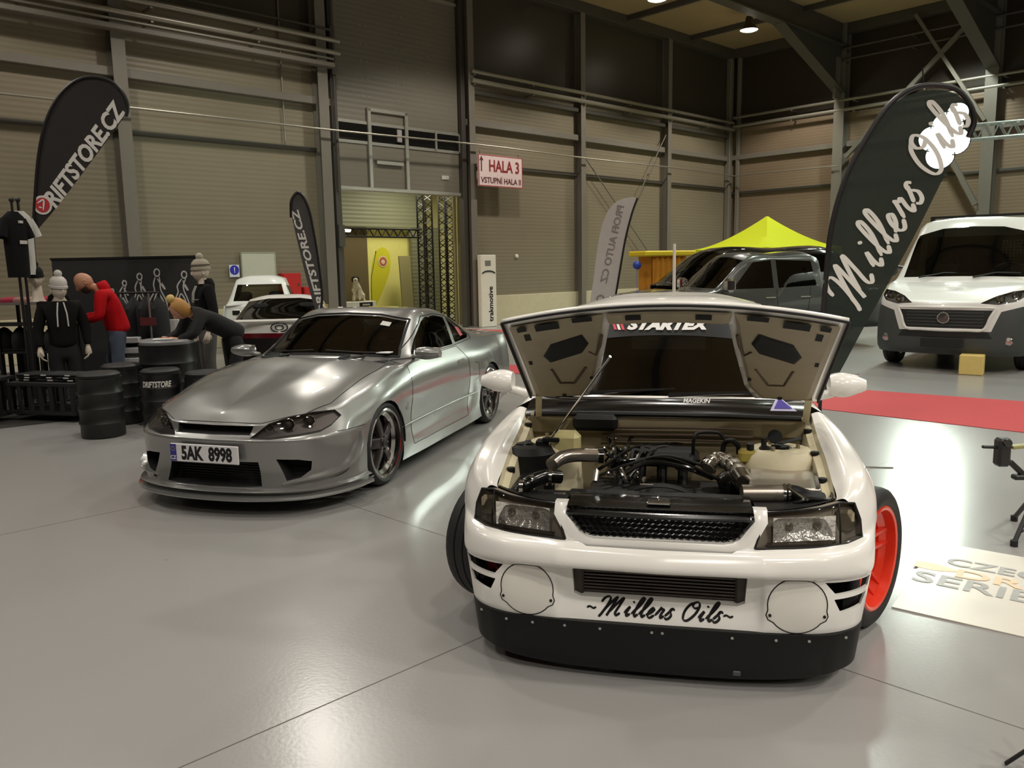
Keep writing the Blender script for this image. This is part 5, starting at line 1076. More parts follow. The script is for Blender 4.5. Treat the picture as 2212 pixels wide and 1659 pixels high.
# ---------------------------------------------------------------- floor banner and camera tripods on the right
q0, q1 = at_z(2020, 1172), at_z(1926, 1313); dirx = (at_z(2212, 1378) - q1).normalized(); 
mt_ = thing('floor_banner', 'white printed banner lying on the floor right of the white car', 'banner', q1, math.atan2(dirx.y, dirx.x))
dep = 1.10; ML = mt_.matrix_basis.inverted() @ q0
obj('banner_sheet', MB().prism([(0, 0), (3.2, 0), (3.2, ML.y), (ML.x, ML.y)], .001, .006), mat('banner_vinyl', (214, 208, 196), .35, var=.04), mt_, ang=0)
M_BG = mat('banner_print_grey', (160, 160, 156), .45); M_BO = mat('banner_print_orange', (228, 196, 160), .45)
for s_, sz, w_, x_, y_, m_ in (('CZECH', .165, .56, .38, .80, M_BG), ('DRIFT', .17, .60, .47, .635, M_BO), ('SERIES', .22, .64, .32, .48, M_BG)):
    obj('banner_lettering', MB().merge(text_mb(s_, sz, .003, 0, 0, width=w_), Matrix.Translation((x_, y_, .0085))), m_, mt_, ang=0, fix=False)
obj('banner_emblem', MB().prism([(.0 + .10 * cos(a) * (1 + .25 * cos(3 * a)), .66 + .055 * sin(a)) for a in [2 * pi * i / 24 for i in range(24)]], .0062, .0075, Matrix.Translation((.05, 0, 0))), mat('banner_print_pale_orange', (232, 206, 170), .45), mt_, ang=0)
tp = at_z(2250, 1165); tr = thing('camera_tripod', 'black camera on a low tripod at the right edge, beyond the floor banner', 'tripod', (tp.x, tp.y, 0))
TL = lambda px, py: pl(px, py, tp.y) - Vector((tp.x, tp.y, 0))
hub = TL(2240, 1060); foot1 = at_z(2190, 1180) - Vector((tp.x, tp.y, 0))
for f in (foot1, Vector((.30, -.12, 0)), Vector((.05, .34, 0))):
    l_ = obj('leg', MB().bar(hub, f + Vector((0, 0, .02)), .022, .022, b=.004), M_BLACK, tr); obj('rubber_foot', MB().cyl(f, f + Vector((0, 0, .035)), .02, n=10), M_RUB, l_)
obj('leg_spreader', MB().tube([foot1 * .75 + hub * .25, Vector((0, 0, hub.z * .35)), Vector((.3, -.12, 0)) * .75 + hub * .25], .008, 6), M_BLACK, tr)
obj('head', MB().bar(TL(2180, 996), TL(2232, 1046), .03, .03, b=.006).box(TL(2210, 1030), (.12, .05, .03), b=.008), M_BLACK, tr)
cbod = TL(2165, 976); cm = obj('camera_body', MB().box(cbod, (.075, .07, .165), b=.014), mat('camera_black', (30, 30, 30), .4), tr)
obj('handle', MB().bar(TL(2121, 965), TL(2156, 966), .022, .018, b=.006), M_BLACK, tr)
obj('flip_screen', MB().bar(TL(2184, 966), TL(2222, 962), .045, .02, b=.004), mat('screen_olive', (150, 146, 92), .3), cm)
obj('lens_ring', MB().cyl(cbod + Vector((0, -.03, .06)), cbod + Vector((0, -.055, .06)), .022, n=16), M_BLKG, cm)
tq = at_z(2226, 1668); t2 = thing('light_stand', 'black stand foot just inside the bottom right corner', 'stand', (tq.x, tq.y, 0))
for k in range(3):
    a = R(150) + k * R(120); e = Vector((.07 * cos(a), .07 * sin(a), .006)); obj('leg', MB().bar((0, 0, .09), e, .016, .01, b=.003), M_BLACK, t2)
obj('column', MB().cyl((0, 0, .05), (0, 0, .16), .012, n=10), M_BLACK, t2)
# ---------------------------------------------------------------- things in the passage
YP = at_d(772, 640, 1).y
fl_ = wpp(742, 498, 2.6); lt = thing('tube_light', 'short glowing tube light at the left of the passage', 'lamp', fl_, AW)
obj('tube', MB().cyl((-.22, 0, 0), (.22, 0, 0), .035, n=12), mat('tube_glow', (255, 244, 214), .4, emit=((255, 244, 214), 14)), lt); obj('tube_holder', MB().box((0, .0, .06), (.5, .06, .05)), M_STEELD, lt)
def lattice(p, q, w, n, m, name, label, par=None):
    """box truss between p and q"""
    p = Vector(p); q = Vector(q); x = (q - p).normalized(); u = Vector((0, 0, 1)) if abs(x.z) < .9 else MA.to_3x3() @ Vector((1, 0, 0)); v = x.cross(u).normalized(); u = v.cross(x)
    c = [u * w / 2 + v * w / 2, u * w / 2 - v * w / 2, -u * w / 2 - v * w / 2, -u * w / 2 + v * w / 2]; r = thing(name, label, 'truss', p)
    for k in range(4):
        b = MB().tube([c[k], c[k] + (q - p)], w * .09, 8); obj('chord', b, m, r)
        br = MB(); d = c[(k + 1) % 4]
        for i in range(n): a0 = (q - p) * (i / n); a1 = (q - p) * ((i + 1) / n); br.tube([c[k] + a0, d + a0.lerp(a1, .5)], w * .05, 6).tube([d + a0.lerp(a1, .5), c[k] + a1], w * .05, 6)
        obj('brace', br, m, r)
    return r
M_TRB = mat('truss_black', (20, 19, 16), .6)
a = wpp(923, 650, 2.2); b_ = wpp(968, 650, 2.2); hz = wpp(923, 505, 2.2).z
g0 = wpp(748, 506, 2.2)
lattice((a.x, a.y, 0), (a.x, a.y, 3.7), .30, 11, M_TRB, 'truss_tower', 'black lattice tower standing in the passage, carrying the crossbeam')
lattice((b_.x, b_.y, 0), (b_.x, b_.y, 3.7), .30, 11, M_TRB, 'truss_tower', 'black lattice tower at the right side of the passage')
lattice((g0.x, g0.y, hz), (a.x - .17, a.y - .16, hz), .22, 9, M_TRB, 'truss_beam', 'black lattice crossbeam spanning the passage')
for i, px in enumerate((986, 995)):
    p = wpp(px, 640, .9); tag(obj('downpipe', MB().tube([(p.x, p.y, 0), (p.x, p.y, 3.6)], .05, 10), mat('pipe_olive', (140, 132, 96), .5)), ('pale downpipe nearer the lattice tower', 'pale downpipe nearest the gate post')[i], 'pipe')
p = wpp(882, 650, 3.6); tag(obj('leaning_board', MB().box((0, 0, 1.0), (.42, .05, 2.0), b=.005), mat('board_olive', (128, 120, 82), .6), M=Matrix.Translation((p.x, p.y, 0)) @ Matrix.Rotation(AW, 4, 'Z') @ Matrix.Rotation(R(-4), 4, 'X')), 'tall grey-green board leaning in the passage', 'board')
p = wpp(772, 660, 2.4); ct = thing('counter', 'white counter with a small black plate, under the toy dog', 'counter', (p.x, p.y, 0), AW)
ch = wpp(772, 651, 2.4).z; obj('counter_body', MB().box((-.02, 0, ch / 2), (1.0, .45, ch), b=.01), mat('counter_white', (222, 218, 206), .5), ct)
cp = obj('counter_plate', MB().box((.14, -.232, ch - .09), (.42, .012, .12)), M_BLACK, ct); obj('plate_mark', MB().box((.14, -.24, ch - .09), (.24, .004, .045)), mat('mark_pale', (180, 176, 160), .6), cp)

# ================================================================ FIGURES
def skin_mesh(nodes, edges, root, sub=2):
    """one continuous limb surface grown round a skeleton of joints with radii"""
    names = list(nodes); me = bpy.data.meshes.new('limbs'); me.from_pydata([nodes[k][0] for k in names], [(names.index(a), names.index(b)) for a, b in edges], [])
    o = bpy.data.objects.new('limbs', me); COL.objects.link(o); o.modifiers.new('skin', 'SKIN'); s = o.modifiers.new('sub', 'SUBSURF'); s.levels = sub; s.render_levels = sub
    for i, k in enumerate(names):
        r = nodes[k][1]; me.skin_vertices[0].data[i].radius = (r, r) if not isinstance(r, tuple) else r; me.skin_vertices[0].data[i].use_root = k == root
    dg = bpy.context.evaluated_depsgraph_get(); m2 = bpy.data.meshes.new_from_object(o.evaluated_get(dg)); mb = MB().add([v.co.copy() for v in m2.vertices], [tuple(p.vertices) for p in m2.polygons])
    bpy.data.objects.remove(o); bpy.data.meshes.remove(me); bpy.data.meshes.remove(m2); return mb
def head_mb(c, look, r=.1, roll=0.):
    """head with brow, nose, lips, chin and ears; look = direction of the face"""
    y = -Vector(look).normalized(); x = y.cross(Vector((0, 0, 1))).normalized(); z = x.cross(y); M = Matrix((x, y, z)).transposed().to_4x4(); M.translation = c
    n = 18; rows = []
    for i in range(n + 1):
        a = pi * i / n; h = -cos(a) * 1.22; w = sin(a) + 1e-4; row = []
        for j in range(28):
            t = 2 * pi * j / 28; px, py = w * cos(t) * .80, w * sin(t); 
            if h < -.1: k = 1 - .38 * min(1, (-.1 - h)) ** 1.2; px *= k; py = py * (1 - .15 * min(1, -.1 - h)) - .04
            f = max(0, -sin(t)) * w                           # face side
            g = lambda h0, s, x0, sx: math.exp(-((h - h0) / s) ** 2 - ((px - x0) / sx) ** 2)
            py -= f * (.26 * g(-.12, .15, 0, .13) + .10 * g(.02, .22, 0, .09) + .09 * g(-.46, .06, 0, .22) + .08 * g(-.56, .06, 0, .2) + .08 * g(-.85, .14, 0, .22) - .09 * g(.10, .10, .27, .15) - .09 * g(.10, .10, -.27, .15) + .05 * g(.27, .09, 0, .6))
            row.append((px * r, py * r, h * r))
        rows.append(row)
    b = MB().grid(rows, M, cv=True)
    for s in (1, -1): b.lathe([(.001, -.01), (.022, -.008), (.03, .0), (.024, .007), (.012, .0), (.001, .002)], 12, M @ Matrix.Translation((s * .083 * r / .1, .012, .0)) @ Matrix.Rotation(R(90) * s, 4, 'Y') @ Matrix.Diagonal((1.15, .7, 1, 1)))
    return b, M
def face_parts(M, r, par, brow=(60, 44, 34), lips=(160, 96, 84)):
    for s in (1, -1):
        e = obj('eye', MB().ball((s * .27 * r, -.80 * r, .10 * r), .115 * r, 8, M), mat('eye_white', (222, 216, 206), .3), par); obj('iris', MB().ball((s * .27 * r, -.885 * r, .095 * r), .05 * r, 6, M), mat('iris_dark', (40, 30, 26), .2), par)
        obj('eyebrow', MB().bar((s * .13 * r, -.93 * r, .27 * r), (s * .42 * r, -.84 * r, .28 * r), .05 * r, .05 * r).add([], [], None), mat('brow_%d' % brow[0], brow, .8), par, M=M)
    obj('lips', MB().bar((-.2 * r, -.93 * r, -.50 * r), (.2 * r, -.93 * r, -.50 * r), .05 * r, .08 * r, b=.02 * r), mat('lips_%d' % lips[0], lips, .5), par, M=M)
def hand_mb(wrist, tip, palm_n, size=1., curl=.5):
    """palm, four bent fingers and a thumb from the wrist towards tip; palm_n = way the palm faces"""
    w = Vector(wrist); d = (Vector(tip) - w).normalized(); n = Vector(palm_n); n = (n - d * n.dot(d)).normalized(); s = d.cross(n); S = size; b = MB()
    b.tube([w - d * .01 * S, w + d * .03 * S, w + d * .07 * S, w + d * .09 * S], [.024 * S, .034 * S, .038 * S, .03 * S], 10)
    for k, ln in enumerate((.072, .082, .076, .058)):
        o = s * (.030 - .020 * k) * S; p0 = w + d * .085 * S + o; c1 = curl * .6; c2 = curl * 1.3
        p1 = p0 + (d * cos(c1) + n * sin(c1)) * ln * .45 * S; p2 = p1 + (d * cos(c2) + n * sin(c2)) * ln * .33 * S; p3 = p2 + (d * cos(c2 * 1.3) + n * sin(c2 * 1.3)) * ln * .25 * S
        b.tube([p0, p1, p2, p3], [.0095 * S, .009 * S, .008 * S, .006 * S], 8)
    t0 = w + d * .03 * S + s * .03 * S; b.tube([t0, t0 + (d * .7 + s * .6 + n * .3).normalized() * .035 * S, t0 + (d * .9 + s * .35 + n * .5).normalized() * .062 * S], [.012 * S, .0105 * S, .008 * S], 8)
    return b
def figure(name, label, cat, base, rz, J, skin, top, legs, shoes=None, head_look=(0, -1, 0), r_head=.1, face=True, belly=.13, face_cols=None):
    """J: joints in the figure's own frame (facing -y). Body, top and trousers are each one surface"""
    root = thing(name, label, cat, base, rz); V = lambda k: Vector(J[k])
    nodes = {}; E = []
    def N(k, p, r): nodes[k] = (Vector(p), r)
    N('pelvis', V('pelvis'), (belly * .7, belly * .6)); N('chest', V('chest'), (.12, .10)); N('neck', V('neck'), .055); N('skull', V('head') + Vector((0, 0, -.02)), .06)
    E += [('pelvis', 'chest'), ('chest', 'neck'), ('neck', 'skull')]
    for s in 'LR':
        N('sh' + s, V('sh' + s), .05); N('el' + s, V('el' + s), .036); N('wr' + s, V('wr' + s), .026); E += [('chest', 'sh' + s), ('sh' + s, 'el' + s), ('el' + s, 'wr' + s)]
        N('hip' + s, V('hip' + s), .06); N('kn' + s, V('kn' + s), .055); N('an' + s, V('an' + s), .038); E += [('pelvis', 'hip' + s), ('hip' + s, 'kn' + s), ('kn' + s, 'an' + s)]
    body = skin_mesh(nodes, E, 'pelvis', 2); hb, HM = head_mb(V('head'), head_look, r_head); body.merge(hb)
    for s in 'LR': body.merge(hand_mb(V('wr' + s), V('tip' + s), V('palm' + s) if 'palm' + s in J else (0, 0, -1), 1.0, .7))
    bo = obj('body', body, skin, root, ang=60)
    if face: face_parts(HM, r_head, bo, *(face_cols or ()))
    g = .032; nodes = {}; E = []
    mid = V('pelvis').lerp(V('chest'), .5)
    UPV = (V('chest') - V('pelvis')).normalized(); N('hem', V('pelvis') - UPV * .10, (belly + g, belly * .82 + g)); N('hem2', V('pelvis') + UPV * .02, (belly + g, belly * .82 + g)); N('mid', mid, (belly + g - .005, belly * .8 + g)); N('chest', V('chest'), (.145, .125)); N('collar', V('neck') + (V('chest') - V('neck')) * .08, .078)
    E = [('hem', 'hem2'), ('hem2', 'mid'), ('mid', 'chest'), ('chest', 'collar')]
    for s in 'LR':
        N('sh' + s, V('sh' + s), .078); N('el' + s, V('el' + s), .062); N('fo' + s, V('el' + s).lerp(V('wr' + s), .6), .05); N('cu' + s, V('el' + s).lerp(V('wr' + s), .96), .038); E += [('chest', 'sh' + s), ('sh' + s, 'el' + s), ('el' + s, 'fo' + s), ('fo' + s, 'cu' + s)]
    tp = obj(top[0], skin_mesh(nodes, E, 'hem', 2), top[1], root, ang=60)
    nodes = {}; E = [('waist', 'seat')]
    N('waist', V('pelvis') + UPV * .08, (belly + .005, belly * .82)); N('seat', V('pelvis') + Vector((0, .01, -.06)), (belly + .008, belly * .86))
    for s in 'LR':
        N('hip' + s, V('hip' + s) * .4 + V('kn' + s) * .6 * 0 + V('hip' + s) * .6 + Vector((0, 0, -.10)), .098); N('kn' + s, V('kn' + s), .078); N('sk' + s, V('kn' + s).lerp(V('an' + s), .6), .065); N('an' + s, V('an' + s) + Vector((0, 0, .02)), .062); E += [('seat', 'hip' + s), ('hip' + s, 'kn' + s), ('kn' + s, 'sk' + s), ('sk' + s, 'an' + s)]
    obj(legs[0], skin_mesh(nodes, E, 'waist', 2), legs[1], root, ang=60)
    for s in 'LR':
        a = V('an' + s); obj('shoe', MB().grid([[(a.x + w * cos(t), a.y + y, max(.0, h * (.5 + .5 * sin(t)))) for t in [2 * pi * j / 14 for j in range(14)]] for y, w, h in ((.075, .012, .04), (.07, .038, .09), (.02, .044, .11), (-.06, .046, .085), (-.13, .048, .06), (-.175, .036, .045), (-.19, .01, .03))], cv=True), shoes or mat('shoe_dark', (34, 32, 32), .6), root)
    return root, bo, tp, HM
def std(lean=0., head_fwd=0., **kw):
    """joints of a standing adult, facing -y"""
    J = dict(pelvis=(0, 0, .96), chest=(0, -lean * .6, 1.34), neck=(0, -lean - .01, 1.50), head=(0, -lean - head_fwd - .03, 1.66), shL=(.19, -lean * .85, 1.43), shR=(-.19, -lean * .85, 1.43), elL=(.25, -lean * .5, 1.13), elR=(-.25, -lean * .5, 1.13), wrL=(.26, -.08 - lean * .5, .88), wrR=(-.26, -.08 - lean * .5, .88), tipL=(.26, -.1 - lean * .5, .72), tipR=(-.26, -.1 - lean * .5, .72), palmL=(-1, 0, 0), palmR=(1, 0, 0),
      hipL=(.095, 0, .88), hipR=(-.095, 0, .88), knL=(.10, -.02, .49), knR=(-.10, -.02, .49), anL=(.105, .02, .09), anR=(-.105, .02, .09)); J.update(kw); return J
SKIN = mat('skin_warm', (196, 142, 112), .5, var=.05, scale=20); SKINP = mat('mannequin_pale', (214, 200, 182), .4, var=.02)
M_HRED = mat('hoodie_red', (186, 14, 24), .85, spec=.2, var=.12, scale=12, bump=.2, bscale=25); M_JEAN = mat('jeans_blue', (74, 82, 98), .9, var=.2, scale=14)
M_HBLK = mat('hoodie_black', (20, 20, 20), .85, spec=.2, var=.15, scale=12); M_TRB2 = mat('trousers_black', (26, 26, 27), .9); M_TRG = mat('trousers_grey', (84, 82, 78), .9, var=.15)
M_CORD = mat('cord_white', (206, 202, 196), .7)
def hood(root, c, back, m):
    b = Vector(back).normalized(); y = b; x = y.cross(Vector((0, 0, 1))).normalized(); z = x.cross(y); M = Matrix((x, y, z)).transposed().to_4x4(); M.translation = Vector(c)
    return obj('hood', MB().grid([[(.105 * k * cos(t), .02 + .075 * k * max(-.55, sin(t)), h) for t in [2 * pi * j / 18 for j in range(18)]] for k, h in ((.70, -.13), (1.0, -.08), (1.15, -.02), (1.05, .04), (.80, .06), (.62, .03), (.5, -.04))], M, cv=True), m, root, ang=60)
def beanie(root, HM, r, m, pom=None, stripe=None):
    rows = [[(1.02 * r * k * .86 * cos(t), (1.10 * r * k) * sin(t) + .05 * r, z * r) for t in [2 * pi * j / 24 for j in range(24)]] for k, z in ((1.0, .26), (1.09, .30), (1.10, .55), (1.0, .60), (1.02, .9), (.92, 1.25), (.66, 1.55), (.3, 1.72), (.02, 1.76))]
    o = obj('beanie', MB().grid(rows, HM, cv=True), m, root, ang=50)
    if stripe: obj('beanie_band', MB().grid([[(1.05 * r * .88 * cos(t), 1.14 * r * sin(t) + .05 * r, z * r) for t in [2 * pi * j / 24 for j in range(24)]] for z in (.78, .98)], HM, cv=True), stripe, o)
    if pom: obj('pompom', MB().ball((0, .05 * r, 1.95 * r), .45 * r, 8, HM), pom, o)
    return o
# the man in the red hooded top, bent over something he holds
YR = 10.15; b0 = pl(256, 760, YR)
J = std(lean=.16, head_fwd=.12, pelvis=(0, .02, .95), head=(0, -.31, 1.52), neck=(0, -.17, 1.44), chest=(0, -.07, 1.31), shL=(.20, -.14, 1.39), shR=(-.20, -.14, 1.39), elL=(.27, -.18, 1.10), elR=(-.27, -.18, 1.10), wrL=(.11, -.40, 1.05), wrR=(-.11, -.42, 1.08), tipL=(.02, -.47, 1.06), tipR=(-.02, -.48, 1.09), palmL=(0, .2, 1), palmR=(0, .2, 1), knR=(-.10, -.10, .50), anR=(-.11, .0, .09))
man, mb_, mt2, HM = figure('person', 'bald man in a red hooded top and jeans looking down at his hands', 'person', (b0.x, YR, 0), R(-62), J, SKIN, ('hooded_top', M_HRED), ('jeans', M_JEAN), head_look=(0, -.75, -.66), r_head=.105, belly=.15)
hood(mt2, (0, -.14, 1.46), (0, 1, .45), M_HRED)
obj('beard', MB().grid([[(.072 * k * cos(t), -.02 - .075 * k * abs(sin(t)), z) for t in [pi * j / 12 - pi for j in range(13)]] for k, z in ((1.08, -.035), (1.10, -.07), (.86, -.115), (.4, -.125))], HM), mat('beard_dark', (58, 42, 34), .9), mb_)
tag(obj('folded_leaflet', MB().box((0, 0, 0), (.14, .10, .012), b=.003), mat('leaflet_red', (170, 60, 60), .6), M=man.matrix_basis @ Matrix.Translation((0, -.49, 1.125)) @ Matrix.Rotation(R(20), 4, 'X')), 'small red leaflet in the hands of the man in red', 'leaflet')
# blonde woman leaning over the drum table
YB = 9.62; b0 = pl(500, 770, YB)
J = std(pelvis=(0, .06, .90), chest=(0, -.32, 1.10), neck=(0, -.47, 1.17), head=(0, -.58, 1.20), shL=(.17, -.40, 1.15), shR=(-.17, -.40, 1.15), elL=(.23, -.52, .93), elR=(-.23, -.50, .93), wrL=(.12, -.68, .87), wrR=(-.10, -.70, .87), tipL=(.05, -.80, .87), tipR=(-.04, -.82, .87), palmL=(0, 0, -1), palmR=(0, 0, -1), hipL=(.09, .05, .83), hipR=(-.09, .05, .83), knL=(.10, -.02, .47), knR=(-.10, .04, .47))
wom, wb_, wt, HM = figure('person', 'blonde woman in black bending over the drum table', 'person', (b0.x, YB, 0), R(-46), J, SKIN, ('jacket', mat('jacket_black', (24, 24, 24), .85)), ('trousers', M_TRB2), head_look=(0, -.62, -.78), r_head=.095, belly=.12)
M_HAIR = mat('hair_blonde', (176, 128, 62), .55, var=.35, scale=40, aniso=(8, 8, 1))
hr = MB().grid([[(.084 * k * cos(t), .012 + .100 * k * sin(t), z) for t in [-.5 + (pi + 1.0) * j / 18 for j in range(19)]] for k, z in ((.85, -.10), (1.05, -.05), (1.10, .02), (1.06, .07), (.82, .115), (.4, .135), (.02, .14))], HM)
ho = obj('hair', hr, M_HAIR, wom, ang=60); obj('hair_bun', MB().ball((0, .045, .155), (.05, .05, .045), 10, HM), mat('hair_blonde_bun', (206, 176, 108), .55, var=.3, scale=50), ho)
# shop mannequins
YT = 10.35; b0 = pl(452, 770, YT)
J = std(head=(0, -.03, 1.645), elL=(.27, .03, 1.12), wrL=(.27, -.06, .88)); J = {k: (v[0], v[1], v[2] * .985) if not k.startswith('palm') else v for k, v in J.items()}
mq, qb, qt, HM = figure('mannequin', 'tall pale mannequin in a black hooded top and striped pompom hat', 'mannequin', (b0.x, YT, 0), R(-55), J, SKINP, ('hooded_top', M_HBLK), ('trousers', M_TRG), head_look=(0, -1, -.05), r_head=.102, face_cols=((150, 138, 124), (190, 160, 146)))
beanie(mq, HM, .102, mat('knit_grey', (168, 160, 142), .95, bump=.3, bscale=120), mat('pompom_grey', (176, 170, 152), 1., bump=.4), mat('knit_stripe', (96, 90, 82), .95))
hood(qt, (0, .02, 1.47), (0, 1, .2), M_HBLK)
for s in (1, -1): obj('draw_cord', MB().tube([(.03 * s, -.10, 1.45), (.035 * s, -.14, 1.36), (.035 * s, -.15, 1.24)], .007, 6), M_CORD, qt)
obj('chest_print', MB().tube([(-.13, -.115, 1.28), (-.06, -.15, 1.275), (.06, -.15, 1.275), (.13, -.115, 1.28)], .006, 6), mat('print_grey2', (150, 146, 140), .7), qt)
YK = 9.55; b0 = pl(135, 720, YK)
J = std(pelvis=(0, 0, .84), hipL=(.095, 0, .76), hipR=(-.095, 0, .76), head=(0, -.04, 1.44), neck=(0, -.01, 1.31), chest=(0, -.02, 1.17), shL=(.18, 0, 1.26), shR=(-.18, 0, 1.26), elL=(.25, .0, .98), elR=(-.25, .0, .98), wrL=(.25, -.06, .76), wrR=(-.25, -.06, .76), tipL=(.25, -.08, .6), tipR=(-.25, -.08, .6), knL=(.10, -.02, .42), knR=(-.10, -.02, .42))
mk, kb, kt, HM = figure('mannequin', 'pale mannequin in a white knitted hat and black hooded top with white cords', 'mannequin', (b0.x, YK, 0), R(35), J, SKINP, ('hooded_top', M_HBLK), ('trousers', M_TRB2), head_look=(.35, -1, -.12), r_head=.10, face_cols=((150, 138, 124), (190, 160, 146)))
beanie(mk, HM, .10, mat('knit_white', (206, 200, 192), .95, bump=.3, bscale=120), mat('pompom_white', (200, 196, 188), 1., bump=.4)); hood(kt, (0, .02, 1.33), (0, 1, .2), M_HBLK)
for s in (1, -1): obj('draw_cord', MB().tube([(.03 * s, -.10, 1.30), (.05 * s, -.15, 1.17), (.055 * s, -.155, 1.02)], .008, 6), M_CORD, kt)
# bust with a black hat
p = pl(80, 625, 9.9); bu = thing('mannequin_bust', 'pale bust wearing a black knitted hat, on the clothing rack', 'mannequin head', (p.x, 9.9, 1.30))
hb, HM = head_mb(Vector((0, 0, .27)), (.5, -1, -.1), .095); hb.tube([(0, 0, 0), (0, 0, .06), (0, .01, .2)], [.09, .06, .05], 14); ho = obj('head', hb, SKINP, bu, ang=60); face_parts(HM, .095, ho, (150, 138, 124), (190, 160, 146)); beanie(bu, HM, .095, mat('knit_black', (20, 20, 20), .95), mat('knit_black', (1, 1, 1)))
# tee-shirts on a tall display pole
def tee(name, label, px, py, Y, m, rz, prints=False):
    c = pl(px, py, Y); r = thing(name, label, 'shirt', (c.x, Y, 0), rz); z0 = c.z
    rows = [[(w * cos(t), d * sin(t), z0 + z) for t in [2 * pi * j / 24 for j in range(24)]] for w, d, z in ((.13, .09, -.42), (.135, .095, -.2), (.14, .10, .05), (.145, .09, .2), (.125, .075, .27), (.07, .055, .315), (.055, .05, .33))]
    tb = obj('shirt_body', MB().grid(rows, cv=True), m, r, ang=60)
    for s in (1, -1): obj('sleeve', MB().tube([(.10 * s, 0, z0 + .235), (.155 * s, 0, z0 + .13), (.185 * s, -.01, z0 + .03)], [.055, .06, .062], 14, caps=False), m, r, ang=60)
    obj('stand', MB().cyl((0, 0, 0), (0, 0, z0 + .46), .016, n=10).ball((0, 0, z0 + .46), .03, 8).cyl((0, 0, 0), (0, 0, .02), .18, n=20), M_POLE, r)
    if prints: obj('chest_print', MB().box((0, -.112, z0 - .02), (.10, .004, .04)), M_CORD, tb); obj('collar_tag', MB().box((0, -.098, z0 + .21), (.05, .02, .03)), M_CORD, tb)
    return r
tee('display_shirt', 'black tee-shirt on a tall stand at the left edge', 34, 520, 9.42, M_HBLK, R(74), True)
tee('display_shirt', 'white tee-shirt half hidden behind the black one on its stand', 47, 517, 9.76, mat('shirt_white', (206, 204, 198), .85), R(66))
# dog figure on the passage counter
p = wpp(772, 651, 2.4); dg_ = thing('toy_dog', 'white sitting dog figure with black ears on the white counter', 'dog figure', (p.x, p.y, p.z + .005), AW + R(-20))
nd = {'rump': (Vector((.10, .16, .13)), (.13, .12)), 'back': (Vector((.04, .10, .28)), (.12, .11)), 'chest': (Vector((-.02, -.02, .40)), (.115, .12)), 'neck': (Vector((-.04, -.07, .52)), .075), 'skull': (Vector((-.05, -.11, .61)), .085), 'muz': (Vector((-.08, -.22, .585)), .042), 'nose': (Vector((-.09, -.265, .58)), .028)}
ed = [('rump', 'back'), ('back', 'chest'), ('chest', 'neck'), ('neck', 'skull'), ('skull', 'muz'), ('muz', 'nose')]
for s, k in ((1, 'L'), (-1, 'R')):
    nd['sh' + k] = (Vector((.075 * s - .02, -.07, .33)), .05); nd['wr' + k] = (Vector((.07 * s - .03, -.10, .13)), .032); nd['pw' + k] = (Vector((.07 * s - .03, -.14, .025)), .03); ed += [('chest', 'sh' + k), ('sh' + k, 'wr' + k), ('wr' + k, 'pw' + k)]
    nd['th' + k] = (Vector((.13 * s + .06, .05, .13)), .075); nd['hk' + k] = (Vector((.15 * s + .06, .10, .04)), .035); nd['hp' + k] = (Vector((.15 * s + .04, -.06, .025)), .03); ed += [('rump', 'th' + k), ('th' + k, 'hk' + k), ('hk' + k, 'hp' + k)]
nd['t1'] = (Vector((.16, .30, .07)), .03); nd['t2'] = (Vector((.28, .34, .04)), .018); ed += [('rump', 't1'), ('t1', 't2')]
db = obj('body', skin_mesh(nd, ed, 'rump', 2), mat('dog_coat_white', (206, 196, 172), .85, var=.08), dg_, ang=60)
for s in (1, -1): obj('ear', MB().ball((-.05 + .085 * s, -.09, .60), (.025, .04, .075), 8), mat('dog_coat_black', (36, 32, 26), .85), db)
obj('head_patch', MB().ball((-.05, -.085, .645), (.088, .08, .055), 10), mat('dog_coat_black', (1, 1, 1)), db); obj('nose', MB().ball((-.092, -.29, .59), .02, 6), M_BLACK, db)
for s in (1, -1): obj('eye', MB().ball((-.055 + .04 * s, -.188, .635), .012, 6), M_BLACK, db)
# yellow flag in the passage
def up_plane(mb, px, py, off, ang=0., o=.01):
    c = wpp(px, py, off); x = MA.to_3x3() @ Vector((1, 0, 0)); n = MA.to_3x3() @ Vector((0, -1, 0)); M = Matrix((x, Vector((0, 0, 1)), n)).transposed().to_4x4() @ Matrix.Rotation(ang, 4, 'Z'); M.translation = c + n * o; return MB().merge(mb, M)
pts = [(803, 662), (801, 600), (806, 560), (815, 540), (826, 534), (838, 542), (843, 560), (842, 585), (830, 620), (812, 662)]
P = [wpp(q.x, q.y, 3.4) for q in spline([(a, b, 0) for a, b in pts], 4, True)]; n = len(P); nn = MA.to_3x3() @ Vector((0, -.005, 0))
yf = thing('flag', 'yellow teardrop flag with a round emblem, inside the passage', 'flag', (wpp(803, 662, 3.4).x, wpp(803, 662, 3.4).y, 0))
o = obj('flag_cloth', MB().add([p + nn for p in P] + [p - nn for p in P], [tuple(range(n)), tuple(range(n, 2 * n))[::-1]] + [(i, n + i, n + (i + 1) % n, (i + 1) % n) for i in range(n)]), mat('flag_yellow', (214, 206, 40), .7, trans=.2), yf); to_local(o, yf)
o = obj('emblem_ring', up_plane(MB().lathe([(.17, 0), (.17, .004), (.001, .004)], 28), 827, 565, 3.4), mat('emblem_pale', (206, 190, 150), .6), yf); to_local(o, yf)
o2 = obj('emblem_disc', up_plane(MB().lathe([(.13, .004), (.13, .008), (.07, .008), (.07, .004)], 28), 827, 565, 3.4), mat('emblem_red', (176, 84, 60), .6), o)
p0 = wpp(801, 640, 3.4); o = obj('pole', MB().tube([(p0.x, p0.y, 0), wpp(802, 600, 3.4), wpp(812, 542, 3.4)], .012, 6), M_POLE, yf); to_local(o, yf)

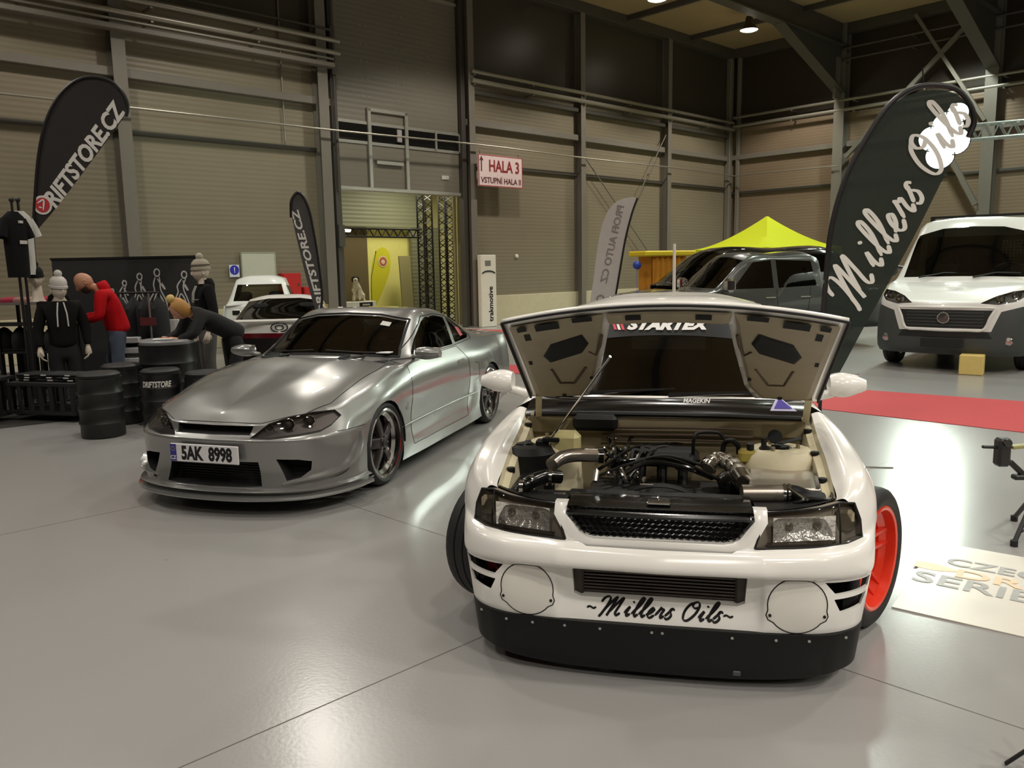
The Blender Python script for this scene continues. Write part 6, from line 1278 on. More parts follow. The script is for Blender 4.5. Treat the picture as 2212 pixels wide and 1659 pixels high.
# ================================================================ VEHICLES BEHIND
def simple_car(root, d, mp, glassm, nu=6, nv=4):
    """car body from a few measures; front at x = 0. Returns the shell and its parts"""
    L, Wd, H = d['L'], d['W'] / 2, d['H']; hz, cz = d['hood'], d['cowl_z']; cx, wx, rx, bx = d['cowl'], d['ws'], d['roof_end'], d['rear_base']; bz, dz, zb = d['belt'], d['deck'], d.get('bot', .2); rw = d.get('roof_w', .76) * Wd
    rz = d.get('rail', H - .07); nz = d.get('nose', hz - .08); wb0, wb1 = d['axle']
    def rib(x, w, zs, top): return [(x, w * k, z) for k, z in zs] + top
    low = lambda z4, k=1.: [(.97 * k, zb), (.985 * k, zb + .16), (1. * k, (zb + z4) * .52), (.99 * k, z4 * .78), (.935 * k, z4)]
    ribs = [[(.06, 0, zb), (0, 0, zb + .16), (.0, 0, (zb + nz) * .52), (.02, 0, nz * .80), (.06, 0, nz), (.16, 0, nz + .04), (.24, 0, nz + .05), (.30, 0, nz + .055)],
      [(.14, Wd * .62, zb), (.07, Wd * .64, zb + .16), (.07, Wd * .66, (zb + nz) * .52), (.09, Wd * .64, nz * .80), (.13, Wd * .60, nz), (.25, Wd * .50, nz + .05), (.34, Wd * .3, nz + .065), (.42, 0, nz + .07)],
      [(.40, Wd * .93, zb), (.34, Wd * .95, zb + .16), (.34, Wd * .96, (zb + nz) * .52), (.36, Wd * .95, nz * .80), (.40, Wd * .88, nz), (.50, Wd * .74, nz + .06), (.58, Wd * .40, nz + .085), (.64, 0, nz + .09)],
      rib(wb0, Wd, low(hz + .02, .99), [(wb0, Wd * .80, hz + .07), (wb0, Wd * .42, hz + .09), (wb0, 0, hz + .095)]),
      rib(cx + .05, Wd, low(bz), [(cx + .12, Wd * .84, cz - .01), (cx + .02, Wd * .45, cz + .01), (cx - .02, 0, cz + .015)]),
      rib(wx, Wd, low(bz + .01), [(wx + .08, rw, rz), (wx + .01, rw * .55, H - .025), (wx - .03, 0, H - .015)]),
      rib((wx + rx) / 2, Wd, low(bz + .02), [((wx + rx) / 2, rw * 1.02, rz + .02), ((wx + rx) / 2, rw * .55, H), ((wx + rx) / 2, 0, H + .008)]),
      rib(rx, Wd, low(bz + .03), [(rx, rw, rz), (rx + .03, rw * .55, H - .02), (rx + .04, 0, H - .012)]),
      rib(bx, Wd, low(bz + .035), [(bx, Wd * d.get('rbw', .84), dz), (bx + .03, Wd * .46, dz + .015), (bx + .04, 0, dz + .02)]),
      rib(L - .25, Wd, low(min(bz + .03, dz - .02), .97), [(L - .22, Wd * .80, dz - .005), (L - .2, Wd * .45, dz + .005), (L - .2, 0, dz + .01)]),
      [(L - .02, 0, zb + .05), (L, 0, zb + .2), (L, 0, (zb + dz) * .52), (L - .01, 0, dz * .8), (L - .04, 0, dz - .05), (L - .08, 0, dz - .02), (L - .1, 0, dz - .01), (L - .12, 0, dz)]]
    s = Shell(ribs, nu, nv, sv=(4, 5)); wr = d['wr'] + .04
    for xc in (wb0, wb1): s.cut([(xc + wr * cos(2 * pi * k / 24), d['wr'] + wr * sin(2 * pi * k / 24)) for k in range(24)], 'y', 99, lambda c, n: abs(c.y) > Wd * .6 and c.z < d['wr'] * 2 + .15)
    t = (wx + .06 - cx) ; wsz = lambda k: cz + (rz - cz) * k
    s.cut([(-Wd * .80, cz + .03), (0, cz + .05), (Wd * .80, cz + .03), (rw * .95, rz - .03), (rw * .5, H - .06), (0, H - .05), (-rw * .5, H - .06), (-rw * .95, rz - .03)], 'x', 1, lambda c, n: cx - .2 < c.x < wx + .2 and n.x < -.1)
    sd = lambda c, n: abs(c.y) > Wd * .4 and c.z > bz - .05
    for i, w in enumerate(d['win']): s.cut(w, 'y', 2 + i, sd)
    if 'rwin' in d: s.cut(d['rwin'], 'x', 8, lambda c, n: c.x > rx - .1 and n.x > .1)
    for i, (poly, axis, f) in enumerate(d.get('extra', ())): s.cut(poly, axis, 10 + i, f)
    names = {0: ('body_shell', mp, None), 1: ('windscreen', glassm, None)}; sp = []
    for i in range(len(d['win'])): names[2 + i] = ('side_window', glassm, None); sp.append(2 + i)
    if 'rwin' in d: names[8] = ('rear_window', d.get('rglass', glassm), None)
    for i, nm in enumerate(d.get('extra_names', ())): names[10 + i] = nm
    p = s.finish(names, root, split=tuple(sp) + tuple(d.get('esplit', ())))
    obj('underbody', MB().box((L / 2, 0, zb + .08), (L - .6, d['W'] - .5, .16)), M_VOID, root)
    b = MB(); b.box(((wx + rx) / 2, 0, zb + .35), (rx - cx, d['W'] - .3, .2)); b.box((cx + .35, 0, bz - .1), (.5, d['W'] - .3, .25), b=.05); obj('cabin_lining', b, M_INT, root)
    for y in (Wd * .42, -Wd * .42):
        b = MB(); seat(b, wx + .35, y, bz - .55); obj('seat', b, mat('seat_cloth_dark', (1, 1, 1)), root)
    for sg in (1, -1):
        for xc in (wb0, wb1):
            wheel(root, (xc, (Wd - .12) * sg, d['wr']), 0, d['wr'], .22, d['wr'] * .70, d.get('wheel', dict(n=6, off=.5, dish=.02)), M_TYRE, d.get('rim', M_LIP), M_LIP, face=sg)
            arch_liner(root, xc, Wd - .04, d['wr'], wr + .01, .3, sg, M_VOID)
    return s, p
def side_mirror(root, x, y, z, m, sg, size=(.12, .2, .2)):
    mo = obj('wing_mirror', MB().box((x, y + size[1] / 2 * sg, z), size, b=.04).bar((x, y - .1 * sg, z - .06), (x, y + .04 * sg, z - .03), .05, .04), m, root); obj('mirror_glass', MB().box((x + size[0] / 2 + .003, y + size[1] / 2 * sg, z), (.006, size[1] * .8, size[2] * .75)), M_CHROME, mo)
# ---- white van
M_VWHT = mat('van_white', (232, 232, 226), .28, coat=.5, var=.015); M_VPL = mat('van_bumper_grey', (66, 70, 68), .55, var=.06)
van = thing('van', 'white delivery van with dark grey bumper at the right edge', 'van'); van.matrix_world = car_frame(R(49), 6.24, 11.58)
VR = [
 [(.06, 0, .25), (.0, 0, .36), (-.02, 0, .60), (-.01, 0, .80), (.02, 0, .97), (.07, 0, 1.02), (.30, 0, 1.12), (.42, 0, 1.155), (.50, 0, 1.17), (.56, 0, 1.18)],
 [(.12, .62, .25), (.07, .64, .36), (.05, .64, .60), (.05, .62, .80), (.07, .60, .98), (.11, .60, 1.03), (.34, .58, 1.14), (.46, .42, 1.175), (.54, .22, 1.20), (.60, 0, 1.205)],
 [(.36, .95, .25), (.30, .97, .36), (.27, .965, .60), (.26, .95, .80), (.27, .92, 1.00), (.31, .90, 1.08), (.50, .86, 1.20), (.60, .62, 1.225), (.68, .32, 1.24), (.72, 0, 1.245)],
 [(.62, 1.0, .28), (.60, 1.01, .36), (.58, 1.02, .60), (.57, 1.015, .80), (.56, 1.0, 1.02), (.58, .985, 1.13), (.70, .955, 1.25), (.78, .72, 1.27), (.82, .36, 1.28), (.84, 0, 1.285)],
 [(.95, 1.0, .30), (.95, 1.02, .40), (.95, 1.03, .62), (.95, 1.025, .84), (.95, 1.01, 1.04), (.95, .995, 1.19), (.98, .97, 1.29), (1.02, .87, 1.315), (.96, .44, 1.325), (.94, 0, 1.33)],
 [(1.6, 1.0, .30), (1.6, 1.02, .42), (1.6, 1.03, .65), (1.6, 1.025, .90), (1.6, 1.01, 1.12), (1.6, .995, 1.28), (1.6, .975, 1.38), (1.66, .80, 2.05), (1.58, .42, 2.16), (1.55, 0, 2.18)],
 [(2.3, 1.0, .30), (2.3, 1.02, .42), (2.3, 1.03, .65), (2.3, 1.025, .90), (2.3, 1.01, 1.12), (2.3, .995, 1.30), (2.3, .975, 1.40), (2.3, .86, 2.12), (2.3, .45, 2.24), (2.3, 0, 2.26)],
 [(5.3, 1.0, .30), (5.3, 1.02, .42), (5.3, 1.03, .65), (5.3, 1.025, .90), (5.3, 1.01, 1.12), (5.3, .995, 1.30), (5.3, .975, 1.40), (5.3, .88, 2.12), (5.3, .45, 2.24), (5.3, 0, 2.26)],
 [(5.36, 0, .30), (5.38, 0, .42), (5.4, 0, .65), (5.4, 0, .90), (5.4, 0, 1.12), (5.4, 0, 1.30), (5.4, 0, 1.40), (5.38, 0, 2.12), (5.36, 0, 2.2), (5.35, 0, 2.22)]]
vs = Shell(VR, 7, 4, sv=(4, 6)); vf = lambda c, n: c.x < 1.0
vs.cut([(.95 + .40 * cos(2 * pi * k / 24), .34 + .40 * sin(2 * pi * k / 24)) for k in range(24)], 'y', 99, lambda c, n: abs(c.y) > .7 and c.z < .85)
vs.cut([(4.3 + .40 * cos(2 * pi * k / 24), .34 + .40 * sin(2 * pi * k / 24)) for k in range(24)], 'y', 99, lambda c, n: abs(c.y) > .7 and c.z < .85)
vs.cut([(-1.2, .2), (-1.2, .94), (-.95, .955), (-.70, .88), (-.60, .60), (.60, .60), (.70, .88), (.95, .955), (1.2, .94), (1.2, .2)], 'x', 1, lambda c, n: c.x < .60)
vs.cut([(.58, .2), (.58, .98), (.45, 1.0), (.3, .98), (.3, .2)], 'y', 1, lambda c, n: c.x < .60 and abs(c.y) > .9)
vs.cut([(-.62, .90), (-.50, .64), (.50, .64), (.62, .90)], 'x', 2, vf)
vs.cut([(-.55, .60), (-.62, .50), (.62, .50), (.55, .60)], 'x', 3, vf)
VH = [(.44, .995), (.60, 1.09), (.78, 1.155), (.955, 1.18), (.955, 1.10), (.86, 1.02), (.66, .975)]
vs.cut(VH, 'x', 4, lambda c, n: c.x < .75, mirror=True)
vs.cut([(-.845, 1.345), (-.45, 1.355), (0, 1.36), (.45, 1.355), (.845, 1.345), (.785, 2.0), (.42, 2.10), (0, 2.12), (-.42, 2.10), (-.785, 2.0)], 'x', 5, lambda c, n: .9 < c.x < 1.7 and n.x < -.1)
vs.cut([(1.22, 1.46), (1.62, 2.0), (2.3, 2.02), (2.3, 1.46)], 'y', 6, lambda c, n: abs(c.y) > .5)
pv = vs.finish({0: ('body_shell', M_VWHT, None), 1: ('front_bumper', M_VPL, None), 2: ('grille', mat('van_grille_black', (30, 32, 31), .5), None), 3: ('lower_intake', mat('van_grille_black', (1, 1, 1)), None), 4: ('headlight', M_LENS, None), 5: ('windscreen', glass('van_glass', (196, 206, 196), .02), None), 6: ('side_window', glass('van_glass', (1, 1, 1)), None)}, van, split=(4, 6))
for s in (1, -1):
    r_, q = recess(vs, [(s * a, c) for a, c in VH], 'x', -1, .10, (1, -.1 * s, 0), .04); r_.add(q, [tuple(range(len(q)))]); obj('lamp_housing', r_, mat('van_lamp_inside', (150, 150, 146), .2, .5), pv[(4, s)])
    for y_, z_ in ((.66, 1.05), (.83, 1.10)): h = vs.hit((s * y_, z_), 'x', -1)[0]; obj('lamp_bowl', MB().lathe([(.06, 0), (.04, -.03), (.001, -.04)], 16, Matrix.Translation(h + Vector((.05, 0, 0))) @ Matrix.Rotation(R(-90), 4, 'Y')), M_CHROME, pv[(4, s)])
    h = vs.hit((s * .80, .47), 'x', -1)[0]; obj('fog_lamp', MB().lathe([(.06, 0), (.05, .012), (.001, .015)], 16, Matrix.Translation(h) @ Matrix.Rotation(R(-90), 4, 'Y')), M_LIP, pv[1])
b = MB(); b.tube(spline([vs.hit(p, 'x', -1)[0] for p in ((-.64, .92), (-.58, .80), (-.51, .63), (-.3, .615), (0, .61), (.3, .615), (.51, .63), (.58, .80), (.64, .92))], 5), .022, 8); obj('grille_chrome', b, M_VWHT, van)
b = MB(); b.tube(spline([vs.hit(p, 'x', -1)[0] for p in ((-.62, .93), (-.3, .935), (0, .935), (.3, .935), (.62, .93))], 5), .02, 8); obj('grille_top_bar', b, M_VWHT, van)
for k in range(5): obj('grille_slat', MB().tube([vs.hit((y, .68 + k * .045), 'x', -1)[0] for y in (-.5, -.25, 0, .25, .5)], .008, 6), M_VPL, pv[2])
bg = obj('grille_badge', MB().lathe([(.085, .0), (.085, .02), (.07, .025), (.001, .025)], 24, Matrix.Translation(vs.hit((0, .79), 'x', -1)[0]) @ Matrix.Rotation(R(-90), 4, 'Y')), mat('badge_grey', (108, 108, 106), .25, .8), pv[2])
obj('badge_ring', MB().tube([vs.hit((0, .79), 'x', -1)[0] + Vector((-.022, .075 * cos(t), .075 * sin(t))) for t in [2 * pi * k / 20 for k in range(20)]], .008, 6, True), M_CHROME, pv[2])
obj('plate_holder', MB().box((-.045, 0, .43), (.02, .56, .13), b=.005), mat('plate_holder_black', (28, 30, 30), .5), pv[1])
b = MB(); b.box((3.2, 0, .5), (4.0, 1.7, .2)); b.box((1.35, 0, 1.14), (.7, 1.8, .3), b=.08); obj('cabin_lining', b, M_INT, van)
for y in (.5, -.2, -.6): b = MB(); seat(b, 1.95, y, .85); obj('seat', b, mat('seat_cloth_dark', (1, 1, 1)), van)
blk = obj('bulkhead', MB().box((2.75, 0, 1.25), (.04, 1.9, 1.5)), mat('bulkhead_grey', (60, 64, 62), .6), van)
b = MB()
for i in range(9): b.box((2.72, -.62 + i * .05, 1.75), (.012, .012, .34))
for i in range(7): b.box((2.715, -.42, 1.60 + i * .05), (.012, .44, .012))
obj('bulkhead_mesh', b, mat('mesh_pale', (226, 230, 200), .5), blk)
obj('steering_wheel', MB().tube([Vector((1.55, -.5, 1.42)) + Matrix.Rotation(R(-40), 3, 'Y') @ Vector((.2 * cos(t), .2 * sin(t), 0)) for t in [2 * pi * k / 24 for k in range(24)]], .018, 8, True), M_INT, van)
obj('dash_paper', MB().box((1.28, -.62, 1.33), (.12, .22, .01), Matrix.Rotation(0, 4, 'Y')), mat('paper_white', (1, 1, 1)), van)
b = MB()
for y0, y1 in ((.6, -.1), (-.15, -.75)): obj('wiper', MB().tube([(.93, y0, 1.345), (1.0, (y0 + y1) / 2, 1.41), (1.02, y1, 1.40)], .012, 6), M_BLACK, van)
for s in (1, -1):
    side_mirror(van, 1.30, 1.02 * s, 1.55, M_VPL, s, (.14, .2, .36))
    for xc in (.95, 4.3): wheel(van, (xc, .90 * s, .34), 0, .34, .22, .21, dict(n=8, off=.5, dish=.02, w0=.05, w1=.07), M_TYRE, mat('steel_rim', (120, 122, 120), .4, .6), M_LIP, face=s); arch_liner(van, xc, .99, .34, .41, .3, s, M_VOID)
obj('underbody', MB().box((2.7, 0, .38), (4.6, 1.5, .16)), M_VOID, van)
b = MB(); b.bar((2.1, -.75, 2.30), (2.1, .75, 2.30), .06, .04); b.box((2.1, .72, 2.28), (.08, .06, .08)); b.box((2.1, -.72, 2.28), (.08, .06, .08)); obj('roof_bar', b, M_BLACK, van)
yb = at_z(2096, 804); tag(obj('box', MB().box((0, 0, .14), (.30, .26, .28), b=.01), mat('box_yellow_cream', (226, 200, 120), .6), M=Matrix.Translation((yb.x - .10, yb.y - .2, .001)) @ Matrix.Rotation(R(-35), 4, 'Z')), 'small cream-yellow box on the floor in front of the van', 'box')
# ---- grey double-cab pickup
M_PGR = flake('pickup_grey', (88, 89, 86), .30, .6)
M_GLD = glass('dark_glass', (44, 48, 46), .06)
pk = thing('pickup_truck', 'grey double-cab pickup truck parked behind the raised bonnet', 'pickup truck'); pk.matrix_world = car_frame(R(12), 1.93, 15.1)
PD = dict(L=5.3, W=1.82, H=1.78, hood=1.06, nose=1.02, cowl=1.50, cowl_z=1.13, ws=2.25, roof_end=3.72, rear_base=3.95, belt=1.10, deck=1.12, bot=.38, axle=(.95, 4.0), wr=.38, roof_w=.78, rail=1.69,
  win=([(1.98, 1.14), (2.42, 1.62), (2.78, 1.66), (2.80, 1.15)], [(2.90, 1.15), (2.88, 1.66), (3.60, 1.63), (3.68, 1.18)]))
ps, pp = simple_car(pk, PD, M_PGR, M_GLD)
b = MB()
for s in (1, -1):
    ps.seam(b, [(1.85, 1.08), (1.83, .6), (2.86, .6), (2.86, 1.12)], 'y', s, .006); ps.seam(b, [(2.86, .6), (3.45, .6), (3.55, 1.15)], 'y', s, .006)
    side_mirror(pk, 1.82, .92 * s, 1.22, M_CHROME, s, (.15, .22, .24))
    for x in (2.72, 3.42): h = ps.hit((x, .98), 'y', s)[0]; obj('door_handle', MB().box(h, (.2, .05, .035), b=.01), M_CHROME, pk)
    h = ps.hit((1.45, .92), 'y', s)[0]; obj('wing_badge', MB().box(h, (.2, .012, .03)), M_CHROME, pk)
obj('panel_gap', b, M_SEAM, pk)
obj('load_bed', MB().box((4.5, 0, 1.08), (1.3, 1.45, .02)), M_BLACK, pk)
obj('grille', MB().box((.02, 0, .86), (.05, 1.0, .2), b=.02), M_CHROME, pk)
for s in (1, -1): obj('headlight', MB().box((.16, .70 * s, .92), (.14, .34, .18), b=.04), mat('lamp_plain', (190, 194, 196), .1, .4), pk)
# ---- black people carrier behind it
M_BCAR = mat('black_car_paint', (16, 16, 17), .12, coat=1.)
bv = thing('car', 'glossy black people carrier standing behind the grey pickup', 'car'); bv.matrix_world = car_frame(R(12), 2.75, 17.9)
BD = dict(L=4.9, W=1.9, H=1.93, hood=1.05, nose=.98, cowl=.70, cowl_z=1.18, ws=1.75, roof_end=4.4, rear_base=4.72, belt=1.15, deck=1.2, bot=.24, axle=(.95, 3.95), wr=.34, roof_w=.80, rail=1.84,
  win=([(1.45, 1.22), (1.95, 1.75), (2.9, 1.8), (2.9, 1.22)], [(3.0, 1.22), (3.0, 1.8), (4.3, 1.76), (4.4, 1.26)]))
simple_car(bv, BD, M_BCAR, M_GLD)
for s in (1, -1): side_mirror(bv, 1.45, .95 * s, 1.3, M_BCAR, s)
wp0 = at_d(1452, 612, 12.9); tag(obj('marker_post', MB().tube([(wp0.x, wp0.y, 0), (wp0.x + .03, wp0.y, 1.0), at_d(1457, 527, 12.9)], [.03, .028, .024], 10), mat('post_white', (228, 226, 214), .5)), 'thin white upright post in front of the grey pickup', 'post')
# ---- white coupe seen from behind, and a small white hatchback beyond it
rc = thing('car', 'white coupe seen from behind, black rear window and red lamps, behind the silver car', 'car'); rc.matrix_world = car_frame(R(-79), -3.55 - .19 * 3.4, 12.3 + .98 * 3.4)
CD = dict(L=3.4, W=1.72, H=1.20, hood=.74, nose=.66, cowl=.95, cowl_z=.84, ws=1.6, roof_end=2.05, rear_base=2.85, belt=.80, deck=.84, bot=.2, axle=(.75, 2.65), wr=.31, roof_w=.68, rail=1.12,
  win=([(1.35, .86), (1.75, 1.06), (2.05, 1.08), (2.3, .9)],), rwin=[(-.72, .862), (-.58, 1.12), (-.25, 1.165), (.25, 1.165), (.58, 1.12), (.72, .862)], rglass=glass('black_window', (18, 16, 15), .06),
  extra=(([(-.80, .60), (-.78, .675), (.78, .675), (.80, .60)], 'x', lambda c, n: c.x > 2.9), ([(-.95, .15), (-.95, .60), (.95, .60), (.95, .15)], 'x', lambda c, n: c.x > 2.95)),
  extra_names=(('tail_light_band', mat('tail_band_red', (96, 12, 24), .2, coat=.5), None), ('rear_bumper', mat('bumper_dark_red', (22, 16, 16), .4), None)), rim=M_RIMD)
cs, cp_ = simple_car(rc, CD, M_WHT, M_GLD)
h = cs.hit((0, .76), 'x', 1)[0]; em = obj('boot_emblem', MB().tube([h + Vector((.006, .125 * cos(t), .066 * sin(t))) for t in [2 * pi * k / 24 for k in range(24)]], .010, 6, True), mat('emblem_dark', (30, 28, 28), .3, .5), rc)
obj('emblem_bar', MB().tube([h + Vector((.006, .06 * cos(t), .036 * sin(t))) for t in [2 * pi * k / 16 for k in range(16)]], .008, 6, True), mat('emblem_dark', (1, 1, 1)), em)
obj('boot_spoiler', MB().grid([[(3.25, y, .842), (3.30, y, .875), (3.38, y, .862), (3.35, y, .83)] for y in [-.66 + .11 * i for i in range(13)]], cv=True), M_WHT, rc)
for s in (1, -1): side_mirror(rc, 1.25, .82 * s, .9, M_WHT, s, (.1, .16, .11))
hc = thing('car', 'tiny white hatchback seen from behind, beyond the white coupe', 'car'); hc.matrix_world = car_frame(R(-80), -4.93 - .17 * 2.1, 15.75 + .985 * 2.1)
HD = dict(L=2.1, W=1.40, H=1.50, hood=.80, nose=.74, cowl=.55, cowl_z=.92, ws=.92, roof_end=1.66, rear_base=1.90, belt=.92, deck=.98, bot=.2, axle=(.42, 1.62), wr=.26, roof_w=.66, rail=1.42, rbw=.80,
  win=([(.85, .97), (1.02, 1.3), (1.6, 1.34), (1.7, 1.0)],), rwin=[(-.50, 1.04), (-.42, 1.36), (.42, 1.36), (.50, 1.04)], rglass=glass('pale_window', (206, 208, 196), .1))
simple_car(hc, HD, M_VWHT, glass('pale_window', (1, 1, 1)))
# ================================================================ TENT, KIOSK, LAMPS
M_TENT = mat('tent_yellow', (214, 222, 22), .75, trans=.25, var=.04); M_AL2 = mat('tent_pole_grey', (150, 150, 146), .4, .6)
tc = at_d(1655, 540, 24.5); tn = thing('pop_up_tent', 'bright yellow pop-up tent with a pointed roof in the far corner', 'tent', (tc.x, tc.y, 0), R(28))
za = at_d(1655, 468, 24.5).z; ze = at_d(1655, 536, 24.5).z; rows = []
for i in range(11):
    t = i / 10; w = .02 + 1.5 * t; z = ze + (za - ze) * (1 - t) ** 1.5; row = []
    for k in range(4):
        a0 = pi / 4 + k * pi / 2; p, q = Vector((cos(a0), sin(a0), 0)) * w * 1.414, Vector((cos(a0 + pi / 2), sin(a0 + pi / 2), 0)) * w * 1.414
        for j in range(6): s = j / 6; v = p.lerp(q, s); row.append((v.x, v.y, z - .05 * t * sin(pi * s)))
    rows.append(row)
obj('canopy', MB().grid(rows, cv=True), M_TENT, tn, ang=50)
obj('valance', MB().grid([[(x, y, z) for x, y, z in rows[-1]], [(x * 1.01, y * 1.01, z - .22) for x, y, z in rows[-1]]], cv=True), M_TENT, tn)
for k in range(4): a0 = pi / 4 + k * pi / 2; x, y = 1.47 * 1.414 * cos(a0), 1.47 * 1.414 * sin(a0); obj('leg', MB().box((x, y, ze / 2), (.04, .04, ze)), M_AL2, tn)
ys = at_d(1430, 600, 21.0); ky = thing('kiosk', 'yellow-topped stand with orange draped sides beyond the black car', 'stand', (ys.x, ys.y, 0), R(20)); zt = at_d(1430, 548, 21).z
obj('kiosk_top', MB().box((0, 0, zt), (1.5, .9, .14), b=.03), mat('kiosk_yellow', (226, 196, 30), .6), ky)
rows = [[(x, -.36 + .02 * sin(x * 40), zt - .07), (x, -.38 + .03 * sin(x * 40), .1)] for x in [-.5 + i * .02 for i in range(51)]]
obj('kiosk_drape', MB().grid(rows), mat('drape_orange', (196, 128, 24), .8, var=.15), ky); obj('kiosk_body', MB().box((0, .02, zt / 2), (1.0, .66, zt - .1)), mat('drape_orange', (1, 1, 1)), ky)
p = at_d(1376, 573, 20.5); tag(obj('balloon', MB().ball(p, .11, 10).tube([p - Vector((0, 0, .11)), p - Vector((0, 0, .5)), Vector((p.x + .05, p.y, .0))], .006, 5), mat('balloon_blue', (48, 72, 170), .35)), 'small blue balloon beside the yellow-topped stand', 'balloon')
M_GLOW = mat('lamp_glow', (255, 246, 226), .4, emit=((255, 246, 226), 9))
def bay_lamp(px, py, z, label):
    p = at_z(px, py, z); r = thing('high_bay_lamp', label, 'lamp', p)
    obj('reflector', MB().lathe([(.05, .42), (.10, .40), (.13, .22), (.27, .02), (.29, 0), (.26, .02)], 28), mat('reflector_dark', (70, 62, 50), .4, .4), r)
    obj('lamp_glass', MB().lathe([(.26, .015), (.18, -.015), (.001, -.025)], 24), M_GLOW, r); obj('drop_rod', MB().cyl((0, 0, .4), (0, 0, CEIL - z), .015, n=8), M_STEELD, r)
    d = bpy.data.lights.new('high_bay_lamp_light', 'POINT'); d.energy = 4; d.color = (1, .9, .7); d.shadow_soft_size = .12; o = bpy.data.objects.new('high_bay_lamp_light', d); COL.objects.link(o); o.parent = r; o.location = (0, 0, -.35)
bay_lamp(1420, 0, 8.75, 'glowing high-bay lamp cut by the top of the picture'); bay_lamp(1618, 66, 8.6, 'glowing high-bay lamp near the ceiling corner')
tl = at_d(2038, 300, 17.0); fd = thing('floodlight', 'cluster of bright round floodlights shining through the top of the green flag', 'lamp', tl)
dv = (CAMP - tl).normalized(); FM = dv.to_track_quat('Z', 'Y').to_matrix().to_4x4()
for x, y, r_ in ((-.05, -.34, .27), (.22, -.06, .27), (-.22, .02, .25), (.06, .24, .30), (.24, .50, .20)):
    lc = obj('lamp_case', MB().lathe([(.001, -.16), (r_ * .6, -.14), (r_ + .02, -.03), (r_ + .02, .0), (r_, .0), (r_ * .98, -.02)], 28, FM @ Matrix.Translation((x, y, 0))), M_BLACK, fd); obj('lamp_glass', MB().lathe([(r_, -.008), (r_ * .6, .012), (.001, .02)], 28, FM @ Matrix.Translation((x, y, 0))), mat('flood_glow', (240, 255, 240), .4, emit=((238, 255, 238), 80)), lc)
spot(tl.x + dv.x * .1, tl.y + dv.y * .1, tl.z, 330, (.90, 1, .90), R(80), .5, .35, tgt=CAMP)
ta, tb2 = at_d(2040, 292, 17.3), at_d(2420, 258, 17.3); tr_ = lattice(ta, tb2, .30, 12, mat('truss_alu', (168, 172, 166), .35, .7), 'truss_beam', 'aluminium lattice beam high up at the right edge, carrying the floodlight')
obj('lamp_bracket', MB().bar((0, 0, .1), (.05, .2, .12), .04, .04), M_BLACK, fd)
g0 = at_d(2380, 261, 17.3) - ta; obj('support_leg', MB().tube([g0, Vector((g0.x, g0.y, -ta.z))], .06, 10), mat('truss_alu', (1, 1, 1)), tr_)

# ================================================================ CLOTHING STALL
bl, br = pl(112, 560, 11.9), pl(424, 562, 11.6); dx = (br - bl); dx.z = 0; wB = dx.length; hB = bl.z
bn = thing('backdrop', 'black backdrop wall with white outline figures behind the clothing stall', 'backdrop', (bl.x, bl.y, 0), math.atan2(dx.y, dx.x))
obj('backdrop_panel', MB().box((wB / 2, 0, hB / 2), (wB, .04, hB), b=.006), mat('backdrop_black', (46, 45, 44), .8), bn); obj('backdrop_rail', MB().box((wB / 2, 0, hB), (wB + .02, .06, .03)), M_BLACK, bn)
for x in (.08, wB - .08): obj('backdrop_foot', MB().box((x, 0, .02), (.06, .6, .04)), M_BLACK, bn)
def walker(h, lean, step):
    q = h; hd = [(lean * q + .07 * q * cos(t), .90 * q + .085 * q * sin(t)) for t in [2 * pi * k / 10 for k in range(11)]]
    body = [(lean * q * .8 - .05 * q, .80 * q), (-.09 * q, .62 * q), (-.08 * q, .46 * q), (-.10 * q - step, .24 * q), (-.13 * q - step, 0), (-.05 * q - step, .01), (-.03 * q - step * .6, .24 * q), (.0, .42 * q), (.06 * q + step * .6, .22 * q), (.04 * q + step, 0), (.13 * q + step, .01), (.12 * q + step * .6, .26 * q), (.09 * q, .48 * q), (.08 * q, .64 * q), (lean * q * .8 + .06 * q, .80 * q)]
    arm = [(lean * q * .6, .76 * q), (.12 * q, .60 * q), (.20 * q, .50 * q), (.13 * q, .66 * q)]
    return [hd, body, arm]
MF = Matrix(((1, 0, 0, 0), (0, 0, -1, 0), (0, 1, 0, 0), (0, 0, 0, 1)))
for px, h_, le, st_ in ((236, .32, .18, .03), (268, .44, .10, .03), (306, .54, .06, .04), (350, .60, .02, .07), (404, .56, .12, .05)):
    P = pl(px, 650, 11.75); x = (P - bl).dot(dx.normalized()); o = obj('outline_figure', MB().merge(stroke_mb(walker(h_, le, st_), .022, .9, 4, 0, .003), Matrix.Translation((x, -.022, hB - .16 - .60)) @ MF), mat('outline_white', (204, 202, 198), .7), bn, ang=0)
# racks of black slatted crates with folded clothes, top rail with hats
M_SLAT = mat('crate_black', (24, 23, 23), .7, var=.15); M_FOLD = mat('folded_black', (26, 26, 27), .9, var=.2, scale=30); M_TAGW = mat('price_tag_white', (206, 204, 200), .6)
def crate(label, px, py, Y, w, d, h, rz):
    p = pl(px, py, Y); r = thing('slatted_crate', label, 'crate', (p.x, Y, p.z if p.z > .05 else .0), rz, None); b = MB()
    for z in (.02, h - .02): obj('crate_board', MB().box((0, 0, z), (w, d, .035)), M_SLAT, r)
    n = int(w / .13)
    for y in (-d / 2 + .015, d / 2 - .015):
        for i in range(n + 1): obj('slat', MB().box((-w / 2 + .03 + (w - .06) * i / n, y, h / 2), (.05, .022, h - .05)), M_SLAT, r)
    for x in (-w / 2 + .015, w / 2 - .015): obj('slat', MB().box((x, 0, h / 2), (.022, .06, h - .05)), M_SLAT, r)
    return r, Vector((p.x, Y, (p.z if p.z > .05 else 0) + h))
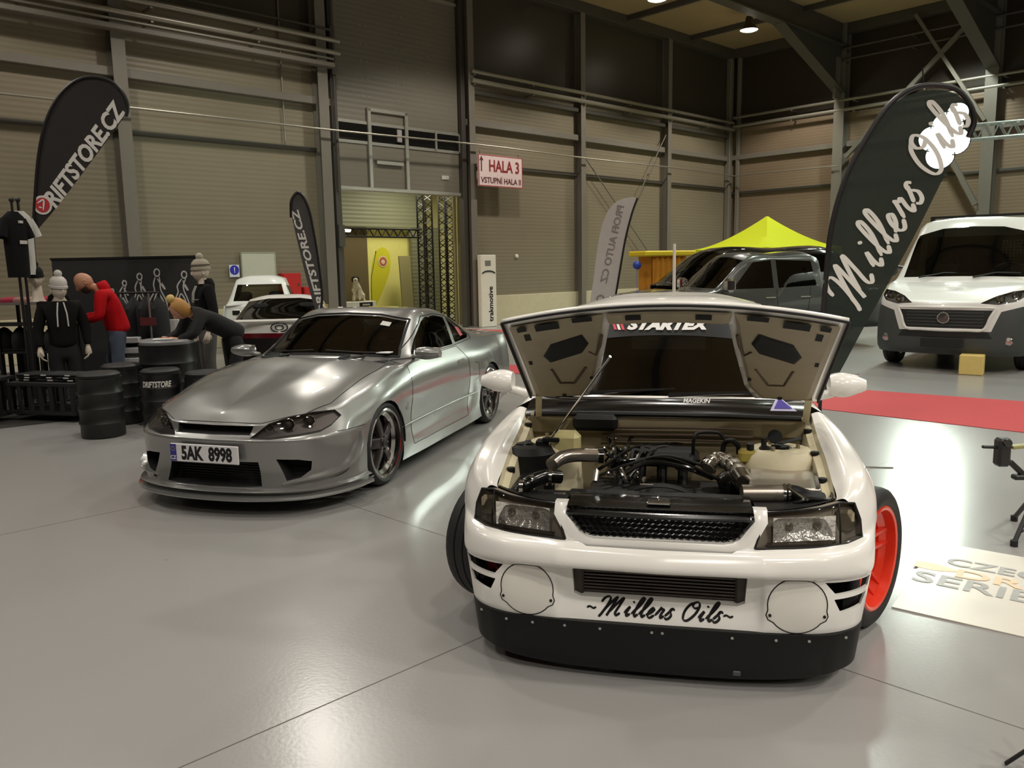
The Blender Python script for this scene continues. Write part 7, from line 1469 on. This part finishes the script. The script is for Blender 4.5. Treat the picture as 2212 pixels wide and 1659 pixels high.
def pile(c, rz, n, xs, label, group, m=M_FOLD):
    """folded shirts stacked at several places"""
    rd = random.Random(int(c.x * 100)); M0 = Matrix.Translation(c) @ Matrix.Rotation(rz, 4, 'Z')
    for j, x in enumerate(xs):
        for i in range(n):
            t = MB().box((0, 0, .014), (.26, .30, .026), b=.012); o = obj('folded_shirt', t, m, M=M0 @ Matrix.Translation((x + rd.uniform(-.012, .012), rd.uniform(-.012, .012), i * .029)) @ Matrix.Rotation(rd.uniform(-.06, .06), 4, 'Z'))
            tag(o, label, 'shirt', group)
            obj('price_tag', MB().box((rd.uniform(-.06, .06), -.153, .016), (.07, .004, .014)), M_TAGW, o)
r1, c1 = crate('low black slatted crate standing on the stall carpet at the left edge', -78, 900, 8.9, .95, .5, .44, R(-8)); r2, c2 = crate('low black slatted crate on the stall carpet left of the front drum', 128, 888, 9.05, .90, .5, .36, R(-14))
pile(c2, R(-14), 3, (-.27, .0, .27), 'one of the folded black shirts on the low crate left of the front drum', 'folded shirts on the low crate')
r3 = thing('display_rack', 'black clothes rack with pinkish hats on its top board, left of the man', 'rack', (pl(50, 700, 10.7).x, 10.7, 0), R(-3)); zt = pl(60, 652, 10.7).z
obj('top_board', MB().box((0, 0, zt - .015), (1.30, .5, .03)), mat('rack_board', (120, 112, 108), .6), r3)
for x in (-.62, -.2, .22, .62):
    for y in (-.22, .22): obj('upright', MB().box((x, y, zt / 2), (.035, .035, zt)), M_SLAT, r3)
for z in (.62, .98): obj('shelf', MB().box((0, 0, z), (1.26, .46, .025)), M_SLAT, r3)
for i in range(11): obj('back_slat', MB().box((-.6 + i * .12, .2, .38), (.06, .02, .62)), M_SLAT, r3)
for i, (px, col) in enumerate(((20, (150, 44, 62)), (48, (150, 110, 104)), (70, (164, 128, 118)), (95, (156, 40, 60)))):
    p = pl(px, 645, 10.6); tag(obj('knitted_hat', MB().lathe([(.115, .0), (.12, .03), (.11, .07), (.07, .105), (.001, .115)], 20, Matrix.Translation((p.x, 10.6, zt + .001)) @ Matrix.Diagonal((1, .9, .62, 1))), mat('hat_knit_%d' % i, col, .95, bump=.3, bscale=100)), ('crimson knitted hat at the left end of the rack top', 'brown-pink knitted hat next to the left crimson one', 'pale pinkish knitted hat in the middle of the rack top', 'crimson knitted hat below the black-hatted bust')[i], 'hat', 'knitted hats on the rack')
for i in range(5):
    x = -.45 + i * .22; c = r3.matrix_basis @ Vector((x, -.06, .64)); 
    tag(obj('hung_jumper', MB().grid([[(w * cos(t), d_ * sin(t), z) for t in [2 * pi * j / 16 for j in range(16)]] for w, d_, z in ((.09, .13, .02), (.10, .15, .10), (.09, .13, .22), (.04, .06, .29), (.004, .004, .31))], Matrix.Translation(c), cv=True), M_FOLD), 'one of the dark jumpers bundled on the rack shelf', 'jumper', 'dark jumpers on the rack shelf')
# drums
M_DRUM = mat('drum_black', (26, 26, 25), .42, var=.1)
def drum(label, px, py, Y, r, h, text=None, rz=0, top=None):
    p = pl(px, py, Y); d = thing('oil_drum', label, 'drum', (p.x, Y, 0), rz)
    prof = [(.001, .012), (r - .03, .012), (r - .012, 0), (r, .012)]
    for k in range(1, 4): z = h * k / 4; prof += [(r, z - .03), (r + .012, z), (r, z + .03)]
    prof += [(r, h - .015), (r + .006, h), (r - .008, h), (r - .012, h - .02), (.001, h - .02)]
    obj('drum_shell', MB().lathe(prof, 40), M_DRUM, d, ang=40); obj('seat_pad', MB().lathe([(r - .015, h - .02), (r - .005, h + .03), (r - .03, h + .05), (.001, h + .055)], 32), top or mat('pad_black', (30, 30, 30), .55), d)
    if text:
        t = text_mb(text, .085, .003, .2, width=.30); o = obj('drum_lettering', MB().add([((r + .008) * sin(q[0] / r), -(r + .008) * cos(q[0] / r), h * .83 + q[1]) for q in t.v], t.f), M_LETW, d, ang=0, fix=False)
    return d
drum('round black drum stool standing nearest the silver car, alone in front', 224, 930, 8.0, .205, .60, rz=0)
drum('black drum stool half hidden behind the front one', 270, 890, 8.72, .205, .60)
drum('black drum stool with white lettering beside the silver bonnet', 352, 880, 8.55, .205, .56, 'DRIFTSTORE', R(10))
drum('dark drum stool low behind the silver bonnet', 446, 870, 8.6, .205, .52)
t_ = drum('large black drum used as a table under the blonde woman', 370, 860, 9.1, .30, .83, top=mat('table_top_grey', (140, 140, 140), .3))
# paper, pens and white board on and behind the drum table
zt2 = .89; p = pl(355, 745, 9.0); tag(obj('paper_sheet', MB().box((0, 0, 0), (.21, .16, .004)), mat('paper_white', (1, 1, 1)), M=Matrix.Translation((p.x, 8.98, zt2)) @ Matrix.Rotation(R(15), 4, 'Z')), 'white sheet of paper on the drum table', 'paper')
wb = pl(360, 715, 10.9); w3 = thing('display_board', 'white display panel standing behind the bending woman', 'panel', (wb.x, 10.9, 0), 0); z0, z1 = pl(360, 746, 10.9).z, pl(360, 690, 10.9).z
obj('panel', MB().box((0, 0, (z0 + z1) / 2), (.36, .03, z1 - z0), b=.005), mat('panel_white', (220, 218, 212), .6), w3)
for x in (-.12, .12): obj('panel_leg', MB().box((x, 0, z0 / 2), (.03, .03, z0)), M_SLAT, w3)
for k, px in enumerate((287,)):
    c = pl(px, 765, 10.6); w4 = thing('step_shelf', 'low white slatted shelf behind the drum stools', 'shelf', (c.x, 10.6, 0), R(5))
    for z in (pl(0, 782, 10.6).z, pl(0, 760, 10.6).z, pl(0, 738, 10.6).z): obj('shelf_board', MB().box((0, 0, max(.03, z)), (.30, .34, .075), b=.008), mat('shelf_white', (206, 206, 204), .6), w4)
    for x in (-.14, .14): obj('shelf_leg', MB().box((x, .1, .3), (.025, .03, .6)), M_SLAT, w4)
c = pl(314, 700, 10.2); sd_ = thing('sign_stand', 'thin stand with a small dark red card, right of the man in red', 'stand', (c.x, 10.35, 0)); zc = pl(0, 700, 10.35).z
obj('stand_pole', MB().cyl((0, 0, 0), (0, 0, pl(0, 640, 10.2).z), .012, n=8).cyl((0, 0, 0), (0, 0, .015), .14, n=18), mat('pole_grey', (130, 126, 122), .4, .5), sd_); obj('stand_card', MB().box((-.02, -.02, zc), (.20, .012, .10)), mat('card_dark_red', (96, 40, 42), .6), sd_)
for i in range(4):
    c = pl((262, 292, 318, 346)[i], 700, 10.75); z = pl(0, 655, 10.75).z
    tag(obj('hung_jacket', MB().grid([[(w * cos(t), d_ * sin(t), z0_) for t in [2 * pi * j / 16 for j in range(16)]] for w, d_, z0_ in ((.10, .20, z - .62), (.10, .21, z - .3), (.09, .20, z - .10), (.04, .10, z), (.01, .02, z + .06))], Matrix.Translation((c.x, 10.75, 0)), cv=True), M_FOLD), 'one of the black jackets hanging under the outline figures', 'jacket', 'black jackets hanging at the stall')
c0, c1_ = pl(258, 650, 10.75), pl(345, 650, 10.75); hrk = thing('hanging_rail', 'black hanging rail carrying the jackets in front of the backdrop', 'rail', ((c0.x + c1_.x) / 2, 10.75, 0)); hw = (c1_.x - c0.x) / 2; zr = pl(0, 652, 10.75).z + .09
obj('rail_bar', MB().cyl((-hw, 0, zr), (hw, 0, zr), .014, n=8), M_BLACK, hrk)
for s in (1, -1): obj('rail_leg', MB().cyl((hw * s, 0, 0), (hw * s, 0, zr), .014, n=8).box((hw * s, 0, .015), (.04, .5, .03)), M_BLACK, hrk)
c = pl(308, 895, 8.9); zp = pl(0, 800, 8.9).z; bp_ = thing('striped_post', 'white post with black markings between the drum stools', 'post', (c.x, 8.9, 0))
obj('post', MB().box((0, 0, zp / 2), (.055, .05, zp), b=.006), mat('post_white2', (196, 194, 188), .6), bp_)
for k in range(6): obj('post_mark', MB().box((.008 * (-1) ** k, -.027, .08 + k * zp / 6.5), (.03, .004, .05), Matrix.Identity(4)), M_BLACK, bp_)
